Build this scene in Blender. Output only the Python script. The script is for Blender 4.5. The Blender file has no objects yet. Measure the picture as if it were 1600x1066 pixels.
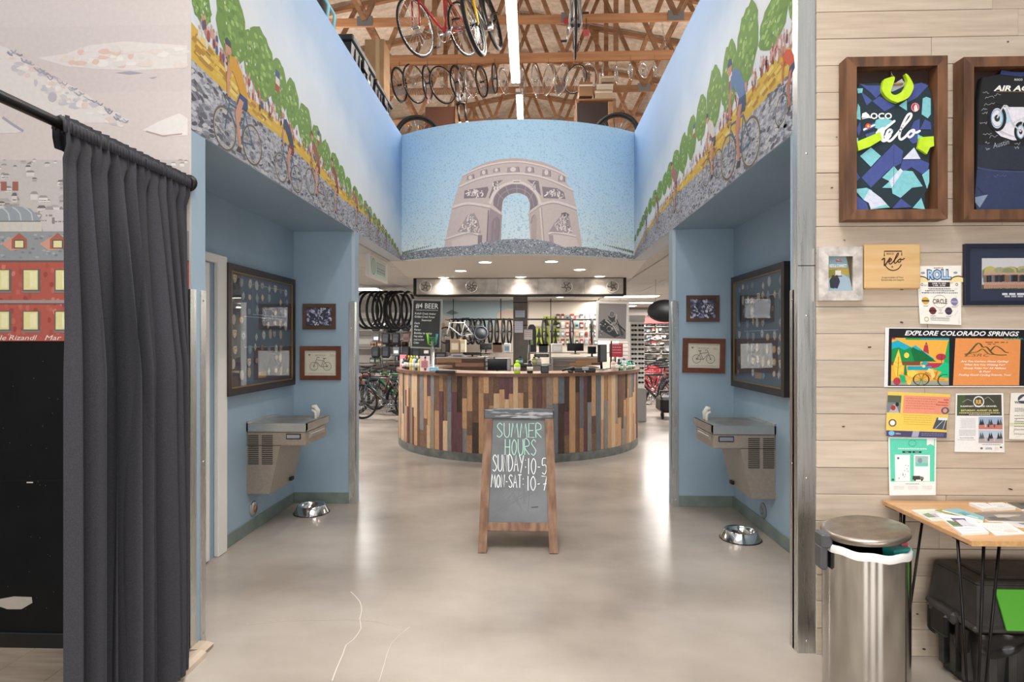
import bpy, math, random
from mathutils import Vector, Matrix
from mathutils.geometry import tessellate_polygon
random.seed(7)
SC = bpy.context.scene
COL = SC.collection
# ---------------------------------------------------------------- camera, world, lights, exposure
HCAM, FPX, YAW = 1.5, 900.0, math.atan(30 / 900.0)
cam_d = bpy.data.cameras.new('camera'); cam_d.sensor_width = 36; cam_d.lens = 36 * FPX / 1600
cam_d.clip_start = .05
cam = bpy.data.objects.new('camera', cam_d); COL.objects.link(cam)
cam.location = (0, 0, HCAM); cam.rotation_euler = (math.pi / 2, 0, YAW)
SC.camera = cam
W = bpy.data.worlds.new('world'); SC.world = W; W.use_nodes = True
W.node_tree.nodes['Background'].inputs[0].default_value = (1, .975, .95, 1)
W.node_tree.nodes['Background'].inputs[1].default_value = .58
vs = SC.view_settings
vs.view_transform = 'Standard'; vs.look = 'None'; vs.gamma = 1; vs.use_curve_mapping = False
vs.exposure = 0.3

def area(name, loc, size, power, direction=(0, 0, -1), col=(1, .97, .94), shape='RECTANGLE'):
    d = bpy.data.lights.new(name, 'AREA'); d.shape = shape; d.size = size[0]
    if shape == 'RECTANGLE': d.size_y = size[1]
    d.energy = power; d.color = col
    o = bpy.data.objects.new(name, d); COL.objects.link(o); o.location = loc
    o.rotation_euler = Vector(direction).to_track_quat('-Z', 'Y').to_euler()
    return o
# lobby: big window wall behind the photographer, ceiling light above, and an added lamp for the floor
for wx in (-2.2, .1, 2.3): area('lobby_window_light', (wx, -4.2, 1.7), (1.3, 2.6), 70, (0, 1, 0), (1, .98, .96))
area('lobby_ceiling_light', (-.6, .6, 5.2), (4, 1.6), 80, (0, .18, -1))
lf = area('lobby_floor_fill', (-.1, 1.5, 4.8), (2.2, 1.2), 62); lf.data.spread = math.radians(85)  # unseen narrow lamp added to brighten the front lobby floor
# the open well under the trusses: two strip lights, and an added one nearer, over the entrance
area('strip_and_fill_lamp', (-.2, 7.9, 5.42), (.12, 2.3), 45)
area('strip_and_fill_lamp', (-.2, 3.9, 5.6), (.12, 2.3), 22)  # belongs to the added entrance strip, brightens the curved mural
area('strip_and_fill_lamp', (-.2, 12.8, 6.3), (.12, 2.3), 30)
# unseen point lamps added to brighten the trusses and the roof deck
for x, y in ((-4.6, 8.8), (4.4, 8.8), (-4.6, 13.0), (4.4, 13.0), (-.2, 16.5)):
    d = bpy.data.lights.new('roof_fill_lamp', 'POINT'); d.energy = 190; d.shadow_soft_size = .25; d.color = (1, .93, .86)
    o = bpy.data.objects.new('roof_fill_lamp', d); COL.objects.link(o); o.location = (x, y, 5.7)
# shop floor: ceiling troffers left, right and over the workshop
for lx, ly, e in ((-3.3, 7.6, 70), (-3.6, 11.2, 90), (2.9, 8.2, 60), (3.2, 12.0, 80), (3.6, 16.5, 90), (-.4, 12.7, 75), (2.0, 14, 60)):
    area('troffer_lamp', (lx, ly, 2.47), (1.1, .55), e, (0, 0, -1), (1, .96, .92))

# ---------------------------------------------------------------- helpers
def lin(c):
    c = c / 255.0
    return c / 12.92 if c <= .04045 else ((c + .055) / 1.055) ** 2.4
def S(h):
    h = h.lstrip('#'); return tuple(lin(int(h[i:i + 2], 16)) for i in (0, 2, 4)) + (1.0,)

def P(px, py, axis, val):
    """photo pixel -> point on the plane axis = val (z_up, metres)"""
    a = (px - 800) / FPX; b = (533 - py) / FPX
    c, s = math.cos(YAW), math.sin(YAW)
    d = (-s + a * c, c + a * s, b)
    i = 'xyz'.index(axis); o = (0, 0, HCAM)
    t = (val - o[i]) / d[i]
    return Vector((d[0] * t, d[1] * t, HCAM + d[2] * t))

MATS = {}
def mat(name, col, rough=.5, metal=0.0, col2=None, scale=6, stretch=(1, 1, 1), detail=5, bump=0, bscale=None,
        emit=0, spread=(.35, .65), rnd=0.0, spec=.5, coat=0, rvar=0):
    if name in MATS: return MATS[name]
    m = bpy.data.materials.new(name); m.use_nodes = True; N = m.node_tree.nodes; L = m.node_tree.links
    b = N['Principled BSDF']; c1 = S(col)
    b.inputs['Base Color'].default_value = c1; b.inputs['Roughness'].default_value = rough
    b.inputs['Metallic'].default_value = metal; b.inputs['Specular IOR Level'].default_value = spec
    b.inputs['Coat Weight'].default_value = coat
    if emit:
        b.inputs['Emission Color'].default_value = c1; b.inputs['Emission Strength'].default_value = emit
    m.diffuse_color = c1
    if col2 or bump or rnd or rvar:
        tc = N.new('ShaderNodeTexCoord'); mp = N.new('ShaderNodeMapping'); mp.inputs['Scale'].default_value = stretch
        oi = N.new('ShaderNodeObjectInfo'); ad = N.new('ShaderNodeVectorMath'); ad.operation = 'ADD'
        mu = N.new('ShaderNodeMath'); mu.operation = 'MULTIPLY'; mu.inputs[1].default_value = 37.0
        L.new(oi.outputs['Random'], mu.inputs[0]); L.new(tc.outputs['Object'], ad.inputs[0]); L.new(mu.outputs[0], ad.inputs[1])
        L.new(ad.outputs[0], mp.inputs[0])
        nz = N.new('ShaderNodeTexNoise'); nz.inputs['Scale'].default_value = scale; nz.inputs['Detail'].default_value = detail
        L.new(mp.outputs[0], nz.inputs[0])
        out = None
        if col2:
            r = N.new('ShaderNodeValToRGB'); r.color_ramp.elements[0].position = spread[0]; r.color_ramp.elements[1].position = spread[1]
            r.color_ramp.elements[0].color = c1; r.color_ramp.elements[1].color = S(col2)
            L.new(nz.outputs[0], r.inputs[0]); out = r.outputs[0]
        if rnd:
            hs = N.new('ShaderNodeHueSaturation'); mr = N.new('ShaderNodeMapRange')
            mr.inputs[3].default_value = 1 - rnd; mr.inputs[4].default_value = 1 + rnd
            L.new(oi.outputs['Random'], mr.inputs[0]); L.new(mr.outputs[0], hs.inputs['Value'])
            if out: L.new(out, hs.inputs['Color'])
            else: hs.inputs['Color'].default_value = c1
            out = hs.outputs[0]
        if out: L.new(out, b.inputs['Base Color'])
        if rvar:
            mr2 = N.new('ShaderNodeMapRange'); mr2.inputs[1].default_value = .3; mr2.inputs[2].default_value = .7
            mr2.inputs[3].default_value = rough - rvar; mr2.inputs[4].default_value = rough + rvar
            L.new(nz.outputs[0], mr2.inputs[0]); L.new(mr2.outputs[0], b.inputs['Roughness'])
        if bump:
            bp = N.new('ShaderNodeBump'); bp.inputs['Strength'].default_value = bump; bp.inputs['Distance'].default_value = .01
            if bscale:
                n2 = N.new('ShaderNodeTexNoise'); n2.inputs['Scale'].default_value = bscale; L.new(mp.outputs[0], n2.inputs[0]); L.new(n2.outputs[0], bp.inputs['Height'])
            else: L.new(nz.outputs[0], bp.inputs['Height'])
            L.new(bp.outputs[0], b.inputs['Normal'])
    MATS[name] = m; return m

def paint_mat(name, rough=.6, noise=.12, scale=60):
    m = bpy.data.materials.new(name); m.use_nodes = True; N = m.node_tree.nodes; L = m.node_tree.links
    b = N['Principled BSDF']; b.inputs['Roughness'].default_value = rough
    at = N.new('ShaderNodeAttribute'); at.attribute_name = 'Col'
    tc = N.new('ShaderNodeTexCoord'); nz = N.new('ShaderNodeTexNoise'); nz.inputs['Scale'].default_value = scale
    L.new(tc.outputs['Object'], nz.inputs[0])
    mr = N.new('ShaderNodeMapRange'); mr.inputs[1].default_value = .3; mr.inputs[2].default_value = .7
    mr.inputs[3].default_value = 1 - noise; mr.inputs[4].default_value = 1 + noise
    hs = N.new('ShaderNodeHueSaturation'); L.new(nz.outputs[0], mr.inputs[0]); L.new(mr.outputs[0], hs.inputs['Value'])
    L.new(at.outputs['Color'], hs.inputs['Color']); L.new(hs.outputs[0], b.inputs['Base Color'])
    MATS[name] = m; return m
M_PAINT = paint_mat('brushed_wall_paint', .7, .035, 45)
M_PRINT = paint_mat('printed_paper_ink', .45, .03, 90)
M_FABPRINT = paint_mat('printed_jersey_fabric', .75, .08, 70)

def glass_mat(name, tint='#ffffff', refl=1.0, rough=.02):
    m = bpy.data.materials.new(name); m.use_nodes = True; N = m.node_tree.nodes; L = m.node_tree.links
    N.remove(N['Principled BSDF']); out = N['Material Output']
    t = N.new('ShaderNodeBsdfTransparent'); t.inputs[0].default_value = S(tint)
    g = N.new('ShaderNodeBsdfGlossy'); g.inputs['Roughness'].default_value = rough
    f = N.new('ShaderNodeLayerWeight'); pw = N.new('ShaderNodeMath'); pw.operation = 'POWER'; pw.inputs[1].default_value = 4
    mu = N.new('ShaderNodeMath'); mu.operation = 'MULTIPLY_ADD'; mu.inputs[1].default_value = .8 * refl; mu.inputs[2].default_value = .05 * refl; mu.use_clamp = True
    mx = N.new('ShaderNodeMixShader'); L.new(f.outputs['Facing'], pw.inputs[0]); L.new(pw.outputs[0], mu.inputs[0]); L.new(mu.outputs[0], mx.inputs[0])
    L.new(t.outputs[0], mx.inputs[1]); L.new(g.outputs[0], mx.inputs[2]); L.new(mx.outputs[0], out.inputs[0])
    MATS[name] = m; return m
M_GLASS = glass_mat('picture_glass')

class MB:
    def __init__(s): s.V = []; s.F = []; s.M = []; s.SM = []
    def add(s, vs, fs, m=0, sm=False, X=None):
        k = len(s.V)
        s.V += [tuple(X @ Vector(v)) if X is not None else tuple(v) for v in vs]
        for f in fs:
            s.F.append(tuple(i + k for i in f)); s.M.append(m); s.SM.append(sm)
        return s
    def box(s, lo, hi, m=0, X=None):
        (a, b, c), (d, e, f) = lo, hi
        return s.add([(a, b, c), (d, b, c), (d, e, c), (a, e, c), (a, b, f), (d, b, f), (d, e, f), (a, e, f)],
                     [(0, 3, 2, 1), (4, 5, 6, 7), (0, 1, 5, 4), (1, 2, 6, 5), (2, 3, 7, 6), (3, 0, 4, 7)], m, False, X)
    def cbox(s, lo, hi, b=.004, m=0, X=None):
        """box with chamfered edges"""
        b = min(b, *(abs(hi[i] - lo[i]) * .45 for i in range(3)))
        V = []; idx = {}
        for sx in (0, 1):
            for sy in (0, 1):
                for sz in (0, 1):
                    sg = (sx, sy, sz)
                    for k in range(3):
                        p = [lo[i] + b if sg[i] == 0 else hi[i] - b for i in range(3)]
                        p[k] = lo[k] if sg[k] == 0 else hi[k]
                        idx[(sg, k)] = len(V); V.append(tuple(p))
        F = []
        for k in range(3):
            u, v = (k + 1) % 3, (k + 2) % 3
            for sd in (0, 1):
                q = []
                for (i, j) in ((0, 0), (1, 0), (1, 1), (0, 1)):
                    g = [0, 0, 0]; g[k] = sd; g[u] = i; g[v] = j; q.append(idx[(tuple(g), k)])
                F.append(tuple(q if sd else q[::-1]))
            for i in (0, 1):
                for j in (0, 1):
                    g0 = [0, 0, 0]; g0[u] = i; g0[v] = j; g1 = list(g0); g1[k] = 1
                    q = [idx[(tuple(g0), u)], idx[(tuple(g1), u)], idx[(tuple(g1), v)], idx[(tuple(g0), v)]]
                    F.append(tuple(q if i == j else q[::-1]))
        for sx in (0, 1):
            for sy in (0, 1):
                for sz in (0, 1):
                    t = [idx[((sx, sy, sz), k)] for k in range(3)]
                    F.append(tuple(t if (sx + sy + sz) % 2 else t[::-1]))
        return s.add(V, F, m, False, X)
    def tube(s, pts, r, n=8, closed=False, m=0, sm=True, X=None):
        pts = [Vector(p) for p in pts]; k = len(pts)
        rs = r if isinstance(r, (list, tuple)) else [r] * k
        T = []
        for i in range(k):
            if closed: t = pts[(i + 1) % k] - pts[i - 1]
            else: t = pts[min(i + 1, k - 1)] - pts[max(i - 1, 0)]
            T.append(t.normalized() if t.length > 1e-9 else Vector((0, 0, 1)))
        u = T[0].orthogonal().normalized(); V = []; F = []
        for i in range(k):
            u = (u - T[i] * u.dot(T[i]))
            u = u.normalized() if u.length > 1e-6 else T[i].orthogonal().normalized()
            w = T[i].cross(u)
            for j in range(n):
                q = 2 * math.pi * j / n
                V.append(pts[i] + (u * math.cos(q) + w * math.sin(q)) * rs[i])
        for i in range(k if closed else k - 1):
            i2 = (i + 1) % k
            for j in range(n):
                j2 = (j + 1) % n; F.append((i * n + j, i * n + j2, i2 * n + j2, i2 * n + j))
        if not closed:
            F.append(tuple(range(n))[::-1]); F.append(tuple((k - 1) * n + j for j in range(n)))
        return s.add(V, F, m, sm, X)
    def lathe(s, prof, n=24, m=0, sm=True, X=None, sx=1, sy=1):
        V = []; F = []
        for (r, z) in prof:
            for j in range(n):
                q = 2 * math.pi * j / n; V.append((r * math.cos(q) * sx, r * math.sin(q) * sy, z))
        for i in range(len(prof) - 1):
            for j in range(n):
                j2 = (j + 1) % n; F.append((i * n + j, i * n + j2, (i + 1) * n + j2, (i + 1) * n + j))
        if prof[0][0] > 1e-6: F.append(tuple(range(n))[::-1])
        if prof[-1][0] > 1e-6: F.append(tuple((len(prof) - 1) * n + j for j in range(n)))
        return s.add(V, F, m, sm, X)
    def torus(s, R, r, N=28, n=6, m=0, X=None, sq=1.0):
        """ring about the y axis"""
        V = []; F = []
        for i in range(N):
            a = 2 * math.pi * i / N
            for j in range(n):
                b = 2 * math.pi * j / n; rr = R + r * math.cos(b)
                V.append((rr * math.cos(a), r * sq * math.sin(b), rr * math.sin(a)))
        for i in range(N):
            for j in range(n):
                i2 = (i + 1) % N; j2 = (j + 1) % n
                F.append((i * n + j, i2 * n + j, i2 * n + j2, i * n + j2))
        return s.add(V, F, m, True, X)
    def prism(s, poly, h0, h1, f=None, m=0, X=None):
        f = f or (lambda u, v, h: (u, v, h)); n = len(poly)
        V = [f(u, v, h0) for u, v in poly] + [f(u, v, h1) for u, v in poly]
        tri = tessellate_polygon([[Vector((u, v, 0)) for u, v in poly]])
        F = [tuple(t) for t in tri] + [tuple(i + n for i in t[::-1]) for t in tri]
        F += [(i, (i + 1) % n, (i + 1) % n + n, i + n) for i in range(n)]
        return s.add(V, F, m, False, X)
    def grid(s, fn, nu, nv, m=0, sm=True, X=None):
        V = [fn(i / nu, j / nv) for j in range(nv + 1) for i in range(nu + 1)]
        F = [(j * (nu + 1) + i, j * (nu + 1) + i + 1, (j + 1) * (nu + 1) + i + 1, (j + 1) * (nu + 1) + i) for j in range(nv) for i in range(nu)]
        return s.add(V, F, m, sm, X)
    def mesh(s, name, mats):
        me = bpy.data.meshes.new(name); me.from_pydata(s.V, [], s.F)
        for m in (mats if isinstance(mats, (list, tuple)) else [mats]): me.materials.append(m)
        me.polygons.foreach_set('material_index', s.M); me.polygons.foreach_set('use_smooth', s.SM)
        me.update(); return me
    def build(s, name, mats, parent=None, loc=None):
        return link(name, s.mesh(name, mats), parent, loc)

def link(name, data, parent=None, loc=None, rot=None, scale=None):
    o = bpy.data.objects.new(name, data); COL.objects.link(o)
    if parent: o.parent = parent
    if loc is not None: o.location = loc
    if rot is not None: o.rotation_euler = rot
    if scale is not None: o.scale = scale
    return o
def tag(o, label=None, cat=None, group=None, kind=None):
    if label: o['label'] = label
    if cat: o['category'] = cat
    if group: o['group'] = group
    if kind: o['kind'] = kind
    return o
def thing(name, label, cat, loc=(0, 0, 0), rz=0, group=None):
    o = link(name, None, None, loc, (0, 0, rz)); o.empty_display_size = .1
    return tag(o, label, cat, group)
def struct(name, mb, mats, parent=None, loc=None):
    o = mb.build(name, mats, parent, loc)
    if not parent: o['kind'] = 'structure'
    return o
KIDS = {}
def dup(root, label=None, group=None, loc=None, rot=None, scale=None, mtx=None):
    if root not in KIDS: KIDS[root] = [(c, list(c.children)) for c in root.children]
    r = root.copy(); COL.objects.link(r)
    if label: r['label'] = label
    if group: r['group'] = group
    if mtx is not None: r.matrix_world = mtx
    if loc is not None: r.location = loc
    if rot is not None: r.rotation_euler = rot
    if scale is not None: r.scale = scale if isinstance(scale, (tuple, list)) else (scale,) * 3
    for c, gs in KIDS[root]:
        d = c.copy(); COL.objects.link(d); d.parent = r
        for g in gs:
            e = g.copy(); COL.objects.link(e); e.parent = d
    return r
def frame_mtx(x, y, z, o):
    m = Matrix.Identity(4)
    for i, v in enumerate((x, y, z)): m.col[i] = (*v, 0)
    m.col[3] = (*o, 1); return m
ORD = ['first', 'second', 'third', 'fourth', 'fifth', 'sixth', 'seventh', 'eighth', 'ninth', 'tenth', 'eleventh', 'twelfth', 'thirteenth',
       'fourteenth', 'fifteenth', 'sixteenth', 'seventeenth', 'eighteenth', 'nineteenth', 'twentieth']

# flat print and paint: coloured 2D shapes laid on a real surface
_fonts = {}
def font_tris(text, shear=0.0, bold=0.0):
    k = (text, shear, bold)
    if k not in _fonts:
        cu = bpy.data.curves.new('type', 'FONT'); cu.body = text; cu.shear = shear; cu.offset = bold; cu.resolution_u = 2
        ob = bpy.data.objects.new('type', cu); me = ob.to_mesh()
        vs = [(v.co.x, v.co.y) for v in me.vertices]; fs = [tuple(p.vertices) for p in me.polygons]
        ob.to_mesh_clear(); bpy.data.objects.remove(ob); bpy.data.curves.remove(cu)
        _fonts[k] = (vs, fs)
    return _fonts[k]
def ell(cx, cy, rx, ry=None, n=14, a0=0, a1=360, rot=0):
    ry = rx if ry is None else ry; c, s = math.cos(math.radians(rot)), math.sin(math.radians(rot)); out = []
    full = abs(a1 - a0) >= 360
    for i in range(n if full else n + 1):
        q = math.radians(a0 + (a1 - a0) * i / n); x, y = rx * math.cos(q), ry * math.sin(q)
        out.append((cx + x * c - y * s, cy + x * s + y * c))
    return out
def smooth(pts, k=5):
    out = []; n = len(pts)
    for i in range(n - 1):
        p0, p1, p2, p3 = pts[max(i - 1, 0)], pts[i], pts[i + 1], pts[min(i + 2, n - 1)]
        for j in range(k):
            t = j / k
            out.append(tuple(.5 * (2 * p1[d] + (p2[d] - p0[d]) * t + (2 * p0[d] - 5 * p1[d] + 4 * p2[d] - p3[d]) * t * t + (3 * p1[d] - p0[d] - 3 * p2[d] + p3[d]) * t ** 3) for d in (0, 1)))
    out.append(tuple(pts[-1])); return out
class Canvas:
    lim = 0; axis = 0; gain = 1.0
    def __init__(s, f=None, dz=.0004, tr=None, lim=0, axis=0):
        s.lim = lim or s.lim; s.axis = axis
        s.f = f or (lambda u, v, h: (u, v, h)); s.V = []; s.F = []; s.C = []; s.MI = []; s.dz = dz; s.k = 0; s.tr = tr
    def _put(s, vs, fs, col, lv, m=0):
        s.k += 1; h = s.dz * lv + (s.k % 60) * s.dz * .012; k = len(s.V)
        if s.tr: vs = [s.tr(*v) for v in vs]
        if s.lim: vs, fs = s.split(vs, fs)
        s.V += [tuple(s.f(u, v, h)) for u, v in vs]; c = S(col) if isinstance(col, str) else col; c = tuple(v * s.gain for v in c[:3]) + (1.0,)
        for f in fs: s.F.append(tuple(i + k for i in f)); s.C.append(c); s.MI.append(m)
    def split(s, vs, fs):
        '''on a curved surface long triangles are split so that the print follows the curve'''
        V = list(vs); out = []; st = []; ax = s.axis
        for f in fs: st += [f] if len(f) == 3 else [(f[0], f[1], f[2]), (f[0], f[2], f[3])]
        while st:
            f = st.pop(); d, i = max((abs(V[f[i]][ax] - V[f[(i + 1) % 3]][ax]), i) for i in range(3))
            if d > s.lim:
                a, b, c = f[i], f[(i + 1) % 3], f[(i + 2) % 3]
                V.append(((V[a][0] + V[b][0]) / 2, (V[a][1] + V[b][1]) / 2)); k = len(V) - 1; st += [(a, k, c), (k, b, c)]
            else: out.append(f)
        return V, out
    def poly(s, pts, col, lv=1, m=0):
        if len(pts) < 3: return s
        if len(pts) == 3: fs = [(0, 1, 2)]
        else: fs = [tuple(t) for t in tessellate_polygon([[Vector((p[0], p[1], 0)) for p in pts]])]
        s._put(pts, fs, col, lv, m); return s
    def rect(s, x0, y0, x1, y1, col, lv=1, m=0): return s.poly([(x0, y0), (x1, y0), (x1, y1), (x0, y1)], col, lv, m)
    def line(s, pts, w, col, lv=2, closed=False, sm=0, rd=False):
        if sm: pts = smooth(pts, sm)
        if rd:
            for p in pts: s.poly(ell(p[0], p[1], w / 2, n=9), col, lv)
        n = len(pts); L = []; R = []
        for i in range(n):
            a = pts[(i - 1) % n] if closed else pts[max(i - 1, 0)]; b = pts[(i + 1) % n] if closed else pts[min(i + 1, n - 1)]
            dx, dy = b[0] - a[0], b[1] - a[1]; d = math.hypot(dx, dy) or 1
            ww = w[i] if isinstance(w, list) else w
            L.append((pts[i][0] - dy / d * ww / 2, pts[i][1] + dx / d * ww / 2)); R.append((pts[i][0] + dy / d * ww / 2, pts[i][1] - dx / d * ww / 2))
        fs = [(i, (i + 1) % n, (i + 1) % n + n, i + n) for i in range(n if closed else n - 1)]
        s._put(L + R, fs, col, lv); return s
    def ring(s, cx, cy, rx, ry, w, col, lv=2, n=20): return s.line(ell(cx, cy, rx, ry, n), w, col, lv, True)
    def text(s, t, x, y, h, col, lv=3, al='c', shear=0, bold=0, width=None, up=1, ang=0):
        vs, fs = font_tris(t, shear, bold)
        if not vs: return s
        x0 = min(v[0] for v in vs); x1 = max(v[0] for v in vs); k = h / .69
        kx = width / (x1 - x0) if width else k
        ox = {'l': x0, 'c': (x0 + x1) / 2, 'r': x1}[al]; c, sn = math.cos(ang), math.sin(ang)
        pts = [((vx - ox) * kx, vy * k * up) for vx, vy in vs]
        s._put([(x + px * c - py * sn, y + px * sn + py * c) for px, py in pts], fs, col, lv); return s
    def greek(s, x0, x1, y, h, col, lv=2, n=None):
        """a line of print too small to read"""
        x = x0
        while x < x1:
            w = random.uniform(.6, 2.2) * abs(h) * 1.6; e = min(x + w, x1); s.rect(x, y, e, y + h, col, lv); x = e + abs(h) * .7
        return s
    def build(s, name, parent=None, mats=None):
        me = bpy.data.meshes.new(name); me.from_pydata(s.V, [], s.F)
        for m in (mats or [M_PRINT]): me.materials.append(m)
        me.polygons.foreach_set('material_index', s.MI)
        at = me.color_attributes.new('Col', 'FLOAT_COLOR', 'CORNER'); buf = []
        for f, c in zip(s.F, s.C): buf += list(c) * len(f)
        at.data.foreach_set('color', buf); me.update()
        return link(name, me, parent)
# single-stroke chalk letters on a 0..1 x 0..1 cell
CH = {'A': [[(0, 0), (.5, 1), (1, 0)], [(.2, .4), (.8, .4)]], 'B': [[(0, 0), (0, 1), (.7, .95), (.75, .6), (0, .5), (.85, .45), (.9, .1), (0, 0)]],
      'D': [[(0, 0), (0, 1), (.6, .9), (.95, .5), (.6, .1), (0, 0)]], 'E': [[(1, 1), (0, 1), (0, 0), (1, 0)], [(0, .5), (.8, .5)]],
      'F': [[(1, 1), (0, 1), (0, 0)], [(0, .5), (.7, .5)]], 'H': [[(0, 0), (0, 1)], [(.9, 0), (.9, 1)], [(0, .5), (.9, .5)]],
      'M': [[(0, 0), (.2, 1), (.5, .3), (.8, 1), (1, 0)]], 'N': [[(0, 0), (0, 1), (.9, 0), (.9, 1)]],
      'O': [[(.5, 1), (.12, .75), (.08, .3), (.5, 0), (.9, .3), (.9, .75), (.5, 1)]], 'P': [[(0, 0), (0, 1), (.8, .9), (.8, .55), (0, .45)]],
      'R': [[(0, 0), (0, 1), (.8, .9), (.8, .6), (0, .48), (.95, 0)]], 'S': [[(.95, .85), (.5, 1), (.08, .78), (.5, .52), (.95, .25), (.5, 0), (.02, .12)]],
      'T': [[(0, 1), (1, 1)], [(.5, 1), (.5, 0)]], 'U': [[(0, 1), (.05, .25), (.5, 0), (.95, .25), (.95, 1)]], 'Y': [[(0, 1), (.5, .5)], [(1, 1), (.3, -.1)]],
      'I': [[(.5, 0), (.5, 1)]], '1': [[(.5, 0), (.5, 1)]], '0': [[(.5, 1), (.12, .75), (.08, .3), (.5, 0), (.9, .3), (.9, .75), (.5, 1)]],
      '5': [[(.95, 1), (.2, 1), (.12, .55), (.7, .6), (.95, .3), (.6, 0), (.05, .08)]], '7': [[(0, 1), (1, 1), (.45, 0)], [(.3, .45), (.95, .5)]],
      '-': [[(.1, .45), (.9, .45)]], ':': [[(.4, .72), (.6, .66)], [(.4, .3), (.6, .24)]], '4': [[(.7, 0), (.7, 1), (0, .35), (1, .35)]], 'L': [[(0, 1), (0, 0), (.9, 0)]]}
def chalk(cv, text, x0, x1, y0, h, w, col, lv=3, widths=None):
    ws = [{'I': .35, '1': .4, ':': .4, '-': .6, ' ': .5, 'M': 1.25}.get(c, 1) for c in text]; k = (x1 - x0) / (sum(ws) + .28 * (len(ws) - 1)); x = x0
    for c, ww in zip(text, ws):
        for st in CH.get(c, []):
            pts = [(x + p[0] * ww * k + random.uniform(-.02, .02) * k, y0 + p[1] * h + random.uniform(-.02, .02) * h) for p in st]
            cv.line(pts, w, col, lv, sm=3 if c in 'SOUDBPR0Y5' else 0)
        x += (ww + .28) * k
# ---------------------------------------------------------------- the building
XL, XR, AL, AR = -1.63, 1.28, -2.2, 1.83
SOF, TOP, YL, YR, YJL, YJR, YE, YE2, YM = 2.515, 4.09, 2.712, 2.815, 2.83, 2.89, 5.27, 5.40, 7.2
XC, YC, RC = -.175, 9.165, 2.445
M_BLUE = mat('dusty_blue_wall_paint', '#91a7b8', .55, col2='#98aebf', scale=2.5, bump=.04, bscale=120)
M_BLACKPAINT = mat('black_wall_paint', '#101011', .45, col2='#1a1a1b', scale=3)
M_STEEL = mat('brushed_stainless_steel', '#d6d7d5', .3, 1.0, col2='#c4c5c3', scale=14, stretch=(6, 6, .25), rvar=.05)
M_CHROME = mat('polished_steel', '#d8d8d6', .1, 1.0)
M_WHITE = mat('white_satin_paint', '#e9e6e0', .45)
M_RUBBER = mat('grey_green_rubber_base', '#6b7873', .55, col2='#7a867f', scale=8)
M_CONC = mat('polished_concrete', '#7a7067', .24, col2='#b9afa4', scale=.9, stretch=(1, 1.3, 1), detail=6, rvar=.03, spread=(.22, .78))
M_PINE = mat('pine_timber', '#c48f64', .6, col2='#a87650', scale=3, stretch=(.4, 6, 6))
M_PINEDARK = mat('aged_truss_timber', '#96704f', .65, col2='#7a573c', scale=3, stretch=(.6, 4, 4), rnd=.12)
M_DECK = mat('roof_sheathing_board', '#cfc3b5', .8, col2='#b3a592', scale=9, detail=8)
M_CEIL = mat('white_ceiling_tile', '#d6d4d0', .8, col2='#c9c7c3', scale=30, bump=.1)
M_SOFFIT = mat('white_soffit_paint', '#e0ddd8', .6)
M_METALDARK = mat('dark_steel', '#2c2a28', .45, .8)
M_BLACK = mat('black_plastic', '#131314', .4)
M_BLACKR = mat('black_rubber', '#0e0e0f', .7)

fl = struct('floor', MB().box((-9, -5, -.1), (9, 26, 0)), M_CONC)
# hairline cracks in the slab
ck = Canvas(lambda u, v, h: (u, v, .0006 + h))
pp = [P(x, y, 'z', 0) for x, y in ((548, 925), (562, 940), (565, 955), (562, 968), (564, 982), (552, 1000), (541, 1008), (536, 1022), (526, 1045), (519, 1064))]
ck.line([(p.x, p.y) for p in pp], .0045, '#c9bfb4', 1, sm=2)
pp = [P(x, y, 'z', 0) for x, y in ((385, 976), (440, 971), (500, 969), (562, 969), (600, 974), (628, 981))]
ck.line([(p.x, p.y) for p in pp], .003, '#bdb2a6', 1, sm=2)
pp = [P(x, y, 'z', 0) for x, y in ((640, 980), (612, 1005), (600, 1040), (592, 1066))]
ck.line([(p.x, p.y) for p in pp], .003, '#bdb2a6', 1, sm=2)
ck.build('hairline_crack', fl, [M_PRINT])

# front walls with the passage between them
wfl = struct('wall_front_left', MB().box((-6, YL, 0), (XL, YJL, 6)), M_BLUE)
wfr = struct('wall_front_right', MB().box((XR, YR, 0), (5, YJR, 6)), M_BLUE)
# pale wood planks on the right front wall, each its own board
M_PLANK = [mat('pale_washed_plank_%s' % n, a, .6, col2=b, scale=5, stretch=(.8, 9, 9), detail=9, bump=.12, rnd=.05, spread=(.25, .75)) for n, a, b in
           (('sand', '#b5a390', '#cdbca8'), ('grey', '#af9f8d', '#c8b8a6'), ('cream', '#bcab98', '#d2c2ae'))]
z = 0.0; r = 0
knots = Canvas(lambda u, v, h: (u, YR - .0165 - h, v))
while z < 3.7:
    x = XR + .084 - (0 if r % 2 else 0); first = True
    while x < 3.6:
        L_ = random.uniform(.35, 1.15) if first else random.uniform(1.0, 1.5); first = False
        x1 = min(x + L_, 3.7)
        d = random.uniform(.012, .016)
        MB().cbox((x + .0007, YR - d, z + .0007), (x1 - .0007, YR - .001, z + .1265), .0012).build('plank', random.choice(M_PLANK), wfr)
        if random.random() < .6:
            kx, kz = random.uniform(x, x1), z + random.uniform(.03, .1)
            knots.poly(ell(kx, kz, random.uniform(.004, .012), random.uniform(.002, .005), 9, rot=random.uniform(-20, 20)), '#5d4635', 1)
        x = x1
    z += .128; r += 1
knots.build('wood_knot', wfr, [M_PRINT])
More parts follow.
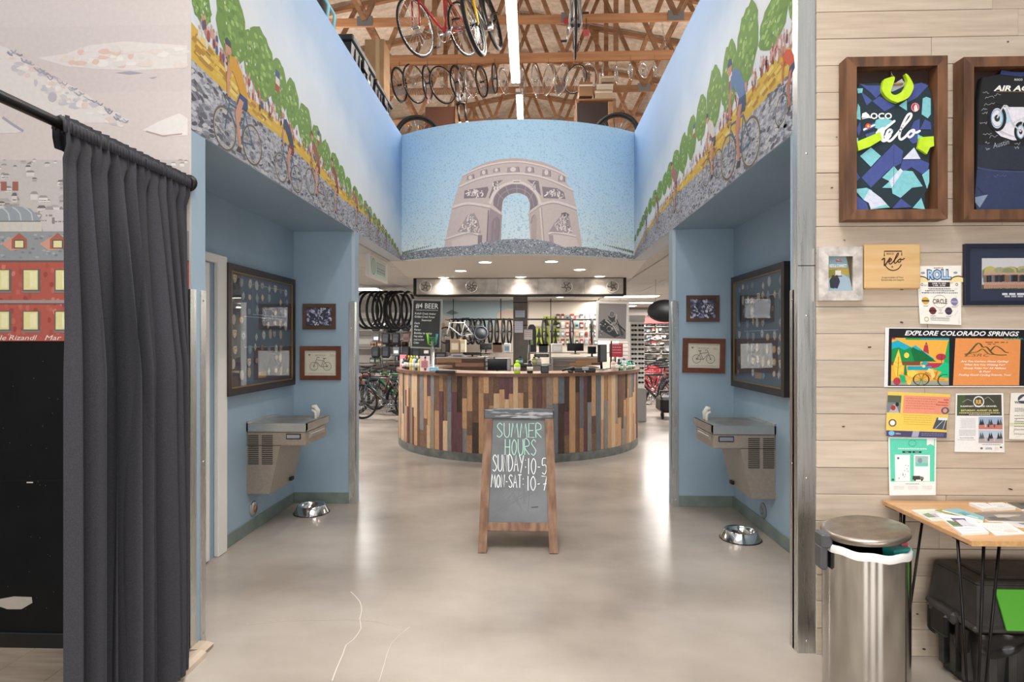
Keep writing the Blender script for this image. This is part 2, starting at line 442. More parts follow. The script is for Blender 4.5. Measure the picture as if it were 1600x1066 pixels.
# rear and side walls of the lobby behind the photographer, with its window openings
M_LOBBY = mat('lobby_taupe_wall', '#5f5953', .7)
rw = MB()
for a, b in ((-5, -2.9), (-1.5, -.6), (.8, 1.6), (3.0, 5)): rw.box((a, -4.4, 0), (b, -4.3, 3.2))
rw.box((-5, -4.4, 3.05), (5, -4.3, 3.9)).box((-5, -4.4, 0), (5, -4.3, .35))
struct('wall_rear', rw, M_LOBBY)
struct('wall_lobby_right', MB().box((4.9, -4.4, 0), (5, YR, 3.9)), M_LOBBY); struct('wall_lobby_left', MB().box((-6, -4.4, 0), (-5.9, YL, 3.9)), M_LOBBY)
# upper corridor walls that carry the murals, alcoves below
M_SKYSIDE = bpy.data.materials.new('painted_mural_sky'); M_SKYARC = bpy.data.materials.new('painted_arch_sky')
def sky_mat(m, arc):
    m.use_nodes = True; N = m.node_tree.nodes; L = m.node_tree.links; b = N['Principled BSDF']; b.inputs['Roughness'].default_value = .65
    tc = N.new('ShaderNodeTexCoord'); sp = N.new('ShaderNodeSeparateXYZ'); L.new(tc.outputs['Object'], sp.inputs[0])
    g = N.new('ShaderNodeMath'); g.operation = 'MULTIPLY_ADD'       # z + .2*y - k : the painted horizon falls towards the far end
    g.inputs[1].default_value = 0 if arc else .2
    L.new(sp.outputs['Y'], g.inputs[0]); L.new(sp.outputs['Z'], g.inputs[2])
    n0 = N.new('ShaderNodeTexNoise'); n0.inputs['Scale'].default_value = 2.2; L.new(tc.outputs['Object'], n0.inputs[0])
    a = N.new('ShaderNodeMath'); a.operation = 'MULTIPLY_ADD'; a.inputs[1].default_value = .35; L.new(n0.outputs[0], a.inputs[0]); L.new(g.outputs[0], a.inputs[2])
    mr = N.new('ShaderNodeMapRange'); k = (2.62, 4.1) if arc else (4.18, 5.25)
    mr.inputs[1].default_value, mr.inputs[2].default_value = k; L.new(a.outputs[0], mr.inputs[0])
    r = N.new('ShaderNodeValToRGB'); e = r.color_ramp.elements
    st = [(0, '#e8eff0'), (.18, '#d6e6ec'), (.5, '#c2dded'), (1, '#acd0ea')] if arc else [(0, '#ccd3db'), (.25, '#bccad9'), (.55, '#97b0cd'), (1, '#80a2cc')]
    e[0].position, e[0].color = st[0][0], S(st[0][1]); e[1].position, e[1].color = st[-1][0], S(st[-1][1])
    for p, c in st[1:-1]: q = e.new(p); q.color = S(c)
    L.new(mr.outputs[0], r.inputs[0])
    mp = N.new('ShaderNodeMapping'); mp.inputs['Scale'].default_value = (1, 1, 1) if arc else (1, .7, .45)
    L.new(tc.outputs['Object'], mp.inputs[0])
    v = N.new('ShaderNodeTexNoise'); v.inputs['Scale'].default_value = 52 if arc else 26; v.inputs['Detail'].default_value = 2; L.new(mp.outputs[0], v.inputs[0])
    m2 = N.new('ShaderNodeMapRange'); m2.inputs[1].default_value, m2.inputs[2].default_value = (.54, .64) if arc else (.56, .7)
    m2.inputs[4].default_value = .8 if arc else .3
    L.new(v.outputs[0], m2.inputs[0])
    mx = N.new('ShaderNodeMix'); mx.data_type = 'RGBA'; mx.inputs['B'].default_value = S('#98bcd4' if arc else '#86abd6')
    fa = N.new('ShaderNodeMath'); fa.operation = 'MULTIPLY'; L.new(m2.outputs[0], fa.inputs[0]); L.new(mr.outputs[0], fa.inputs[1])
    L.new((m2 if arc else fa).outputs[0], mx.inputs['Factor']); L.new(r.outputs[0], mx.inputs['A']); L.new(mx.outputs['Result'], b.inputs['Base Color'])
sky_mat(M_SKYSIDE, False); sky_mat(M_SKYARC, True)
M_COB = bpy.data.materials.new('painted_cobbles')
def cob(m):
    m.use_nodes = True; N = m.node_tree.nodes; L = m.node_tree.links; b = N['Principled BSDF']; b.inputs['Roughness'].default_value = .65
    tc = N.new('ShaderNodeTexCoord'); mp = N.new('ShaderNodeMapping'); mp.inputs['Scale'].default_value = (1, 1, 1.8); L.new(tc.outputs['Object'], mp.inputs[0])
    v = N.new('ShaderNodeTexVoronoi'); v.inputs['Scale'].default_value = 42; L.new(mp.outputs[0], v.inputs[0])
    sp = N.new('ShaderNodeSeparateColor'); L.new(v.outputs['Color'], sp.inputs[0])
    r = N.new('ShaderNodeValToRGB'); e = r.color_ramp.elements; e[0].color = S('#757781'); e[0].position = 0; e[1].color = S('#c3c5cf'); e[1].position = 1
    for p, c in ((.12, '#888b98'), (.35, '#a5a9b6'), (.8, '#b3b7c2')): q = e.new(p); q.color = S(c)
    L.new(sp.outputs[0], r.inputs[0])
    d = N.new('ShaderNodeMapRange'); d.inputs[1].default_value = .0; d.inputs[2].default_value = .5; d.inputs[3].default_value = 1.05; d.inputs[4].default_value = .72
    L.new(v.outputs['Distance'], d.inputs[0]); hs = N.new('ShaderNodeHueSaturation'); L.new(d.outputs[0], hs.inputs['Value']); L.new(r.outputs[0], hs.inputs['Color']); L.new(hs.outputs[0], b.inputs['Base Color'])
cob(M_COB)
wl = struct('wall_left', MB().box((XL - .15, YJL, SOF), (XL, YM + .02, TOP)), M_SKYSIDE)
wr = struct('wall_right', MB().box((XR, YJR, SOF), (XR + .15, YM + .02, TOP)), M_SKYSIDE)
wal = struct('wall_alcove_left', MB().box((AL - .1, YJL, 0), (AL, YE2, SOF)), M_BLUE)
war = struct('wall_alcove_right', MB().box((AR, YJR, 0), (AR + .1, YE2, SOF)), M_BLUE)
wel = struct('wall_end_left', MB().box((AL, YE, 0), (XL, YE2, SOF)), M_BLUE)
wer = struct('wall_end_right', MB().box((XR, YE, 0), (AR, YE2, SOF)), M_BLUE)
struct('ceiling_alcove_left', MB().box((AL - .1, YJL, SOF), (XL - .15, YE2, SOF + .08)), M_BLUE)
struct('ceiling_alcove_right', MB().box((XR + .15, YJR, SOF), (AR + .1, YE2, SOF + .08)), M_BLUE)
# the undersides of the mural walls over the alcoves
MB().box((XL - .15, YJL, SOF - .003), (XL - .001, YE2, SOF)).build('soffit_lining', M_BLUE, wl)
MB().box((XR + .001, YJR, SOF - .003), (XR + .15, YE2, SOF)).build('soffit_lining', M_BLUE, wr)
for nm, lo, hi in (('baseboard_alcove_left', (AL, 4.09, 0), (AL + .008, YE, .1)), ('baseboard_end_left', (AL + .008, YE - .008, 0), (XL - .05, YE, .1)),
                   ('baseboard_alcove_right', (AR - .008, YJR, 0), (AR, YE, .1)), ('baseboard_end_right', (XR + .06, YE - .008, 0), (AR - .008, YE, .1))):
    struct(nm, MB().cbox(lo, hi, .003), M_RUBBER)
# curved wall with the arch mural
def arc_pt(u, z, h=0.0):
    q = u / RC; r_ = RC + h
    return (XC + r_ * math.sin(q), YC - r_ * math.cos(q), z)
UM = RC * math.asin((XR - XC) / RC)
wb = MB(); n = 40
wb.grid(lambda i, j: arc_pt(-UM + 2 * UM * i, SOF + (TOP - SOF) * j), n, 1)
wb.grid(lambda i, j: arc_pt(UM - 2 * UM * i, SOF + (TOP - SOF) * j, -.12), n, 1)
wb.grid(lambda i, j: arc_pt(-UM + 2 * UM * i, TOP, -.12 * j), n, 1, sm=False)
wb.grid(lambda i, j: arc_pt(UM - 2 * UM * i, SOF, -.12 * j), n, 1, sm=False)
wcv = struct('wall_curved', wb, M_SKYARC)
# white round soffit behind it over the counter
poly = [(XC + (RC - .119) * math.sin(q), YC - (RC - .119) * math.cos(q)) for q in [(-UM + 2 * UM * i / 30) / RC for i in range(31)]]
poly += [(XR + .16, YM + .03), (1.63, 9.42), (-1.99, 9.42), (XL - .16, YM + .03)]
struct('ceiling_soffit', MB().prism(poly, SOF - .002, SOF + .1), M_SOFFIT)
# acoustic ceiling of the shop, its tiles as boards
cl = struct('ceiling_left', MB().box((-8, YE2, SOF + .02), (-1.98, 20, SOF + .06)).box((-1.98, 9.4, SOF + .02), (1.62, 20, SOF + .06)).box((-1.98, YE2, SOF + .02), (XL - .15, 9.4, SOF + .06)), M_CEIL)
cr = struct('ceiling_right', MB().box((1.62, YE2, SOF + .02), (8, 20, SOF + .06)).box((XR + .15, YE2, SOF + .02), (1.62, 9.4, SOF + .06)), M_CEIL)
def tile_me(dx, dy): return MB().cbox((0, 0, 0), (dx - .012, dy - .012, .018), .004).mesh('ceiling_tile', M_CEIL)
TM = tile_me(.61, 1.22)
for i in range(5):
    for j in range(10):
        link('ceiling_tile', TM, cl, (-4.85 + i * .61, 5.42 + j * 1.22, SOF + .001))
        link('ceiling_tile', TM, cr, (1.64 + i * .61, 5.42 + j * 1.22, SOF + .001))
TM2 = tile_me(.61, 1.22)
for i in range(6):
    for j in range(4): link('ceiling_tile', TM2, cl, (-1.97 + i * .6, 9.55 + j * 1.22, SOF + .001))
# far walls of the shop
M_WARM = mat('warm_white_wall', '#d3c5b6', .7); M_GREYW = mat('grey_slatwall', '#a39d96', .6)
M_SHOPW = mat('pale_shop_wall', '#c9c2ba', .6)
struct('wall_workshop', MB().box((-2.9, 14.6, 0), (2.2, 14.7, SOF)), M_WARM)
struct('wall_back_left', MB().box((-8, 14.6, 0), (-2.9, 14.7, SOF)), M_SHOPW)
wbr = struct('wall_back_right', MB().box((2.2, 17.6, 0), (8, 17.7, SOF)), M_GREYW)
for i in range(18): MB().cbox((2.25, 17.585, .35 + i * .12), (7.9, 17.6, .45 + i * .12), .004).build('slat', M_GREYW, wbr)
struct('wall_attic_back', MB().box((-9, 22, SOF), (9, 22.1, 10)), M_DECK)
struct('floor_attic', MB().box((-8, YE2 + .5, 3.9), (XL - .16, 20, 4.04)).box((XR + .16, YE2 + .5, 3.9), (8, 20, 4.04)).box((XL - .16, 9.0, 3.9), (XR + .16, 20, 4.04)), M_PINEDARK)
# roof deck: two slopes
rd = MB()
for sx in (-1, 1):
    rd.add([(-.2, 2.5, 9.4), (-.2 + sx * 9, 2.5, 7.6), (-.2 + sx * 9, 22, 7.6), (-.2, 22, 9.4), (-.2, 2.5, 9.5), (-.2 + sx * 9, 2.5, 7.7), (-.2 + sx * 9, 22, 7.7), (-.2, 22, 9.5)],
           [(0, 1, 2, 3), (4, 5, 6, 7), (0, 1, 5, 4), (1, 2, 6, 5), (2, 3, 7, 6)])
struct('ceiling_roof_deck', rd, M_DECK)

# stainless corner guards on the four jambs
def guard(name, x, y, z0, z1, sx, wf, ws, label, seam=None):
    """angle strip: front flange wf wide facing the lobby (towards sx), side flange ws deep along the passage"""
    t = thing(name, label, 'corner guard', (x, y, z0))
    e = .0025; m = MB()
    x0, x1 = sorted((0, sx * wf)); m.cbox((x0, -e, 0), (x1, 0, z1 - z0), .0008)
    x0, x1 = sorted((0, -sx * e)); m.cbox((x0, -e, 0), (x1, ws, z1 - z0), .0008)
    m.build('steel_angle', M_STEEL, t)
    k = 0; zz = .06
    while zz < z1 - z0:
        MB().lathe([(.006, 0), (.005, .002), (0, .003)], 8, X=Matrix.Translation((sx * wf * .5, -e, zz)) @ Matrix.Rotation(math.pi / 2, 4, 'X')).build('screw', M_CHROME, t)
        zz += .78
    if seam: MB().box((min(0, sx * wf), -e - .0008, seam), (max(0, sx * wf), -e, seam + .004)).build('joint', M_METALDARK, t)
    return t
guard('corner_guard', XR, YR - .002, 0, 3.7, 1, .082, .05, 'tall stainless corner guard beside the pale plank wall', 1.86)
guard('corner_guard', XL, YL - .006, 0, 1.75, -1, .06, .045, 'stainless corner guard behind the curtain on left front corner')
def inner_guard(name, x, y, sx, label):
    t = thing(name, label, 'corner guard', (x, y, 0)); e = .0025; m = MB()
    x0, x1 = sorted((0, -sx * e)); m.cbox((x0, -.045, 0), (x1, e, 1.75), .0008)
    x0, x1 = sorted((0, sx * .05)); m.cbox((x0, 0, 0), (x1, e, 1.75), .0008); m.build('steel_angle', M_STEEL, t)
    for zz in (.05, .9, 1.7): MB().lathe([(.006, 0), (.005, .002), (0, .003)], 8, X=Matrix.Translation((-sx * e, -.022, zz)) @ Matrix.Rotation(-sx * math.pi / 2, 4, 'Y')).build('screw', M_CHROME, t)
inner_guard('corner_guard', XR, YJR, 1, 'stainless corner guard on the alcove side of right near jamb')
inner_guard('corner_guard', XL, YJL, -1, 'stainless corner guard on the alcove side of left near jamb')
guard('corner_guard', XL, YE - .003, 0, 1.86, -1, .055, .055, 'stainless corner guard at far end of left fountain alcove')
guard('corner_guard', XR, YE - .003, 0, 1.86, 1, .055, .055, 'stainless corner guard at far end of right fountain alcove')
# white painted edge strips above the far guards
for x, sx in ((XL, -1), (XR, 1)):
    x0, x1 = sorted((x, x + sx * .03)); struct('trim_1' if sx < 0 else 'trim_2', MB().cbox((x0, YE - .004, 1.87), (x1, YE, SOF), .001), mat('pale_blue_trim', '#aebbc4', .5))
# door in the left alcove: white casing and slab
d1 = struct('door_1', MB().cbox((AL, 2.95, .01), (AL + .02, 3.84, 2.03), .004), M_WHITE)
MB().cbox((AL, 3.92, 0), (AL + .035, 4.04, 2.1), .006).build('door_casing', M_WHITE, d1)
MB().cbox((AL, 2.9, 2.04), (AL + .035, 3.92, 2.1), .006).build('door_casing', M_WHITE, d1)

# left entry: low laminate platform with a reducer strip, black base, carpet
M_LAM = mat('grey_brown_laminate', '#8f8172', .5, col2='#a39585', scale=4, stretch=(1, 8, 8))
lam = struct('floor_entry', MB().box((-6, -3, 0), (-1.6, YL - .001, .012)), M_LAM)
for i in range(6):
    MB().cbox((-3.2 + i * .27, YL - .3, .012), (-3.2 + i * .27 + .268, YL - .002, .018), .002).build('floor_board', M_LAM, lam)
struct('trim_3', MB().prism([(-1.63, .0185), (-1.585, .03), (-1.57, .03), (-1.545, .02), (-1.54, 0), (-1.63, 0)], -3, YL - .02, lambda u, v, h: (u, h, v)), mat('beige_reducer_strip', '#bfae9b', .5, col2='#ab9986', scale=6))
struct('trim_4', MB().prism([(0, 0), (.07, .0), (.075, .02), (.04, .03), (0, .03)], YL - .02, YL + .06, lambda u, v, h: (XL + u + .002, h, v)), mat('beige_reducer_strip', '#bfae9b', .5))
struct('baseboard_front_left', MB().cbox((-6, YL - .014, .018), (XL - .05, YL, .09), .004), M_BLACKPAINT)
M_CARPET = mat('charcoal_loop_carpet', '#3a3a3d', .95, col2='#5a5a5e', scale=160, detail=2, bump=.6)
o = MB().box((-5.85, -3, .012), (-1.66, YL - .3, .02)).build('carpet', M_CARPET); tag(o, 'dark grey loop carpet on the floor left of the passage', 'carpet')
# ---------------------------------------------------------------- painted murals
def jit(a): return random.uniform(-a, a)
def blob(cx, cy, rx, ry, n=22, j=.16):
    return [(cx + rx * math.cos(2 * math.pi * i / n) * (1 + jit(j)), cy + ry * math.sin(2 * math.pi * i / n) * (1 + jit(j))) for i in range(n)]
class Sub(Canvas): lim = .11

def rider(cv, rear, front, body, shorts, up=1.0, bike='#3f6a8e', helmet=None, skin='#d9a085', wheel='#6f675e'):
    """a racing cyclist in profile: rear and front are the hub points on the wall"""
    (x0, y0), (x1, y1) = rear, front; wb_ = math.hypot(x1 - x0, y1 - y0); ex = ((x1 - x0) / wb_, (y1 - y0) / wb_)
    def T(u, v): return (x0 + ex[0] * u * wb_, y0 + ex[1] * u * wb_ + v * wb_ * up)
    R = lambda pts: [T(*p) for p in pts]
    w = .022 * wb_
    for hx in (0, 1):
        cv.line(R(ell(hx, 0, .36, .36, 22)), .06 * wb_, wheel, 3, True)
        cv.line(R(ell(hx, 0, .34, .34, 22)), .014 * wb_, '#d8d2c4', 3.6, True)
        for q in range(0, 180, 45):
            c, s_ = .33 * math.cos(math.radians(q + 15)), .33 * math.sin(math.radians(q + 15)); cv.line(R([(hx - c, -s_), (hx + c, s_)]), .006 * wb_, '#b9b4ac', 3)
    for a, b in (((0, 0), (.42, -.06)), ((0, 0), (.3, .52)), ((.3, .52), (.42, -.06)), ((.42, -.06), (.86, .42)), ((.3, .5), (.85, .5)), ((.84, .55), (1, 0))):
        cv.line(R([a, b]), w * 1.6, bike, 4)
    cv.line(R([(.82, .58), (.95, .63), (1.02, .55), (.95, .48)]), w * 1.3, '#4a4440', 5)
    cv.poly(R([(.2, .6), (.4, .63), (.42, .57), (.24, .55)]), '#3a332f', 5)
    cv.poly(R([(.25, .66), (.42, .72), (.6, .45), (.55, .25), (.46, .3), (.42, .48)]), skin, 5)            # far thigh
    cv.poly(R([(.52, .3), (.58, .26), (.5, -.1), (.42, -.12)]), skin, 5)
    cv.poly(R([(.18, .62), (.2, .82), (.46, .88), (.6, .6), (.52, .5), (.3, .58)]), shorts, 6)
    cv.poly(R([(.34, .7), (.5, .72), (.66, .4), (.62, .2), (.53, .22), (.5, .38)]), skin, 7)
    cv.poly(R([(.53, .26), (.62, .22), (.52, -.2), (.45, -.2)]), skin, 7)
    cv.poly(R([(.42, -.18), (.55, -.17), (.62, -.28), (.44, -.28)]), '#4a4743', 8)
    cv.poly(R([(.2, .8), (.24, .98), (.42, 1.24), (.68, 1.4), (.84, 1.36), (.86, 1.22), (.62, 1.0), (.46, .82)]), body, 7)
    cv.poly(R([(.76, 1.34), (.86, 1.24), (.96, .92), (.92, .6), (.86, .6), (.86, .9), (.74, 1.16)]), skin, 8)
    cv.poly(R([(.7, 1.36), (.86, 1.3), (.88, 1.08), (.76, 1.08)]), body, 8)
    cv.poly(R(ell(.9, 1.46, .1, .12, 12)), skin, 8)
    cv.poly(R([(.79, 1.5), (.82, 1.6), (.94, 1.64), (1.02, 1.55), (.98, 1.5)]), helmet or shorts, 9)

def side_mural(name, wall, X, sgn, trees, flags, yel, crowd, riders, y0):
    """sgn +1: wall faces +x (left wall)"""
    cv = Canvas(lambda u, v, h: (X + sgn * (.0008 + h), u, v), .0003)
    Q = lambda px, py: (lambda p: (p.y, p.z))(P(px, py, 'x', X))
    ym = YM - .002
    cv.gain = .72; cv.rect(y0, SOF, ym, TOP, '#ffffff', 0, 1)
    up = [Q(*p) for p in yel[0]]; lo = [Q(*p) for p in yel[1]]
    ends = lambda L: sorted([(min(max(a, y0), ym), b) for a, b in L])
    up, lo = ends(up), ends(lo)
    up[0] = (y0, up[0][1]); lo[0] = (y0, lo[0][1]); up[-1] = (ym, up[-1][1]); lo[-1] = (ym, lo[-1][1])
    cv.poly(up + lo[::-1], '#e3bb3c', 1)
    cv.poly(lo + [(ym, SOF), (y0, SOF)], '#ffffff', 1, 2)
    def at(L, u):
        for (a, b), (c, d) in zip(L, L[1:]):
            if a <= u <= c: return b + (d - b) * (u - a) / max(c - a, 1e-6)
        return L[-1][1]
    for i in range(260):                                            # straw tones in the verge
        u = y0 + (ym - y0) * random.random() ** 1.5; t = random.random(); v = at(lo, u) + (at(up, u) - at(lo, u)) * t
        k = .06 * (1.25 - (u - y0) / (ym - y0)); v2 = k * .32
        if at(lo, u) < v - v2 and v + v2 < at(up, u): cv.poly([(u, v), (u + k, v - v2 * .4), (u + k * 1.3, v + v2 * .6), (u + k * .2, v + v2)], random.choice(['#f0cf57', '#c9992b', '#f5dd83', '#b88a2a', '#e8c34a']), 2)
    for i in range(700):                                            # loose cobble dabs
        u = y0 + (ym - y0) * random.random() ** 1.4; t = random.random(); h_ = at(lo, u); v = SOF + (h_ - SOF) * t
        k = .022 * (1.3 - (u - y0) / (ym - y0))
        cv.poly(ell(u, v, k, k * .4, 6, rot=jit(25)), random.choice(['#565762', '#666874', '#c9cbd4', '#8e93a2', '#d4d5da', '#787b86']), 2)
    for (px, py, w, h) in trees:
        c = Q(px, py); a = Q(px - w / 2, py); b = Q(px + w / 2, py); tp = Q(px, py - h / 2); bt = Q(px, py + h / 2)
        rx = abs(b[0] - a[0]) / 2; ry = abs(tp[1] - bt[1]) / 2
        if c[0] - rx < y0: rx = max(.02, c[0] - y0)
        cl_ = [(min(max(u, y0), ym), min(v, TOP - .002)) for u, v in blob(c[0], c[1], rx * 1.08, ry, 26, .09)]
        cv.line([(c[0], c[1] - ry * .8), (c[0], c[1] - ry * 1.18)], rx * .14, '#7a6a48', 3)
        cv.poly(cl_, '#6f9a3f', 4)
        for i in range(max(6, min(60, int(w * 1.6)))):
            q = random.random() * 6.283; rr = math.sqrt(random.random()) * .86
            u, v = c[0] + rx * rr * math.cos(q), c[1] + ry * rr * math.sin(q)
            if y0 < u < ym and v < TOP - .04: cv.poly(ell(u, v, max(.008, rx * .13), max(.012, min(.05, ry * .07)), 7), random.choice(['#86b350', '#5e8a35', '#97c060', '#6a9440', '#7dab4a', '#a9cc77']), 5)
        if rx > .05:
            for i in range(4): cv.poly(ell(c[0] + jit(rx * .6), min(c[1] + jit(ry * .6), TOP - .05), .006, .009, 6), '#eef2ee', 6)
    for (px, py, s_) in flags:
        c = Q(px, py)
        for i, k in enumerate(('#3a558c', '#eceae4', '#b2503c')): cv.rect(c[0] - .028 * s_, c[1] + (.03 - i * .045) * s_, c[0] + .028 * s_, c[1] + (.075 - i * .045) * s_, k, 7)
        cv.line([(c[0] + .034 * s_, c[1] + .09 * s_), (c[0] + .034 * s_, c[1] - .22 * s_)], .006 * s_, '#9a8f80', 7)
    for i in range(260):                                            # spectators along the verge
        u = y0 + .02 + (ym - y0 - .05) * random.random() ** 1.25; k = (1.25 - (u - y0) / (ym - y0)); v = at(up, u) + random.uniform(.0, .075) * k
        if sgn > 0 and u < y0 + .06: continue
        cv.poly(ell(u, v - .015 * k, .011 * k, .022 * k, 7), random.choice(['#b5463c', '#e9e3dc', '#7f3a3a', '#d9a39a', '#4c5d86', '#c98f84', '#efe9e2']), 5)
        cv.poly(ell(u, v + .014 * k, .0075 * k, .009 * k, 7), random.choice(['#d8ab97', '#c99580', '#e6c2b2']), 5)
    for r_ in riders: rider(cv, Q(*r_[0]), Q(*r_[1]), *r_[2:4], **r_[4])
    for u in cv.V: pass
    cv.V = [(x, min(max(y, y0), ym), min(max(z, SOF + .0005), TOP)) for x, y, z in cv.V]
    o = cv.build('mural', wall, [M_PAINT, M_SKYSIDE, M_COB])
    o['label'] = name
LT = [(314, 6, 46, 60), (362, 40, 44, 120), (389, 84, 18, 80), (408, 100, 40, 106), (435, 137, 24, 88), (456, 162, 20, 76), (476, 196, 20, 68), (495, 222, 16, 52), (509, 243, 14, 47), (523, 260, 13, 41),
      (534, 277, 10, 36), (544, 293, 10, 32), (555, 305, 9, 28), (563, 315, 7, 24), (571, 324, 6, 21), (578, 332, 6, 19), (585, 342, 5, 18), (592, 350, 5, 16), (598, 358, 4, 14), (603, 365, 4, 13), (608, 371, 4, 11), (613, 378, 3, 10), (617, 384, 3, 9), (621, 390, 3, 8)]
side_mural('painted bicycle race on cobbles heading past green poplar trees', wl, XL, 1, LT, [(433, 129, 1), (497, 217, .8)],
           ([(294, 30), (330, 74), (370, 120), (400, 160), (440, 192), (480, 236), (534, 296), (570, 326), (606, 366), (627, 401)],
            [(294, 88), (330, 122), (370, 160), (400, 186), (440, 216), (480, 254), (534, 310), (570, 336), (606, 370), (627, 403)]), None,
           [((394, 227), (351, 201), '#e0a62c', '#2f4a86', dict(up=1.0, helmet='#3b3f55')), ((463, 280), (439, 262), '#2f4468', '#7d2f35', dict(skin='#cf9a86', helmet='#e9e6e0')),
            ((503, 304), (485, 284), '#9c5b3a', '#7c4030', dict(bike='#7c4b3a')), ((531, 330), (517, 314), '#96453f', '#6b2f33', {}), ((561, 350), (552, 342), '#a8685a', '#5c4650', {}),
            ((580, 366), (573, 360), '#5d6b88', '#474a5c', {}), ((593, 377), (588, 372), '#a27a55', '#54484a', {}), ((605, 388), (601, 385), '#7d5c66', '#4b4850', {})], YL - .003)
RT = [(1240, 4, 24, 50), (1209, 32, 44, 78), (1168, 66, 32, 116), (1140, 122, 24, 110), (1116, 152, 22, 92), (1096, 185, 16, 72), (1081, 214, 14, 66), (1068, 240, 13, 60), (1056, 259, 11, 50), (1047, 273, 9, 40), (1039, 287, 8, 34),
      (1031, 299, 8, 30), (1023, 310, 7, 27), (1016, 322, 6, 24), (1010, 334, 5, 20), (1005, 345, 5, 18), (1001, 354, 4, 15), (997, 363, 4, 12), (993, 372, 3, 10), (990, 380, 3, 8), (988, 387, 3, 7)]
side_mural('painted bicycle race on cobbles heading away along green poplar trees', wr, XR, -1, RT, [(1142, 122, 1), (1085, 206, .8)],
           ([(1248, 52), (1232, 73), (1200, 105), (1177, 134), (1150, 168), (1126, 203), (1090, 254), (1059, 292), (1030, 330), (1005, 368), (985, 402)],
            [(1248, 100), (1232, 117), (1200, 150), (1177, 175), (1150, 208), (1126, 236), (1090, 272), (1059, 302), (1030, 337), (1005, 372), (985, 404)]), None,
           [((1248, 138), (1221, 172), '#d85a33', '#33436b', dict(skin='#c77a5c', helmet='#c98a70')), ((1173, 222), (1138, 246), '#5d86b8', '#2f4a78', dict(skin='#cf8e74')),
            ((1122, 256), (1104, 270), '#e4ddd8', '#4a4a5a', dict(bike='#8b5147')), ((1060, 316), (1049, 325), '#b0687a', '#7a4652', {}), ((1031, 345), (1024, 352), '#8a6a52', '#4c4a58', {}), ((1012, 366), (1007, 371), '#6b7890', '#454656', {})], YR - .004)

# the arch on the curved wall
def PC(px, py):
    a = (px - 800) / FPX; b = (533 - py) / FPX; c, s = math.cos(YAW), math.sin(YAW); dx, dy = -s + a * c, c + a * s
    A = dx * dx + dy * dy; B = -2 * (dx * XC + dy * YC); C_ = XC * XC + YC * YC - RC * RC
    t = (-B - math.sqrt(max(B * B - 4 * A * C_, 0))) / (2 * A)
    return (RC * math.atan2(dx * t - XC, YC - dy * t), HCAM + b * t)
ar = Sub(lambda u, v, h: arc_pt(u, v, .0008 + h), .0003, tr=lambda x, y: PC(690 + x / 6.664, 240 + y / 6.664))
ST, SD, SH, SL, SK = '#cbbcb8', '#a89a9c', '#8b7f86', '#e0d5d0', '#6f666e'
ar.poly([(25, 985), (110, 560), (180, 330), (215, 240), (330, 150), (470, 90), (640, 55), (780, 48), (900, 62), (1060, 90), (1200, 150), (1295, 215), (1300, 300), (1365, 390), (1405, 570), (1462, 960), (1440, 985), (930, 985), (915, 620), (920, 520), (890, 450), (820, 415), (760, 412), (690, 435), (640, 490), (625, 600), (620, 985)], ST, 1)
ar.poly([(215, 240), (330, 150), (470, 90), (640, 55), (780, 48), (900, 62), (1060, 90), (1200, 150), (1295, 215), (1200, 172), (1060, 118), (900, 88), (780, 76), (640, 84), (470, 120), (330, 180)], '#c4b1ab', 2)
def band(pts, w, hi=SL, lo=SD):
    ar.line(pts, w, hi, 3, sm=4); ar.line([(x, y + w * .75) for x, y in pts], w * .45, lo, 3, sm=4)
band([(212, 232), (330, 175), (470, 124), (640, 92), (780, 84), (900, 96), (1060, 132), (1200, 184), (1300, 238)], 16)
band([(182, 345), (330, 280), (470, 238), (640, 212), (780, 206), (900, 216), (1060, 250), (1220, 310), (1365, 380)], 18)
band([(110, 560), (250, 520), (380, 530), (510, 555)], 24); band([(1030, 530), (1160, 500), (1290, 530), (1408, 575)], 24)
band([(510, 555), (630, 630)], 24, '#d3c6c2'); band([(905, 620), (1030, 530)], 24, '#d3c6c2')
for x, y, w, h in ((265, 225, 70, 50), (405, 170, 66, 55), (540, 150, 60, 45), (685, 136, 118, 58), (875, 135, 80, 62), (1050, 165, 80, 66), (1215, 225, 62, 60)):
    sk = (x + w / 2 - 745) * .00038 * w
    ar.poly([(x, y + (8 if x < 700 else 0)), (x + w, y + sk), (x + w + 6, y + h + sk * 1.2), (x - 6, y + h + 8)], SD, 4)
    ar.poly(ell(x + w / 2, y + h / 2, w * .26, h * .42, 12), SL, 5); ar.line([(x + w, y + 4 + sk), (x + w + 5, y + h + sk)], 7, SK, 5)
# arch opening, vault and jambs
vo = smooth([(540, 500), (560, 440), (620, 370), (700, 330), (780, 318), (860, 335), (930, 385), (975, 440), (1000, 510)], 5)
vi = smooth([(625, 600), (640, 490), (690, 435), (760, 412), (820, 415), (890, 450), (920, 520), (915, 600)], 5)
ar.poly(vo + [(1000, 540), (915, 610)] + vi[::-1] + [(620, 610), (540, 540)], SH, 3)
ar.line([(500, 520)] + [(x + (x - 770) * .08, y - 16) for x, y in vo] + [(1030, 530)], 30, SL, 4); ar.line([(x + (x - 770) * .02, y - 2) for x, y in vo], 7, SD, 4)
for t in (.18, .34, .5, .66, .82):
    a, b = vo[int(t * (len(vo) - 1))], vi[int(t * (len(vi) - 1))]; ar.line([a, b], 7, '#aaa0a6', 5)
ar.line([((a[0] + b[0]) / 2, (a[1] + b[1]) / 2) for a, b in zip(vo, [vi[int(i / len(vo) * len(vi))] for i in range(len(vo))])], 6, '#aaa0a6', 5)
ar.poly([(735, 275), (825, 275), (815, 318), (745, 318)], SL, 6); ar.line([(748, 295), (812, 293)], 9, SH, 7)
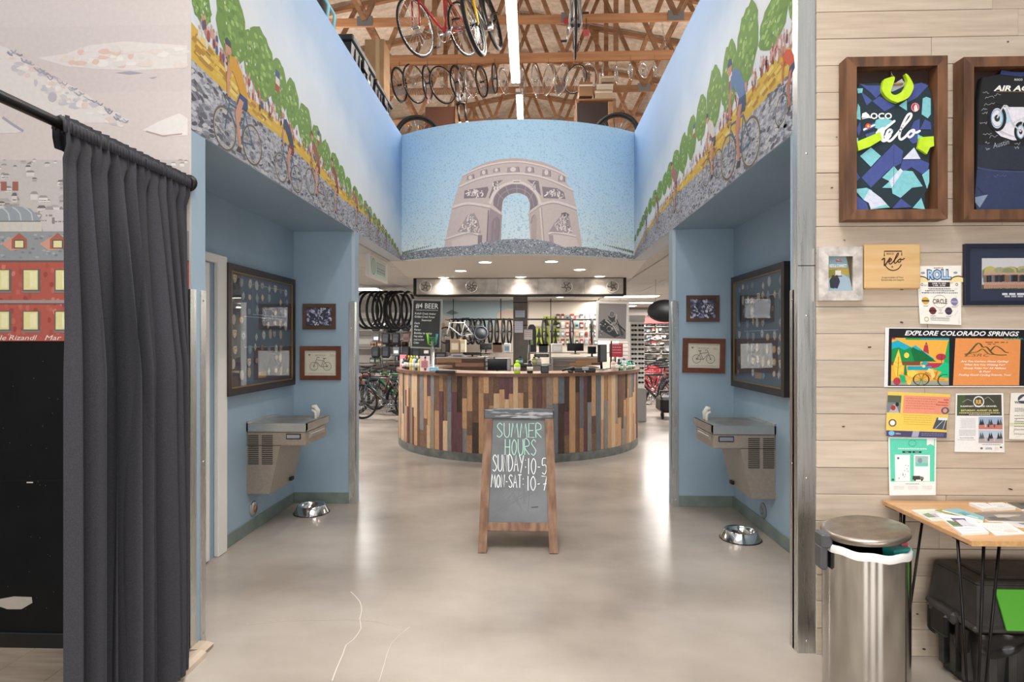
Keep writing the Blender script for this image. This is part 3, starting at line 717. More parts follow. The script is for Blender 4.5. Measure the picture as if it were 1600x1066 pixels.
ar.poly([(505, 575), (630, 640), (615, 930), (470, 960), (480, 700)], '#a3949a', 3); ar.poly([(520, 720), (545, 670), (575, 660), (595, 690), (600, 760), (590, 925), (510, 940)], '#94858d', 4); ar.line([(575, 660), (600, 690), (602, 780), (590, 920)], 6, '#7d7079', 5)
ar.poly([(905, 635), (1030, 560), (1058, 920), (925, 900)], '#c2b2ae', 3); ar.poly([(935, 720), (950, 650), (975, 635), (995, 680), (985, 900), (930, 895)], '#b3a29f', 4); ar.line([(930, 730), (945, 660), (970, 638)], 9, SH, 5)
ar.line([(488, 590), (470, 950)], 9, SK, 5); ar.line([(1024, 565), (1052, 920)], 10, SL, 5); ar.line([(1040, 560), (1068, 920)], 8, SD, 5)
def relief(x0, y0, x1, y1, n, dk=SH):
    for i in range(n):
        x, y = random.uniform(x0, x1), random.uniform(y0, y1); k = random.uniform(.6, 1.2)
        ar.line([(x, y), (x + jit(26) * k, y + 22 * k), (x + jit(30) * k, y + 44 * k)], random.uniform(8, 15), random.choice([SL, '#d8cdc9', '#efe7e2']), 6, sm=2)
        ar.line([(x + 12, y + 8), (x + 12 + jit(18), y + 40 * k)], 6, dk, 6)
ar.poly([(240, 385), (480, 345), (490, 380), (460, 460), (232, 470)], SH, 4); relief(255, 375, 450, 420, 16)
ar.poly([(1045, 345), (1200, 360), (1270, 400), (1290, 475), (1060, 465)], SH, 4); relief(1065, 370, 1255, 425, 16)
ar.poly([(545, 290), (640, 275), (560, 345), (500, 470), (490, 460), (530, 350)], SH, 4); relief(540, 290, 580, 380, 7)
ar.poly([(890, 272), (1010, 285), (1035, 440), (1000, 400), (940, 320)], SH, 4); relief(930, 290, 990, 360, 7)
for cx, lean in ((300, 0), (1250, 26)):
    ar.poly([(cx - 135, 815), (cx - 80, 730), (cx + lean - 30, 640), (cx + lean + 40, 620), (cx + 85, 700), (cx + 110, 830)], SD, 4)
    for i in range(34):
        t = random.random(); y = 630 + t * 160; x = cx + lean * (1 - t) + jit(20 + 80 * t)
        ar.line([(x, y), (x + jit(18), y + 18), (x + jit(22), y + 40)], random.uniform(7, 13), random.choice([SL, '#d8cdc9', '#efe7e2']), 5, sm=2)
        if i % 2: ar.line([(x + 10, y + 5), (x + 14 + jit(8), y + 34)], 6, SK, 6)
ar.poly([(1245, 622), (1290, 612), (1335, 640), (1290, 656), (1250, 648)], SK, 6)
for pts in ([(35, 890), (200, 838), (300, 820), (385, 845)], [(1110, 835), (1180, 820), (1300, 838), (1400, 860)]): band(pts, 18)
ar.poly([(100, 985), (110, 905), (250, 862), (370, 860), (380, 975), (372, 985)], '#d6c8c4', 3); ar.poly([(380, 850), (425, 850), (415, 985), (375, 985)], SH, 4)
ar.poly([(1115, 850), (1160, 850), (1170, 975), (1130, 960)], SD, 4); ar.poly([(1160, 850), (1330, 860), (1400, 880), (1440, 990), (1175, 980)], '#d6c8c4', 3)
# painted hill of cobbles under it, to the rim
A2 = Sub(lambda u, v, h: arc_pt(u, v, .0008 + h), .0003)
top_px = [(628, 398), (660, 391), (700, 386), (735, 384), (760, 378), (790, 374), (810, 373.5), (835, 374), (860, 378), (880, 386), (915, 386), (950, 392), (982, 399)]
tp = [PC(*p) for p in top_px]; tp[0] = (-UM, tp[0][1]); tp[-1] = (UM, tp[-1][1])
A2.poly(tp + [(UM, SOF), (-UM, SOF)], '#8d929b', 6)
for i in range(1500):
    u = random.uniform(-UM + .02, UM - .02); j = min(range(len(tp)), key=lambda q: abs(tp[q][0] - u)); v = SOF + (tp[j][1] - SOF) * random.random() * .96
    A2.poly(ell(u, v, random.uniform(.005, .012), random.uniform(.003, .007), 5, rot=jit(30)), random.choice(['#5a6069', '#a9b0ba', '#3d4149', '#bcc3cc', '#757c87', '#9aa2ad', '#e2e4e4', '#4d6a52']), 7)
for s_ in (-1, 1):
    for i in range(16):
        u = s_ * (UM - .03 - i * .03); A2.poly(ell(u, PC(628 + i * 2, 398 - i * .7)[1] + .015, .012 - i * .0004, .02 - i * .0008, 8), random.choice(['#3c5a2e', '#4c6b39']), 8)
k = len(ar.V); ar.V += A2.V; ar.F += [tuple(i + k for i in f) for f in A2.F]; ar.C += A2.C; ar.MI += A2.MI
o = ar.build('mural', wcv, [M_PAINT]); o['label'] = 'painted stone triumphal arch on a hill of cobbles under blue sky'

# town view on the left front wall
tv = Canvas(lambda u, v, h: (u, YL - .0008 - h, v), .0003, tr=lambda px, py: (lambda p: (p.x, p.z))(P(px, py, 'y', YL)))
tv.gain = .84
T0 = tv.tr; tv.tr = None
tv.rect(-6, 1.5, XL, 6, '#d3c8c4', 0); tv.rect(-6, .018, XL, 1.5, '#0b0b0c', 0, 1)
for i in range(8): tv.rect(-6, 2.7 + i * .16, XL, 2.86 + i * .16 + (3 if i == 7 else 0), ['#cfc4c1', '#d0c6c3', '#d3c9c6', '#d6cdca', '#d9d1cd', '#dbd5d0', '#ddd8d3', '#dedad5'][i], .2)
tv.tr = T0
W1, W2, G1, PK = '#ddd6d2', '#e4ded9', '#a3a1ad', '#d9bdb0'
K = lambda pts: [(x / 4.633, y / 4.633) for x, y in pts]
tv.poly(K([(0, 330), (60, 350), (150, 420), (240, 500), (330, 560), (480, 600), (640, 690), (720, 760), (830, 830), (945, 870), (860, 890), (600, 890), (430, 850), (0, 660)]), W1, 1)
for i in range(70):
    t = random.random(); x = 30 + t * 860; y = 350 + t * 510 + random.uniform(0, 150) * (1 - abs(t - .45))
    tv.poly(K(blob(x, y, random.uniform(14, 46), random.uniform(8, 26), 10, .25)), random.choice([W1, W2, '#cfc8c8', '#d9c9c2', '#c3bec4']), 2)
for i in range(46):
    t = random.random(); x = 50 + t * 850; y = 350 + t * 515 + random.uniform(-6, 26)
    tv.line(K([(x, y), (x + 22, y + 18 + jit(10)), (x + 40, y + 12 + jit(14))]), random.uniform(1.2, 2.6), random.choice([G1, '#b3b0b9', '#8f8f9f']), 3, sm=2)
tv.poly(K(blob(380, 705, 32, 38, 14, .1)), '#b8b2b8', 3)
tv.poly(K([(270, 420), (480, 390), (640, 330), (900, 300), (1355, 330), (1355, 490), (1000, 510), (700, 500), (480, 480)]), W1, 1)
for i in range(50): tv.poly(K(blob(random.uniform(480, 1330), random.uniform(350, 480), random.uniform(20, 60), random.uniform(10, 30), 10, .2)), random.choice([W1, W2, PK, '#dccfc8', '#d8d2ce']), 2)
tv.poly(K([(840, 528), (940, 515), (1035, 530), (940, 540)]), G1, 3); tv.poly(K([(1080, 565), (1140, 555), (1110, 570)]), G1, 3)
tv.poly(K([(1030, 945), (1150, 880), (1300, 820), (1360, 860), (1360, 980), (1220, 990)]), W2, 2); tv.line(K([(1060, 950), (1180, 985), (1320, 970)]), 2, '#b79c92', 3)
tv.poly(K([(0, 840), (60, 880), (170, 950), (120, 965), (0, 965)]), W1, 2); tv.line(K([(20, 850), (90, 900), (170, 950)]), 4, G1, 3)
# roofs of the far town
tv.rect(0, 250, 296, 360, '#c6beba', 1)
for i in range(170):
    y = 250 + 105 * random.random(); k = .5 + (y - 250) / 75; x = random.uniform(-6, 292); w = random.uniform(6, 16) * k; h = random.uniform(4, 9) * k
    c = random.choice(['#dcd5d0', '#cfc7c2', '#d8cfc9', '#c7bdb6', '#e3ddd8', '#b9b0ad'])
    if x + w > 294: continue
    tv.rect(x, y, x + w, y + h, c, 2 + (y - 250) / 60)
    tv.poly([(x - 1, y), (x + w * .2, y - h * .5), (x + w * .8, y - h * .5), (x + w + 1, y)], random.choice(['#8b8686', '#9d9997', '#6f6b6c', '#b0aaa6', '#a39a97']), 2 + (y - 250) / 60)
    if k > .8: tv.greek(x + 1, x + w - 1, y + h * .5, h * .2, '#8d8582', 2.3 + (y - 250) / 60)
for x in (2, 20): tv.rect(x, 284, x + 9, 298, '#a2645a', 5)
tv.poly([(-10, 330), (20, 321), (48, 326), (62, 340), (68, 362), (-10, 362)], '#9aa0a5', 6)
for x in (8, 26, 44): tv.line([(x - 6, 324), (x + 6, 334), (x + 9, 360)], 2, '#c2c6c9', 6.5, sm=2)
tv.rect(-10, 346, 66, 362, '#cfc9bd', 6.2); tv.line([(-10, 346), (64, 346)], 2, '#7d8083', 7)
tv.rect(66, 328, 296, 364, '#cbc3be', 4); tv.rect(82, 340, 86, 350, '#8c837f', 5)
tv.poly([(-10, 362), (296, 361), (296, 409), (-10, 409)], '#94979a', 7)
for i in range(110): tv.poly(blob(random.uniform(0, 292), random.uniform(366, 404), 3.2, 1.8, 7, .2), random.choice(['#7b8085', '#a9acae', '#878c91']), 7.5)
for x in (31, 91, 151, 211, 271):
    tv.poly([(x - 28, 381), (x - 4, 367), (x + 12, 388), (x - 14, 392)], '#cf9a86', 8)
    tv.poly([(x - 12, 389), (x - 12, 374), (x, 364), (x + 12, 374), (x + 12, 389)], '#a86454', 8.5); tv.rect(x - 8, 375, x + 8, 388, '#57504c', 9); tv.rect(x - 6.5, 376.5, x + 6.5, 387, '#e5dfa9', 9.5)
tv.rect(-10, 409, 296, 533, '#b4594b', 7)
for i in range(170): tv.poly(blob(random.uniform(0, 293), random.uniform(413, 530), 3.4, 4.6, 8, .25), random.choice(['#9c463b', '#c26a59', '#cf7d6a', '#a9513f', '#bb6252']), 7.5)
tv.rect(-10, 407, 296, 410, '#6d5b57', 8); tv.rect(-10, 469, 296, 474, '#a39490', 8); tv.rect(-10, 474, 296, 475.5, '#5d4b49', 8.2)
for x in (5, 50, 100, 152, 204, 256):
    for y0, y1 in ((421, 456), (486, 518)):
        tv.rect(x - 14, y0, x + 14, y1, '#6b6561', 9); tv.rect(x - 12, y0 + 1.5, x + 10, y1 - 3, '#e6dd9e', 9.5); tv.rect(x - 2, y0 + 4, x + 8, y1 - 6, '#efe9b9', 10); tv.rect(x - 15, y1 - 1, x + 14, y1 + 2, '#857c78', 9.8)
tv.rect(-10, 524, 296, 533, '#b4594b', 10)
for t, x in (('lle', 4), ('Rizandl', 37), ('Mar', 84)): tv.text(t, x, 531.5, -7.5, '#efe6df', 11, shear=.3, width={'lle': 14, 'Rizandl': 44, 'Mar': 26}[t])
# scuffs and chips in the black paint
tv.poly([(0, 936), (22, 932), (50, 933), (51, 942), (34, 952), (12, 952), (0, 948)], '#b9afa2', 2)
tv.rect(42, 753, 52, 755, '#cfc9c0', 2); tv.line([(0, 752), (100, 750)], .8, '#050506', 2)
for i in range(26): tv.poly(blob(random.uniform(0, 95), random.uniform(560, 980), .7, .7, 6), '#5b5856', 2)
cut = [(min(max(x, -6), XL), y, z) for x, y, z in tv.V]; tv.V = cut
o = tv.build('mural', wfl, [M_PAINT, mat('deep_black_panel_paint', '#080809', .6, col2='#0d0d0e', spec=.25)]); o['label'] = 'painted town of pale roofs and a red brick building over a black wall'
# ---------------------------------------------------------------- passage: fountains, bowls, pictures, sandwich board
M_FOUNT = mat('taupe_fountain_enamel', '#998c7f', .38, .2, col2='#a19588', scale=60)
M_SLOT = mat('dark_slot', '#1d1a18', .7)
M_SSBASIN = mat('worn_stainless_basin', '#c9c8c4', .32, .8, col2='#bfbdb9', scale=8, rvar=.04)
M_BADGE = mat('silver_badge', '#b9bcc0', .3, .8)
def fountain(sgn, wallx, y0, label):
    """local x: out from the wall (flipped by sgn), y: along the wall from the near side, z: up"""
    t = thing('drinking_fountain', label, 'drinking fountain', (wallx, y0, 0), group='wall mounted drinking fountains')
    X = Matrix.Diagonal((sgn, 1, 1, 1)); Wd = .465
    lo, ti, tu, tz = .317, .18, .262, .689
    def sl(mb, prof, a, b, m=0): mb.prism(prof, a, b, lambda u, v, h: (u * sgn, h, v), m)
    m = MB(); sl(m, [(0, lo), (ti, lo), (tu, tz), (.0, tz)], 0, Wd); 
    m.build('lower_housing', M_FOUNT, t)
    m = MB(); m.cbox((0, 0, tz), (.46, Wd, .80), .008, X=X); m.build('upper_housing', M_FOUNT, t)
    # stainless top: rim, sunk bowl
    def top(i, j):
        x, y = .008 + .47 * i, -.006 + (Wd + .012) * j
        u, v = (i - .5) * 2, (j - .5) * 2; d = (abs(u * 1.14) ** 4 + abs(v * 1.12) ** 4) ** .25; z = .865
        if d < 1: z = .865 - .014 * min(1, (1 - d) * 12)
        e = math.hypot((u + .1) * 1.5, v * 1.4)
        if e < 1: z -= .03 * (1 - e * e)
        return (x * sgn, y, z)
    m = MB(); m.grid(top, 26, 26)
    prof = [(.0, .80), (.466, .80), (.478, .815), (.478, .865), (0, .865)]
    for yy0, yy1 in ((-.006, .0), (Wd, Wd + .006)): sl(m, prof, yy0, yy1)
    m.prism([(.466, .80), (.478, .815), (.478, .865), (.466, .865)], -.006, Wd + .006, lambda u, v, h: (u * sgn, h, v))
    m.box((0, -.006, .8), (.012, Wd + .006, .88), X=X)
    m.build('basin', M_SSBASIN, t)
    n = MB(); bx, by = .40, Wd - .09
    n.tube([(bx, by, .85), (bx, by, .885), (bx - .006, by - .004, .91), (bx - .03, by - .014, .925)], [.014, .012, .011, .009], 10, X=X)
    n.tube([(bx + .008, by + .01, .86), (bx + .012, by + .01, .92), (bx - .005, by + .0, .952), (bx - .03, by - .012, .95)], [.018, .02, .02, .012], 8, X=X)
    n.build('bubbler', mat('ivory_plastic', '#d9d5cb', .3), t)
    v = MB()
    for k in range(16):
        for c0, c1 in ((.012, .094), (.12, .204)): v.box((c0, -.003, .548 + k * .0145), (c1, .002, .5535 + k * .0145), X=X)
    v.build('vent_slots', M_SLOT, t)
    b = MB(); b.cbox((.31, -.006, .742), (.425, .002, .785), .004, X=X); bo = b.build('badge', M_SLOT, t)
    MB().cbox((.317, -.009, .749), (.418, -.005, .778), .003, X=X).build('badge_plate', M_BADGE, bo)
    p = MB(); p.cbox((.458, .06, .735), (.466, Wd - .06, .787), .006, X=X).cbox((.464, .09, .745), (.474, Wd - .09, .772), .006, X=X); p.build('push_bar', M_SSBASIN, t)
    MB().cbox((ti + .012, .33, lo + .022), (ti + .034, .385, lo + .05), .003, X=X).build('rating_plate', M_SLOT, t)
    return t
fountain(1, AL, 4.385, 'taupe drinking fountain with stainless basin on the left alcove wall')
fountain(-1, AR, 4.375, 'taupe drinking fountain with stainless basin on the right alcove wall')
for sgn, x, px, py, lb in ((1, AL, 396, 795, 'round chrome pipe cover low on left alcove wall'), (-1, AR, 1193, 798, 'round grey pipe cover low on right alcove wall')):
    p = P(px, py, 'x', x)
    t = thing('pipe_cover', lb, 'pipe cover', p)
    R_ = Matrix.Rotation(sgn * math.pi / 2, 4, 'Y')
    MB().lathe([(.062, 0), (.06, .006), (.045, .012), (.03, .014)], 24, X=R_).build('escutcheon', M_SSBASIN if sgn > 0 else mat('painted_grey_disc', '#7e8a8c', .5), t)
    MB().lathe([(.03, .012), (.024, .02), (0, .022)], 16, X=R_).build('plug', mat('copper_plug', '#b78a6c', .3, .9) if sgn > 0 else mat('painted_grey_disc', '#7e8a8c', .5), t)
for px, py, lb in ((487, 801, 'stainless dog bowl on floor under left drinking fountain'), (1157, 842, 'stainless dog bowl on floor near right drinking fountain')):
    p = P(px, py, 'z', 0)
    t = thing('dog_bowl', lb, 'dog bowl', (p.x, p.y, 0), group='dog bowls on the floor')
    MB().lathe([(.138, .004), (.15, .0), (.146, .008), (.118, .068), (.112, .072), (.104, .07), (.098, .06), (.085, .02), (.0, .014)], 40).build('bowl', M_CHROME, t)
    MB().lathe([(.149, .0), (.153, .0035), (.149, .007), (.143, .004)], 40).build('rubber_foot', M_BLACKR, t)

# framed pictures. local x right, z up, -y towards the viewer
def frame(name, label, w, h, bar, dep, m, mtx, art, cat='picture', glass=True, back='#e8e2d4', inset=.6, bars=True, group=None):
    t = thing(name, label, cat, group=group); t.matrix_world = mtx
    W2, H2 = w / 2, h / 2
    for (pts) in ([(-W2, H2), (W2, H2), (W2 - bar, H2 - bar), (-W2 + bar, H2 - bar)], [(-W2, -H2), (-W2 + bar, -H2 + bar), (W2 - bar, -H2 + bar), (W2, -H2)],
                  [(-W2, -H2), (-W2, H2), (-W2 + bar, H2 - bar), (-W2 + bar, -H2 + bar)], [(W2, -H2), (W2 - bar, -H2 + bar), (W2 - bar, H2 - bar), (W2, H2)]):
        mb = MB(); cx = sum(p[0] for p in pts) / 4; cz = sum(p[1] for p in pts) / 4
        mb.prism(pts, 0, -dep, lambda u, v, q: (u, q, v)); mb.build('frame_bar', m, t)
    yi = -dep * (1 - inset)
    MB().box((-W2 + bar * .8, yi, -H2 + bar * .8), (W2 - bar * .8, -.001, H2 - bar * .8)).build('backing_board', mat('backing_' + back.strip('#'), back, .8), t)
    cv = Canvas(lambda u, v, q: (u, yi - .0006 - q, v)); art(cv, W2 - bar, H2 - bar); cv.build('picture', t)
    if glass: MB().box((-W2 + bar * .9, -dep * .8 - .002, -H2 + bar * .9), (W2 - bar * .9, -dep * .8, H2 - bar * .9)).build('glass_pane', M_GLASS, t)
    return t
def wall_mtx(px0, py0, px1, py1, axis, val, face):
    a, b = P(px0, py0, axis, val), P(px1, py1, axis, val); c = (a + b) / 2
    if axis == 'y': return frame_mtx((1, 0, 0), (0, 1, 0), (0, 0, 1), c), abs(a.x - b.x), abs(a.z - b.z)
    return frame_mtx((0, face, 0), (-face, 0, 0), (0, 0, 1), c), abs(a.y - b.y), abs(a.z - b.z)
M_REDWOOD = mat('red_brown_frame_wood', '#6d3c25', .35, col2='#5a2f1d', scale=4, stretch=(5, 5, 5))
M_BRNWOOD = mat('brown_frame_wood', '#5c4130', .4, col2='#4a3325', scale=5)
def photo_art(seed, cols):
    def f(cv, W, H):
        r = random.Random(seed); cv.rect(-W, -H, W, H, cols[0], 0)
        for i in range(120): cv.poly(ell(r.uniform(-W, W) * .93, r.uniform(-H, H) * .9, r.uniform(.004, .018), r.uniform(.004, .02), 7, rot=r.uniform(0, 90)), r.choice(cols), 1 + i / 60)
    return f
def bike_art(flip):
    def f(cv, W, H):
        cv.rect(-W, -H, W, H, '#e6dfcd', 0); cv.line([(-W + .012, -H + .012), (W - .012, -H + .012), (W - .012, H - .012), (-W + .012, H - .012)], .0016, '#8d8674', 1, True)
        s = flip; k = .052; c = '#4a443c'; y = -.03
        for hx in (-1, 1):
            cv.ring(hx * .062, y, .038, .038, .0035, c, 2); cv.ring(hx * .062, y, .005, .005, .003, c, 2, 8)
            for q in range(0, 180, 30): cv.line([(hx * .062 - .036 * math.cos(math.radians(q)), y - .036 * math.sin(math.radians(q))), (hx * .062 + .036 * math.cos(math.radians(q)), y + .036 * math.sin(math.radians(q)))], .0007, '#8b8475', 2)
        for a, b in (((-.062, 0), (-.004, -.004)), ((-.062, 0), (-.03, .055)), ((-.036, .07), (-.004, -.004)), ((-.028, .05), (.036, .06)), ((-.004, -.004), (.04, .045)), ((.034, .075), (.062, 0))):
            cv.line([(a[0] * s, y + a[1]), (b[0] * s, y + b[1])], .0042, c, 3)
        cv.line([(-.05 * s, y + .074), (-.022 * s, y + .072)], .006, c, 3); cv.line([(.034 * s, y + .075), (.022 * s, y + .085), (.012 * s, y + .075)], .004, c, 3, sm=3)
        cv.greek(-.05, .05, H - .045, .006, '#9a927f'); cv.greek(-.035, .035, H - .06, .004, '#b3ab98'); cv.greek(-W + .03, W - .03, -H + .018, .003, '#a59d8b')
        cv.poly([(-W + .03, H - .03), (-W + .055, H - .035), (-W + .04, H - .05)], '#6f675a', 2); cv.ring(W - .05, H - .045, .008, .008, .002, '#6f675a', 2); cv.ring(W - .03, H - .045, .008, .008, .002, '#6f675a', 2)
    return f
BW = ['#3c3b52', '#8f90b4', '#c9cbe0', '#2a2a3a', '#6a6c8e', '#e6e7f0', '#504f6c']
for r_, nm, bar, m, art, lb in (
        ((474, 475, 525, 515), 'framed_picture', .032, M_BRNWOOD, photo_art(3, BW), 'small brown frame with bluish photo, upper one in the left alcove'),
        ((470, 541, 533, 594), 'framed_picture', .042, M_REDWOOD, bike_art(-1), 'red brown frame with bicycle drawing, lower one in the left alcove'),
        ((1072, 462, 1123, 503), 'framed_picture', .032, M_BRNWOOD, photo_art(8, BW), 'small brown frame with bluish photo, upper one in the right alcove'),
        ((1066, 529, 1132, 583), 'framed_picture', .046, M_REDWOOD, bike_art(1), 'red brown frame with bicycle drawing, lower one in the right alcove')):
    mx_, w_, h_ = wall_mtx(*r_, 'y', YE, 1)
    if r_[0] == 1066: mx_ = mx_ @ Matrix.Rotation(math.radians(1.2), 4, 'Y')
    frame(nm, lb, w_, h_, bar, .022, m, mx_, art)

# the two big frames of cloth patches
PATCH = []
def patch_meshes():
    r = random.Random(5); cols = ['#d9d6cc', '#c2b8a4', '#8e97a5', '#c8a46a', '#b8bcc2', '#7d5a4d', '#e6e3da', '#5f6f8c', '#a9a18d', '#93a08f']
    for k in range(14):
        cv = Canvas(lambda u, v, q: (u, -.006 - q, v)); sh = k % 4; w, h = r.uniform(.021, .03), r.uniform(.03, .042)
        pts = [ell(0, 0, w, h, 14), ell(0, 0, w, w, 14), [(-w, h), (w, h), (w, -h * .3), (0, -h), (-w, -h * .3)], [(0, h), (w, 0), (0, -h), (-w, 0)]][sh]
        a, b = r.sample(cols, 2); n = len(pts)
        cv.poly(pts, a, 0); cv.F += [(i, (i + 1) % n, (i + 1) % n + n, i + n) for i in range(n)]
        cv.V += [(u, 0, v) for u, v in pts]; cv.C += [S(a)] * n; cv.MI += [0] * n
        cv.poly([(u * .76, v * .76) for u, v in pts], b, 1); cv.poly(ell(0, 0, w * .42, h * .3, 9), a, 2); cv.rect(-w * .4, -h * .52, w * .4, -h * .4, a, 2)
        o = cv.build('patch_proto', None, [M_FABPRINT]); PATCH.append(o.data); bpy.data.objects.remove(o)
patch_meshes()
M_NAVYMAT = '#2d3645'
M_DKFRAME = mat('dark_walnut_frame', '#231a16', .35, col2='#33251d', scale=6)
M_GOLDLIP = mat('gold_frame_lip', '#9a7a4c', .35, .7)
def patch_frame(r_, X, face, label, seed, box):
    mx_, w_, h_ = wall_mtx(*r_, 'x', X, face); r = random.Random(seed)
    def art(cv, W, H):
        cv.rect(-W, -H, W, H, '#323d4c', 0)
        for b in box: cv.line([(b[0] * W, b[1] * H), (b[2] * W, b[1] * H), (b[2] * W, b[3] * H), (b[0] * W, b[3] * H)], .006, '#9aa1a8', 1, True)
        cv.rect(-.07, -H + .05, .07, -H + .1, '#a1814c', 1)
    t = frame('patch_display', label, w_, h_, .05, .045, M_DKFRAME, mx_, art, 'display frame', True, '#323d4c', .7)
    W2, H2 = w_ / 2 - .05, h_ / 2 - .05
    lip = MB(); g = .012
    for lo, hi in (((-W2, -.043, H2 - g), (W2, -.036, H2)), ((-W2, -.043, -H2), (W2, -.036, -H2 + g)), ((-W2, -.043, -H2 + g), (-W2 + g, -.036, H2 - g)), ((W2 - g, -.043, -H2 + g), (W2, -.036, H2 - g))): lip.cbox(lo, hi, .002)
    lip.build('gold_lip', M_GOLDLIP, t)
    nx, nz = 9, 8; 
    for i in range(nx):
        for j in range(nz):
            if r.random() < .24: continue
            link('patch', r.choice(PATCH), t, ((-1 + 2 * (i + .5) / nx) * W2 * .95 + r.uniform(-.02, .02), -.0155, (-1 + 2 * (j + .62) / nz) * H2 * .93 + r.uniform(-.016, .016)), (0, r.uniform(-.12, .12), 0))
    return t
# (near edge px, top y, far edge px, bottom y measured on the near side)
patch_frame((347, 410, 454, 601), AL, 1, 'large dark frame of sewn patches on the left alcove wall', 1, [(-.3, .3, .8, .85), (-.55, -.3, .75, .25)])
patch_frame((1235, 408, 1150, 603), AR, -1, 'large dark frame of sewn patches on the right alcove wall', 2, [(-.6, 0, .75, .62)])

# sandwich board with chalk writing
M_OLDWOOD = mat('weathered_reddish_wood', '#6f4e3a', .65, col2='#93735a', scale=4, stretch=(6, 6, .8), detail=8, bump=.15)
M_GREYWOOD = mat('chipped_grey_painted_wood', '#55565a', .6, col2='#a5a6a6', scale=14, stretch=(.5, 3, 3), detail=8, spread=(.52, .62), bump=.12)
M_SLATE = mat('chalky_slate', '#686b6e', .8, col2='#7a7d80', scale=5, detail=8)
sg = thing('sandwich_board', 'wooden sandwich board with chalked summer hours standing before the counter', 'sandwich board')
f0 = P(747, 863, 'z', 0); f1 = P(872, 865, 'z', 0); yb = (f0.y + f1.y) / 2; cx = (f0.x + f1.x) / 2; wb2 = (f1.x - f0.x) / 2
sg.location = (cx, yb, 0)
tilt = math.atan2(.26, .985)
def leaf(sy, y_off, wb_, wt_, full):
    R_ = Matrix.Translation((0, y_off, 0)) @ Matrix.Rotation(-tilt * sy, 4, 'X'); L_ = 1.015
    for s_ in (-1, 1):
        pts = [(s_ * wb_, 0), (s_ * (wb_ - .062), 0), (s_ * (wt_ - .062), L_), (s_ * wt_, L_)]
        if s_ < 0: pts = pts[::-1]
        m = MB(); m.prism(pts, -.02, .02, lambda u, v, h: (u, h * sy, v), X=R_); m.build('stile', M_OLDWOOD, sg)
    m = MB(); m.cbox((-wb_ + .058, -.014, .145), (wb_ - .058, .014, .205), .004, X=R_); m.build('bottom_rail', M_OLDWOOD, sg)
    m = MB(); m.cbox((-wt_ - .002, -.024, L_ - .07), (wt_ + .002, .024, L_), .005, X=R_); m.build('top_rail', M_GREYWOOD, sg)
    m = MB(); m.box((-wb_ + .055, -.004, .2), (wb_ - .055, .006, L_ - .065), X=R_); pn = m.build('slate_panel', M_SLATE, sg)
    if full:
        cv = Canvas(lambda u, v, h: tuple(R_ @ Vector((u, -.0046 - h, v)))); g, w = '#a9d8c6', '#eef0f0'
        U = lambda px: (px - 811) / 47 * .212; V = lambda py: .2 + (822 - py) / 165 * .755
        chalk(cv, 'SUMMER', U(775), U(849), V(689), V(666) - V(689), .0065, g); chalk(cv, 'HOURS', U(789), U(840), V(717), V(692) - V(717), .0065, g)
        chalk(cv, 'SUNDAY:', U(769), U(824), V(743), V(717) - V(743), .006, w); chalk(cv, '10-5', U(826), U(857), V(747), V(722) - V(747), .006, w)
        chalk(cv, 'MON-SAT:', U(767), U(820), V(768), V(748) - V(768), .006, w); chalk(cv, '10-7', U(825), U(857), V(772), V(750) - V(772), .006, w)
        for i in range(26): cv.line([(U(random.uniform(770, 850)), V(random.uniform(690, 815))) for _ in range(2)], .006, '#6f7275', .4)
        cv.line([(U(832), V(798)), (U(843), V(797))], .006, '#3c3e40', 2)
        cv.build('chalk_writing', pn, [M_PAINT])['kind'] = 'stuff'
leaf(1, 0, wb2, wb2 - .028, True)
leaf(-1, .56, wb2 + .005, wb2 - .02, False)
MB().tube([(-wb2 + .03, .2, .5), (-wb2 + .03, .3, .42), (-wb2 + .03, .4, .5)], .003, 5).build('stay_cord', M_BLACKR, sg)
# ---------------------------------------------------------------- lobby left: curtain on its rod
M_CLOTH = mat('charcoal_curtain_cloth', '#2e2e34', .9, col2='#37373d', scale=220, detail=2, bump=.08)
XROD, ZROD = -1.64, 2.257
rod = thing('curtain_rod', 'black metal curtain rod running out of the left mural wall', 'curtain rod', (XROD, YL, ZROD))
MB().tube([(0, -.003, 0), (0, -2.6, 0)], .0185, 14).build('pole', mat('black_pipe', '#1b1a1a', .4, .5), rod)
MB().lathe([(.04, 0), (.04, .008), (.024, .014)], 20, X=Matrix.Rotation(math.pi / 2, 4, 'X')).build('wall_flange', M_METALDARK, rod)
cu = thing('curtain', 'charcoal curtain hanging bunched on the black rod at left', 'curtain', (XROD, 1.915, 0))
r = random.Random(11)
folds = [0]
while folds[-1] < 1: folds.append(folds[-1] + r.uniform(.07, .14))
folds = [q / folds[-1] for q in folds]
amp = [r.uniform(.55, 1.2) for _ in folds]
def fold_at(s):
    for k in range(len(folds) - 1):
        if folds[k] <= s <= folds[k + 1]:
            q = (s - folds[k]) / (folds[k + 1] - folds[k]); return amp[k] * (2 * abs(math.sin(q * math.pi)) ** .7 - 1), amp[k]
    return 0, 1
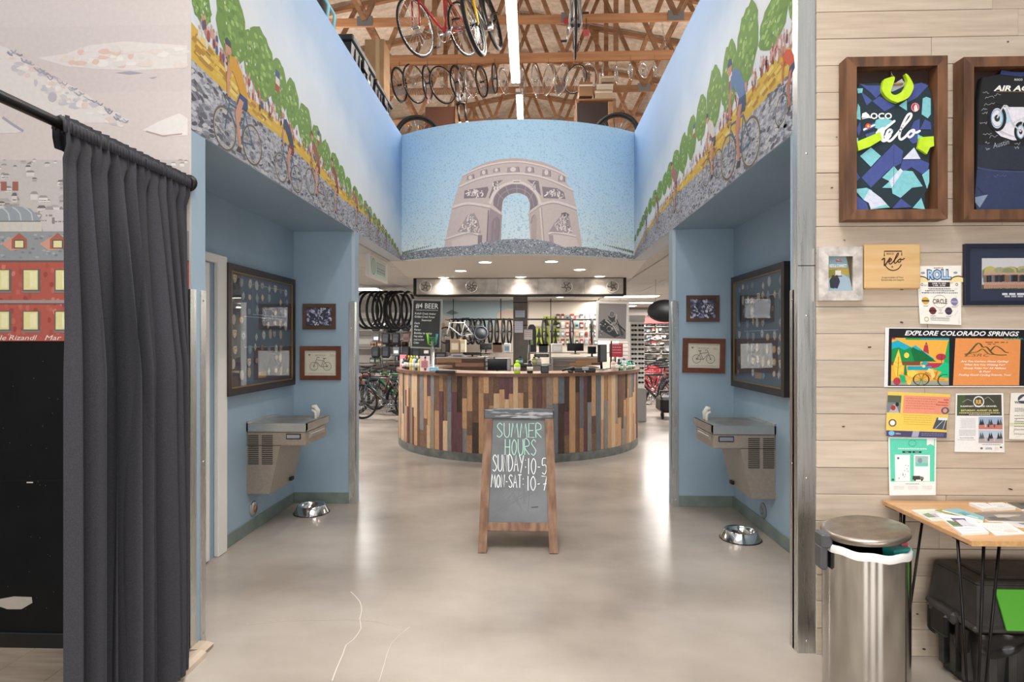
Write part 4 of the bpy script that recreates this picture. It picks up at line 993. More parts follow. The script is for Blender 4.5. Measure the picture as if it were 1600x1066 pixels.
def cloth(s, t):
    """s along the rod (near to wall), t 0 = top of heading, 1 = hem"""
    z = ZROD + .03 - t * (ZROD + .005)
    spread = .6 + .4 * min(1, t * 2.2)
    w, a = fold_at(min(1, max(0, s + .012 * math.sin(t * 5 + s * 9) * math.sin(s * math.pi)))); w = w * 1.5 if w < 0 else w
    d = .012 + .1 * min(1, max(0, t - .015) * 2.6)
    fine = .006 * math.sin(s * 95 + 2 * math.sin(t * 7)) * max(0, 1 - t * 2.2)
    y = .035 + .73 * s + .02 * math.cos(s * 57) * min(1, t * 3) * min(1, s * 5) + .03 * (1 - s) ** 2 * min(1, t * 3)
    if t < .025: return (.019 + fine * .6 + .004 * math.sin(s * 120), y, z)
    if t < .05: return (.022 + fine + .004 * w, y, z)
    return (.006 + d * w * .85 * min(1, .2 + s * 6) * min(1, .25 + (1 - s) * 5) + fine, y, max(z, .021))
m = MB(); m.grid(cloth, 190, 46); m.grid(lambda i, j: (lambda p: (-p[0] * .4 - .02, p[1], p[2]))(cloth(1 - i, j * .05)), 90, 3)
m.build('drape', M_CLOTH, cu)
m = MB(); 
for k in range(44):
    y = .035 + .73 * k / 43; m.tube([(-.021, y, ZROD - .02), (-.012, y + r.uniform(-.004, .004), ZROD + .02), (.004, y + r.uniform(-.005, .005), ZROD + .0245), (.021, y + r.uniform(-.004, .004), ZROD + .006), (.023, y, ZROD - .03)], r.uniform(.006, .009), 6)
m.build('rod_pocket', M_CLOTH, cu)

# ---------------------------------------------------------------- plank wall: shadow boxes, pictures, posters
WP = YR - .0165
M_WALNUT = mat('stained_rustic_pine', '#7d5539', .55, col2='#523522', scale=3.5, stretch=(5, 5, .9), detail=9, bump=.15)
M_WALNUTIN = mat('dark_box_back', '#3a2218', .6, col2='#2c1911', scale=3)
def uvp(px, py): p = P(px, py, 'y', WP); return p.x, p.z
def wall_rect(x0, y0, x1, y1):
    a, b = uvp(x0, y0), uvp(x1, y1); return (a[0] + b[0]) / 2, (a[1] + b[1]) / 2, abs(b[0] - a[0]), abs(a[1] - b[1])
DB = .07
def shadow_box(px0, py0, px1, py1, label):
    p0, p1 = P(px0, py0, 'y', WP - DB), P(px1, py1, 'y', WP - DB); w, h = p1.x - p0.x, p0.z - p1.z
    t = thing('shadow_box', label, 'display frame', ((p0.x + p1.x) / 2, WP, (p0.z + p1.z) / 2)); W2, H2, b = w / 2, h / 2, .046
    for pts in ([(-W2, H2), (W2, H2), (W2 - b, H2 - b), (-W2 + b, H2 - b)], [(-W2, -H2), (-W2 + b, -H2 + b), (W2 - b, -H2 + b), (W2, -H2)],
                [(-W2, -H2), (-W2, H2), (-W2 + b, H2 - b), (-W2 + b, -H2 + b)], [(W2, -H2), (W2 - b, -H2 + b), (W2 - b, H2 - b), (W2, H2)]):
        MB().prism(pts, -.002, -DB, lambda u, v, q: (u, q, v)).build('frame_board', M_WALNUT, t)
    MB().box((-W2 + b * .9, -.012, -H2 + b * .9), (W2 - b * .9, -.002, H2 - b * .9)).build('back_board', M_WALNUTIN, t)
    MB().tube([(0, -.03, H2 - b), (0, -.03, H2 - b - .02), (.008, -.03, H2 - b - .032), (0, -.03, H2 - b - .042), (-.008, -.03, H2 - b - .034)], .0022, 6).build('hanging_hook', M_CHROME, t)
    return t
shadow_box(1323, 89, 1481, 342, 'brown shadow box frame around the geometric blue jersey')
shadow_box(1506, 89, 1664, 342, 'brown shadow box frame around the signed black jersey')

YJ = WP - .045
def jersey(label, outline, f, cols):
    """outline in local crop pixels; f maps crop px to photo px"""
    t = thing('cycling_jersey', label, 'jersey'); J = lambda x, y: (lambda p: (p.x, p.z))(P(*f(x, y), 'y', YJ))
    m = MB(); o = [J(*p) for p in outline]; cx = sum(p[0] for p in o) / len(o); cz = sum(p[1] for p in o) / len(o)
    n = len(o); V = []
    for k, (sc, yy) in enumerate(((1.0, YJ + .022), (1.0, YJ + .006), (.985, YJ))): V += [(cx + (x - cx) * sc, yy, cz + (z_ - cz) * sc) for x, z_ in o]
    F = [(k * n + i, k * n + (i + 1) % n, (k + 1) * n + (i + 1) % n, (k + 1) * n + i) for k in range(2) for i in range(n)]
    tri = tessellate_polygon([[Vector((x, z_, 0)) for x, z_ in o]]); F += [tuple(i + 2 * n for i in q) for q in tri] + [tuple(q) for q in tri]
    m.add(V, F); m.build('body', mat(cols[0], cols[1], .8), t)
    return t, Canvas(lambda u, v, q: (u, YJ - .0008 - q, v), .0003, tr=J), J
f1_ = lambda x, y: (1320 + x / 4.443, 100 + y / 4.443)
jt, cv, J = jersey('blue and teal geometric cycling jersey with lime collar and cuffs', [(100, 135), (240, 128), (330, 190), (460, 128), (570, 130), (598, 190), (645, 420), (640, 500), (608, 560), (590, 640), (585, 860), (560, 900), (556, 1012), (330, 1005), (60, 1018), (64, 700), (76, 600), (72, 540), (78, 300), (85, 180)], f1_, ('jersey_dark_teal', '#1d2f38'))
IN, TE, DT, LI = '#43508f', '#7fc4cc', '#1f2f38', '#c6e91e'
for pts, c in (([(100, 135), (150, 150), (245, 150), (250, 200), (215, 240), (180, 200), (130, 160)], IN), ([(110, 190), (190, 255), (150, 290)], IN), ([(190, 260), (240, 225), (350, 290), (275, 330)], IN), ([(455, 150), (530, 130), (580, 150), (500, 235), (430, 270)], IN),
               ([(375, 290), (430, 250), (430, 325)], TE), ([(540, 240), (565, 228), (595, 240), (596, 350), (575, 378), (532, 350)], TE), ([(555, 385), (595, 405), (600, 455), (520, 455)], IN), ([(612, 420), (642, 415), (640, 480)], IN),
               ([(90, 275), (105, 300), (110, 390), (78, 380)], TE), ([(80, 455), (105, 400), (112, 460), (95, 500)], IN), ([(72, 510), (92, 515), (92, 540), (75, 540)], TE), ([(480, 400), (520, 380), (515, 540), (470, 555), (430, 510)], IN), ([(505, 490), (560, 515), (505, 520)], TE),
               ([(85, 170), (125, 170), (120, 200), (90, 205)], TE), ([(140, 490), (200, 470), (240, 490), (150, 510)], IN),
               ([(105, 640), (180, 580), (250, 640), (180, 715)], TE), ([(215, 565), (330, 560), (290, 600), (245, 605)], DT), ([(115, 790), (340, 555), (405, 605), (390, 690), (300, 740), (180, 860)], IN), ([(70, 730), (105, 790), (65, 830)], IN),
               ([(400, 662), (480, 580), (525, 660)], '#d5dbe8'), ([(400, 668), (525, 664), (585, 690), (575, 750), (535, 765), (460, 715), (400, 760), (385, 720)], IN), ([(535, 770), (585, 730), (585, 820), (570, 868)], TE),
               ([(258, 790), (340, 710), (370, 745), (310, 815)], TE), ([(305, 815), (385, 725), (405, 745), (325, 860)], '#cfd6e6'), ([(325, 860), (405, 740), (470, 745), (540, 850), (465, 860), (385, 930), (330, 900)], TE), ([(258, 860), (310, 815), (325, 862)], TE),
               ([(65, 870), (150, 860), (190, 880), (130, 945)], TE), ([(130, 945), (170, 870), (250, 930), (310, 995), (180, 1010), (165, 965)], '#cdd3e4'), ([(60, 900), (150, 965), (165, 1012), (60, 1016)], IN), ([(170, 1008), (290, 975), (312, 997)], TE), ([(330, 1000), (390, 935), (465, 995), (330, 1003)], IN), ([(470, 1000), (530, 930), (556, 1010)], TE)):
    cv.poly(pts, c, 1)
cv.poly([(200, 440), (215, 390), (260, 370), (320, 390), (340, 400), (270, 470)], TE, 1.4)
cv.text('OCO', 176, 382, -40, '#eef1f2', 3, 'l', 0, .03, 150); cv.poly([(115, 375), (120, 345), (145, 335), (165, 352), (180, 378), (150, 372)], '#eef1f2', 3); cv.line([(118, 382), (180, 370)], 5, '#eef1f2', 3)
cv.poly([(125, 440), (205, 405), (210, 440), (130, 475)], '#3c4b8c', 3); cv.poly([(125, 452), (205, 417), (208, 430), (128, 465)], '#eef1f2', 3.4); cv.ring(160, 432, 14, 14, 9, '#d8502a', 4); cv.poly(ell(160, 432, 8), '#f0b63c', 4.4)
Wt = '#e9ecee'
cv.line([(225, 480), (265, 452), (255, 500), (262, 530), (285, 525), (310, 495)], 26, Wt, 4, sm=5, rd=True); cv.line([(232, 462), (250, 470), (342, 398)], 17, Wt, 4, sm=4, rd=True)
cv.line([(278, 505), (318, 482), (322, 460), (302, 462), (286, 500), (300, 535), (330, 522), (400, 440), (452, 378), (458, 348), (432, 360), (392, 440), (376, 505), (390, 525), (420, 505)], 17, Wt, 4, sm=5, rd=True)
cv.line([(420, 505), (450, 470), (478, 460), (474, 490), (448, 510), (435, 492), (455, 468), (490, 478), (518, 466)], 16, Wt, 4, sm=5, rd=True)
cv.poly(ell(487, 302, 28, 32, 18), '#c2354a', 3); cv.ring(487, 302, 26, 29, 3, '#e7c9cc', 3.5); cv.poly([(480, 328), (478, 300), (490, 280), (500, 292), (505, 320), (495, 330)], '#eedfe0', 4)
cv.line([(335, 300), (340, 560), (338, 860)], 2, '#33406f', 3)
cv.build('printed_pattern', jt, [M_FABPRINT])
def cuff(name, pts, d0=-.008, d1=.004):
    m = MB(); o = [J(*p) for p in (smooth(pts + pts[:1], 3)[:-1] if name == 'collar' else pts)]; m.prism(o, YJ + d1, YJ + d0 - .004, lambda u, v, h: (u, h, v)); m.build(name, M_LIME, jt)
M_LIME = mat('lime_yellow_fabric', '#b9de1c', .7, col2='#c9ea33', scale=30)
cuff('cuff', [(74, 545), (235, 478), (248, 530), (165, 580), (85, 608)]); cuff('cuff', [(510, 515), (605, 508), (608, 575), (580, 585), (558, 632), (495, 590)])
cuff('collar', [(262, 115), (330, 98), (322, 150), (305, 205), (330, 225), (362, 215), (395, 190), (420, 130), (405, 78), (430, 95), (460, 150), (458, 190), (425, 245), (365, 272), (345, 275), (290, 250), (248, 200), (248, 150)], -.012)
m = MB(); o = [J(*p) for p in [(322, 150), (400, 100), (420, 130), (395, 190), (362, 215), (330, 225), (305, 205)]]; m.prism(o, YJ + .004, YJ + .012, lambda u, v, h: (u, h, v)); m.build('collar_lining', mat('pale_lining', '#aeb7c4', .8), jt)
m = MB(); a, b = J(336, 25), J(360, 140); m.tube([(a[0], YJ + .015, a[1] - .01), (a[0], YJ + .012, b[1])], .002, 5); m.tube([(J(330, 140)[0], YJ - .002, b[1]), (J(400, 140)[0], YJ - .002, b[1])], .006, 7); m.build('coat_hanger', mat('hanger_wood', '#a8805c', .5), jt)
f2_ = lambda x, y: (1500 + x / 4.26, 90 + y / 4.26)
jt2, cv, J = jersey('black and navy signed jersey with a printed bicycle', [(150, 130), (270, 105), (280, 80), (360, 95), (440, 95), (520, 80), (530, 105), (650, 130), (690, 240), (700, 400), (690, 1010), (110, 1015), (95, 940), (112, 740), (122, 300)], f2_, ('jersey_black_cloth', '#1b1c20'))
NV = '#2f3a5c'
cv.poly([(112, 745), (700, 765), (695, 1010), (110, 1015), (96, 940)], NV, 1); cv.line([(115, 735), (250, 755), (440, 760), (690, 755)], 12, '#39456a', 2, sm=4)
cv.poly([(118, 580), (700, 600), (700, 760), (112, 740)], '#262b3b', .6)
cv.poly([(100, 930), (185, 912), (130, 1000), (100, 965)], '#7f8fa8', 2); cv.line([(112, 860), (150, 905), (185, 912)], 5, '#222a45', 2)
cv.poly([(275, 85), (360, 98), (440, 98), (520, 85), (530, 112), (400, 128), (265, 112)], '#2f3a70', 2)
cv.text('AIR ACADEMY', 222, 222, -34, '#f2f2ee', 3, 'l', .25, .035, 480); cv.line([(240, 228), (560, 230)], 4, '#8b6a3a', 3)
cv.text('ROCO', 360, 155, -14, '#d5d7da', 3, 'l', .1, .02, 55)
cv.poly([(195, 360), (230, 335), (300, 330), (420, 330), (560, 420), (560, 470), (420, 548), (350, 552), (270, 525), (210, 470), (188, 420)], '#e4e1ea', 2); cv.poly([(215, 400), (300, 345), (345, 420), (290, 450)], '#b9d5e6', 2.4)
for i in range(7): cv.line([(215 + i * 20, 460 + i * 10), (290 + i * 18, 515 + i * 4)], 3, '#bdb9c6', 3)
for cx_, cy_, rx, ry in ((245, 405, 52, 78), (402, 495, 34, 58)):
    cv.ring(cx_, cy_, rx, ry, 20, '#15161a', 4); cv.ring(cx_, cy_, rx * .74, ry * .74, 6, '#77a3c4', 4); cv.poly(ell(cx_, cy_, rx * .35, ry * .3, 12), '#2c2f36', 4)
cv.line([(245, 405), (292, 320), (330, 345)], 9, '#c8ccd2', 5, sm=3); cv.line([(300, 320), (345, 440), (402, 495)], 9, '#c8ccd2', 5); cv.line([(345, 440), (420, 400), (402, 495)], 7, '#c8ccd2', 5); cv.line([(240, 300), (285, 312), (320, 305)], 8, '#22252b', 5)
sig = random.Random(4)
for x, y, w in ((150, 240, 40), (165, 270, 60), (225, 250, 45), (160, 315, 70), (140, 345, 40), (145, 375, 35), (130, 440, 48), (150, 515, 60), (195, 530, 55), (165, 570, 30), (168, 610, 30), (360, 580, 40), (360, 605, 30), (416, 560, 60), (225, 790, 80)):
    pts = [(x + w * i / 7, y + sig.uniform(-9, 9) - i) for i in range(8)]; cv.line(pts, 2.4, '#a9adb3' if y < 700 else '#5f6c92', 3, sm=4)
cv.text('Austin', 220, 606, -34, '#9aa0a8', 3, 'l', .25, 0, 112, ang=-.28)
cv.build('printed_pattern', jt2, [M_FABPRINT])

# thin printed things on the plank wall
def sheet(name, label, cat, corners, art, curl=0.0, thick=.0012, group=None, off=.0):
    """corners: TL, TR, BR, BL photo pixels; art draws in unit square (0..1, 0..1 from lower left)"""
    C4 = [Vector((*uvp(*c), 0)) for c in corners]
    def bil(u, v): a = C4[3].lerp(C4[2], u); b = C4[0].lerp(C4[1], u); return a.lerp(b, v)
    f = lambda u, v, q: (lambda p: (p.x, WP - off - .0009 - thick - q - curl * (1 - v) ** 2, p.y))(bil(u, v))
    t = thing(name, label, cat, group=group)
    m = MB(); nv = 8
    m.grid(lambda i, j: f(i, j, 0), 1, nv); m.grid(lambda i, j: (lambda p: (p[0], p[1] + thick, p[2]))(f(1 - i, j, 0)), 1, nv)
    m.build('sheet', M_PAPER, t)
    cv = Canvas(f, .0002, lim=.13, axis=1); art(cv); cv.build('print', t); return t
M_PAPER = mat('white_paper', '#efece4', .55)
class Unit:
    pass
def art_roll(c):
    c.rect(0, 0, 1, 1, '#efece3', 0)
    for cx_, s_ in ((.0, 1), (1, -1)):
        c.poly(ell(cx_ + .09 * s_, .72, .2, .1, 16, 0, 180), '#efdca0', 1); c.line(ell(cx_ + .07 * s_, .72, .19, .1, 12, 20, 160), .02, '#5a4438', 2)
        c.ring(cx_ + .1 * s_, .68, .025, .02, .012, '#6b6566', 2, 12); c.poly(ell(cx_ + .13 * s_, .88, .05, .02, 8), '#8b97a8', 2)
    c.text('ROLL', .5, .775, .15, '#33406a', 3, 'c', 0, .09, .56); c.text('ROLL', .5, .78, .14, '#a9cbe8', 4, 'c', 0, .03, .52)
    c.greek(.38, .6, .955, .015, '#9b5548'); c.rect(.24, .64, .74, .72, '#3a3234', 3); c.text('JUNE 13, 2025', .49, .687, .024, '#f4f0ea', 4, 'c', 0, .02, .32); c.text('5 PM - 8 PM', .49, .652, .022, '#f4f0ea', 4, 'c', 0, .02, .28)
    for y, a, b in ((.6, .24, .76), (.565, .16, .84), (.53, .08, .92)): c.greek(a, b, y, .016, '#6b6d75')
    c.ring(.5, .39, .16, .11, .008, '#a9917f', 2); c.text('CIRCLE', .5, .355, .075, '#5a3a2c', 4, 'c', 0, .02, .34)
    for x, y, a, b in ((.16, .4, '#d8a53c', '#3a3f4a'), (.84, .39, '#7d76a0', '#a7a3bd'), (.32, .23, '#7a2f36', '#2f2a30'), (.7, .23, '#3f3444', '#5a4a60')):
        c.poly(ell(x, y, .085, .065, 14), a, 3); c.rect(x - .09, y - .015, x + .09, y + .012, b, 4); c.greek(x - .06, x + .06, y - .095, .01, '#77727a', 3)
    c.text('POINT', .51, .235, .02, '#5d5a60', 3); c.text('OF', .51, .21, .016, '#5d5a60', 3); c.text('INTEREST', .51, .18, .02, '#5d5a60', 3)
    c.ring(.16, .08, .05, .035, .016, '#c9a867', 3); 
    for y in (.105, .085, .06): c.greek(.26, .72, y, .011, '#8d8a90')
sheet('event_poster', 'white poster reading ROLL and CIRCLE right of the wooden plaque', 'poster', [(1432, 416), (1501.5, 415), (1500, 508), (1436, 506)], art_roll, .006)
def art_explore(c):
    c.rect(0, 0, 1, 1, '#e6e4e2', 0); c.rect(.026, .02, 1, .985, '#15151b', 1)
    c.text('EXPLORE COLORADO SPRINGS', .55, .875, .075, '#f4f4f6', 3, 'c', .3, .025, .82); c.text('cycles', .93, .81, .05, '#2f9a86', 4, 'c', .3)
    x0, x1, y0, y1 = .048, .46, .035, .83; X = lambda u: x0 + (x1 - x0) * u; Y = lambda v: y0 + (y1 - y0) * v; Q = lambda L: [(X(a), Y(b)) for a, b in L]
    c.rect(x0, y0, x1, y1, '#efb046', 2); c.rect(X(0), Y(.96), X(1), Y(1), '#1e9aa6', 3); c.rect(X(0), Y(.96), X(.24), Y(1), '#e0b24a', 3.3); c.rect(X(.24), Y(.96), X(.5), Y(1), '#1f9a54', 3.4); c.rect(X(0), Y(.965), X(.06), Y(1), '#b83a35', 3.6)
    c.poly(Q([(0, .9), (.1, .95), (.35, .8), (.42, .84), (.75, .55), (0, .5)]), '#14a9c4', 3); c.poly(Q([(0, .76), (.12, .8), (.22, .74), (.32, .8), (.6, .6), (.75, .52), (0, .45)]), '#0f8f47', 4); c.poly(Q([(.33, .76), (.42, .84), (.52, .74), (.62, .64), (.78, .5), (.4, .5)]), '#0a6b38', 4.5)
    c.poly(Q([(.36, .81), (.42, .845), (.53, .72), (.45, .75)]), '#17b0cc', 5); c.poly(Q([(.57, .85), (.63, .85), (.65, .66), (.55, .72)]), '#b23445', 5); c.poly(Q([(.58, .86), (.6, .92), (.625, .86)]), '#7d4a33', 5)
    c.rect(X(0), Y(.42), X(.5), Y(.5), '#7b4a30', 5); c.rect(X(.55), Y(.36), X(1), Y(.47), '#b8324a', 5); c.rect(X(.28), Y(.32), X(.7), Y(.4), '#0f9fc0', 5); c.poly(Q([(.5, .44), (.56, .5), (.66, .48), (.6, .42)]), '#17a7b8', 6)
    c.poly(Q([(.88, .3), (.98, .93), (1, .95), (1, .2), (.85, .2)]), '#12a763', 6); c.poly(Q(ell(.86, .6, .09, .07, 16)), '#b2384a', 6.5); c.line(Q([(.87, .64), (.87, .48)]), .004, '#6e2833', 7)
    c.poly(Q([(.7, .35), (.82, .38), (.92, .5), (1, .45), (1, .15), (.8, .18), (.88, .28)]), '#17c183', 6.6)
    c.poly(Q([(.03, .44), (.12, .76), (.22, .28), (.08, .18)]), '#f2c84c', 7); c.line(Q([(.12, .6), (.11, .2)]), .004, '#8a6a1c', 8)
    for a, b in ((.13, .45), (.13, .36)): c.line(Q([(.05, b + .05), (.115, b), (.18, b + .06)]), .003, '#8a6a1c', 8)
    c.rect(X(0), Y(0), X(1), Y(.09), '#9aa08c', 6); c.poly(Q(ell(.1, .08, .065, .08, 14)), '#b2384a', 8); c.poly(Q(ell(.26, .63, .045, .06, 12)), '#f2d05a', 8); c.poly(Q([(.14, .22), (.24, .2), (.26, .06), (.18, .05)]), '#16b06b', 7); c.poly(Q(ell(.37, .24, .1, .08, 14)), '#f0cf55', 7); c.poly(Q(ell(.31, .06, .04, .06, 12)), '#e8c34a', 8); c.poly(Q([(.23, .45), (.25, .46), (.28, .2), (.22, .22)]), '#0c7b49', 6.8)
    for hx in (.52, .96): c.ring(X(hx if hx < .6 else .93), Y(.12), .056, .1, .008, '#3a1f16', 9) if hx < .6 else c.line([(X(.93) + .05 * math.cos(q), Y(.1) + .1 * math.sin(q)) for q in [1.2 + .2 * k for k in range(17)]], .008, '#3a1f16', 9)
    for q in range(0, 180, 36): c.line([(X(.52) - .05 * math.cos(math.radians(q)), Y(.12) - .09 * math.sin(math.radians(q))), (X(.52) + .05 * math.cos(math.radians(q)), Y(.12) + .09 * math.sin(math.radians(q)))], .003, '#2f7a3c', 9)
    for a, b in (((.52, .12), (.6, .28)), ((.6, .26), (.75, .12)), ((.75, .12), (.93, .12)), ((.75, .12), (.8, .3)), ((.6, .26), (.8, .27))): c.line(Q([a, b]), .008, '#b97d2e', 9.4)
    c.poly(Q(ell(.56, .4, .03, .03, 10)), '#f4dc8c', 9.5); c.poly(Q([(.65, .36), (.72, .33), (.76, .2), (.7, .1), (.68, .25), (.6, .28)]), '#f0cf7a', 9.6)
    c.poly([(.49, .03), (.958, .03), (.97, .83), (.505, .83)], '#e59455', 2)
    c.line([(.57, .56), (.6, .58), (.66, .74), (.685, .73), (.7, .68), (.73, .68), (.78, .56), (.87, .55)], .014, '#5b5326', 4, sm=4); c.line([(.575, .52), (.61, .58), (.66, .6), (.7, .65), (.74, .57), (.79, .555)], .012, '#6b6129', 4, sm=4); c.line([(.755, .62), (.79, .7), (.83, .66), (.86, .6), (.885, .59)], .012, '#5b5326', 4, sm=4)
    c.text('CSRC', .665, .52, .05, '#8a5a36', 4, 'c', .3); c.greek(.72, .88, .755, .018, '#8a5a36'); c.greek(.735, .88, .725, .016, '#8a5a36')
    for i, s_ in enumerate(('Are You Curious About Cycling?', 'What Are You Waiting For?', 'Group Rides For All Abilities', '& Fun!', 'Finding Good Cycling Friends, Too!')):
        c.text(s_, .715, .425 - i * .058, .03, '#fbeee2', 4, 'c', .2, .02, (.34, .29, .3, .08, .37)[i])
    c.greek(.535, .7, .085, .018, '#8a4b2a'); c.greek(.535, .7, .12, .014, '#b98a68')
sheet('banner_poster', 'wide black banner reading EXPLORE COLORADO SPRINGS above the flyers', 'poster', [(1383, 512), (1600.5, 514), (1601, 605), (1381, 605)], art_explore)
def art_flyer_y(c):
    c.rect(0, 0, 1, 1, '#e9c75c', 0); c.rect(.26, .53, 1, .93, '#e5937a', 1); c.rect(.0, .0, 1, .13, '#4a4668', 1); c.poly([(.42, 0), (.53, 0), (.55, .13), (.44, .13)], '#a9a5b8', 2); c.poly(ell(.09, .07, .05, .055, 14), '#7fb6e0', 2); c.text('bike', .2, .05, .035, '#e9eaf2', 2)
    c.rect(0, .53, .22, .92, '#777f84', 1.5); c.rect(0, .76, .22, .92, '#59614e', 2); c.poly([(.03, .53), (.2, .53), (.14, .72), (.1, .72)], '#b3b0ae', 2.2); c.poly(ell(.1, .64, .04, .06, 10), '#a8343a', 3); c.poly(ell(.16, .72, .03, .05, 10), '#23262a', 3)
    c.poly([(.76, .2), (.99, .18), (.99, .46), (.82, .46)], '#4b525a', 2); c.line([(.8, .2), (.93, .4)], .008, '#d8dade', 2.5); c.line([(.93, .2), (.965, .4)], .008, '#d8dade', 2.5); c.rect(.84, .4, .99, .46, '#dbe2ea', 2.4)
    c.ring(.94, .62, .05, .065, .03, '#4e5f78', 3); c.ring(.1, .3, .055, .075, .022, '#5c5a66', 3, 14); c.poly(ell(.1, .3, .04, .05, 12), '#f0efe9', 2.8)
    for i, t_ in enumerate(('Safe', 'Friendly', 'Recovery')): c.text(t_, .98, .85 - i * .06, .035, '#b03a2c', 3, 'r', 0, .02)
    for i in range(5): c.greek(.3, .78, .86 - i * .055, .014, '#c46f5a', 2)
    for i in range(5): c.greek(.28, .74, .48 - i * .05, .012, '#cfa93e', 2)
    for i in range(2): c.greek(.58, .95, .08 - i * .04, .014, '#8d8aa6', 2)
sheet('flyer', 'yellow and orange cycling flyer just under the black banner', 'flyer', [(1387, 612), (1485, 616), (1476, 684), (1382, 681)], art_flyer_y, .01)
def art_flyer_t(c):
    c.rect(0, 0, 1, 1, '#f2f1ee', 0); c.rect(.03, .235, .97, .98, '#62d4b4', 1); c.rect(.03, .235, .25, .98, '#7fdcc2', .9)
    c.poly([(.8, .98), (.95, .98), (.95, .86), (.875, .89), (.8, .86)], '#f2f1ee', 2); c.ring(.5, .9, .08, .055, .008, '#3a8f7c', 2); c.greek(.2, .8, .795, .018, '#eefaf6'); c.rect(.29, .73, .48, .765, '#2f4a48', 2); c.rect(.5, .73, .69, .765, '#2f4a48', 2); c.text('ROLL', .385, .738, .02, '#e8f4f0', 3); c.text('SHARE', .595, .738, .02, '#e8f4f0', 3)
    for x0, x1 in ((.13, .45), (.53, .87)): c.rect(x0, .24, x1, .7, '#f4f7f6', 2)
    c.rect(.56, .5, .83, .68, '#a9c6c0', 3); c.rect(.56, .5, .83, .56, '#6fcfb6', 3.3); c.poly(ell(.66, .6, .05, .05, 8), '#8d97a8', 3.5); c.poly(ell(.2, .64, .025, .02, 8), '#59565c', 3)
    r2 = random.Random(2)
    for i in range(12): c.poly(ell(r2.uniform(.2, .42), r2.uniform(.28, .52), .011, .008, 6), '#6c7480', 3)
    c.rect(.5, .27, .66, .335, '#46443f', 4); c.poly([(.66, .27), (.74, .27), (.74, .31), (.7, .325), (.66, .325)], '#7b7a74', 4); c.poly(ell(.55, .262, .022, .016, 8), '#222', 5) if False else c.poly(ell(.55, .262, .022, .016, 8), '#222222', 5); c.poly(ell(.7, .262, .022, .016, 8), '#222222', 5)
    c.poly(ell(.08, .27, .03, .02, 7), '#2f6a5c', 3); c.greek(.35, .65, .19, .012, '#8b8b90')
    for x0 in (.1, .4, .7):
        for i in range(3): c.greek(x0, x0 + .22, .15 - i * .022, .008, '#c3c3c8')
sheet('flyer', 'mint green and white flyer hanging above the table edge', 'flyer', [(1387, 683), (1462, 684), (1460, 773), (1388, 773.5)], art_flyer_t, .004, off=.003)
def art_flyer_r(c):
    c.rect(0, 0, 1, 1, '#efeeec', 0); c.rect(.03, .62, .96, .975, '#46463f', 1); c.rect(.03, .62, .2, .975, '#4b5a3c', 1.2)
    c.ring(.48, .86, .105, .085, .022, '#e7e5df', 3); c.text('RR', .485, .82, .07, '#e3b866', 4, 'c', 0, .04, .13); c.line([(.14, .85), (.25, .9), (.34, .87)], .007, '#b8b7ae', 2); c.line([(.6, .9), (.68, .94), (.8, .85)], .007, '#b8b7ae', 2)
    c.text('RAMPART RANGE GRAVEL', .48, .77, .022, '#f1efe9', 4, 'c', 0, .03, .76); c.text('SATURDAY, AUGUST 23, 2025', .5, .695, .03, '#e6dc7c', 4, 'c', 0, .03, .78); c.greek(.08, .92, .66, .014, '#e0d9a8'); c.greek(.28, .72, .635, .012, '#d7d2bd')
    for (y0, y1, a, b) in ((.39, .6, '#9fb4cf', '#c47f72'), (.155, .375, '#b9c6d8', '#b4a6a6')):
        c.rect(.48, y0, .97, y1, a, 1); c.rect(.48, y0, .97, y0 + .09, b, 2)
        for x in (.52, .56, .7, .74, .88, .93): c.poly([(x - .03, y0 + .07), (x, y1 - .03), (x + .035, y0 + .08)], random.choice(['#3d4a44', '#55615c', '#2f3a38']), 3)
        for x in (.62, .68, .8): c.poly(ell(x, y0 + .06, .02, .03, 8), random.choice(['#8a4b43', '#38425a', '#c9c0bd']), 4)
    for i in range(9): c.greek(.1 + .02 * (i % 2), .42, .57 - i * .02, .007, '#b9b9bd')
    for i in range(5): c.greek(.08, .42, .37 - i * .023, .008, '#a3a3a9')
    c.greek(.1, .38, .235, .011, '#8b8b93'); c.greek(.06, .42, .205, .007, '#9a9aa0'); c.greek(.55, .92, .125, .01, '#77777c'); c.poly(ell(.54, .065, .03, .02, 8), '#77777d', 2); c.greek(.62, .75, .07, .012, '#9a9aa2'); c.greek(.62, .75, .05, .012, '#5f6378'); c.rect(.8, .04, .88, .09, '#eadfc6', 2); c.poly(ell(.93, .085, .025, .015, 7), '#3b3b40', 2)
sheet('event_poster', 'gravel race poster with dark heading and two photos', 'poster', [(1493, 615), (1567, 614.5), (1569, 707), (1491, 706)], art_flyer_r)
def art_flyer_m(c):
    c.rect(0, 0, 1, 1, '#eeeae0', 0); c.poly([(0, .35), (1, .45), (1, .3), (0, .28)], '#d5dcb9', 1); c.poly(ell(.33, .87, .15, .1, 16), '#4b5060', 2); c.poly([(.2, .83), (.33, .93), (.46, .83)], '#e8e8ea', 3); c.text('Wheelhouse', .1, .77, .05, '#3c4048', 3, 'l', 0, .03, .5)
    for i, y in enumerate((.66, .63, .6, .5, .44, .38, .34, .27, .21, .11)): c.greek(.12, .75 + .1 * (i % 3), y, .014, '#77766f')
sheet('flyer', 'cream flyer with round mountain emblem at right edge of the photo', 'flyer', [(1579, 614), (1640, 614), (1637, 688), (1575, 686)], art_flyer_m, .004)

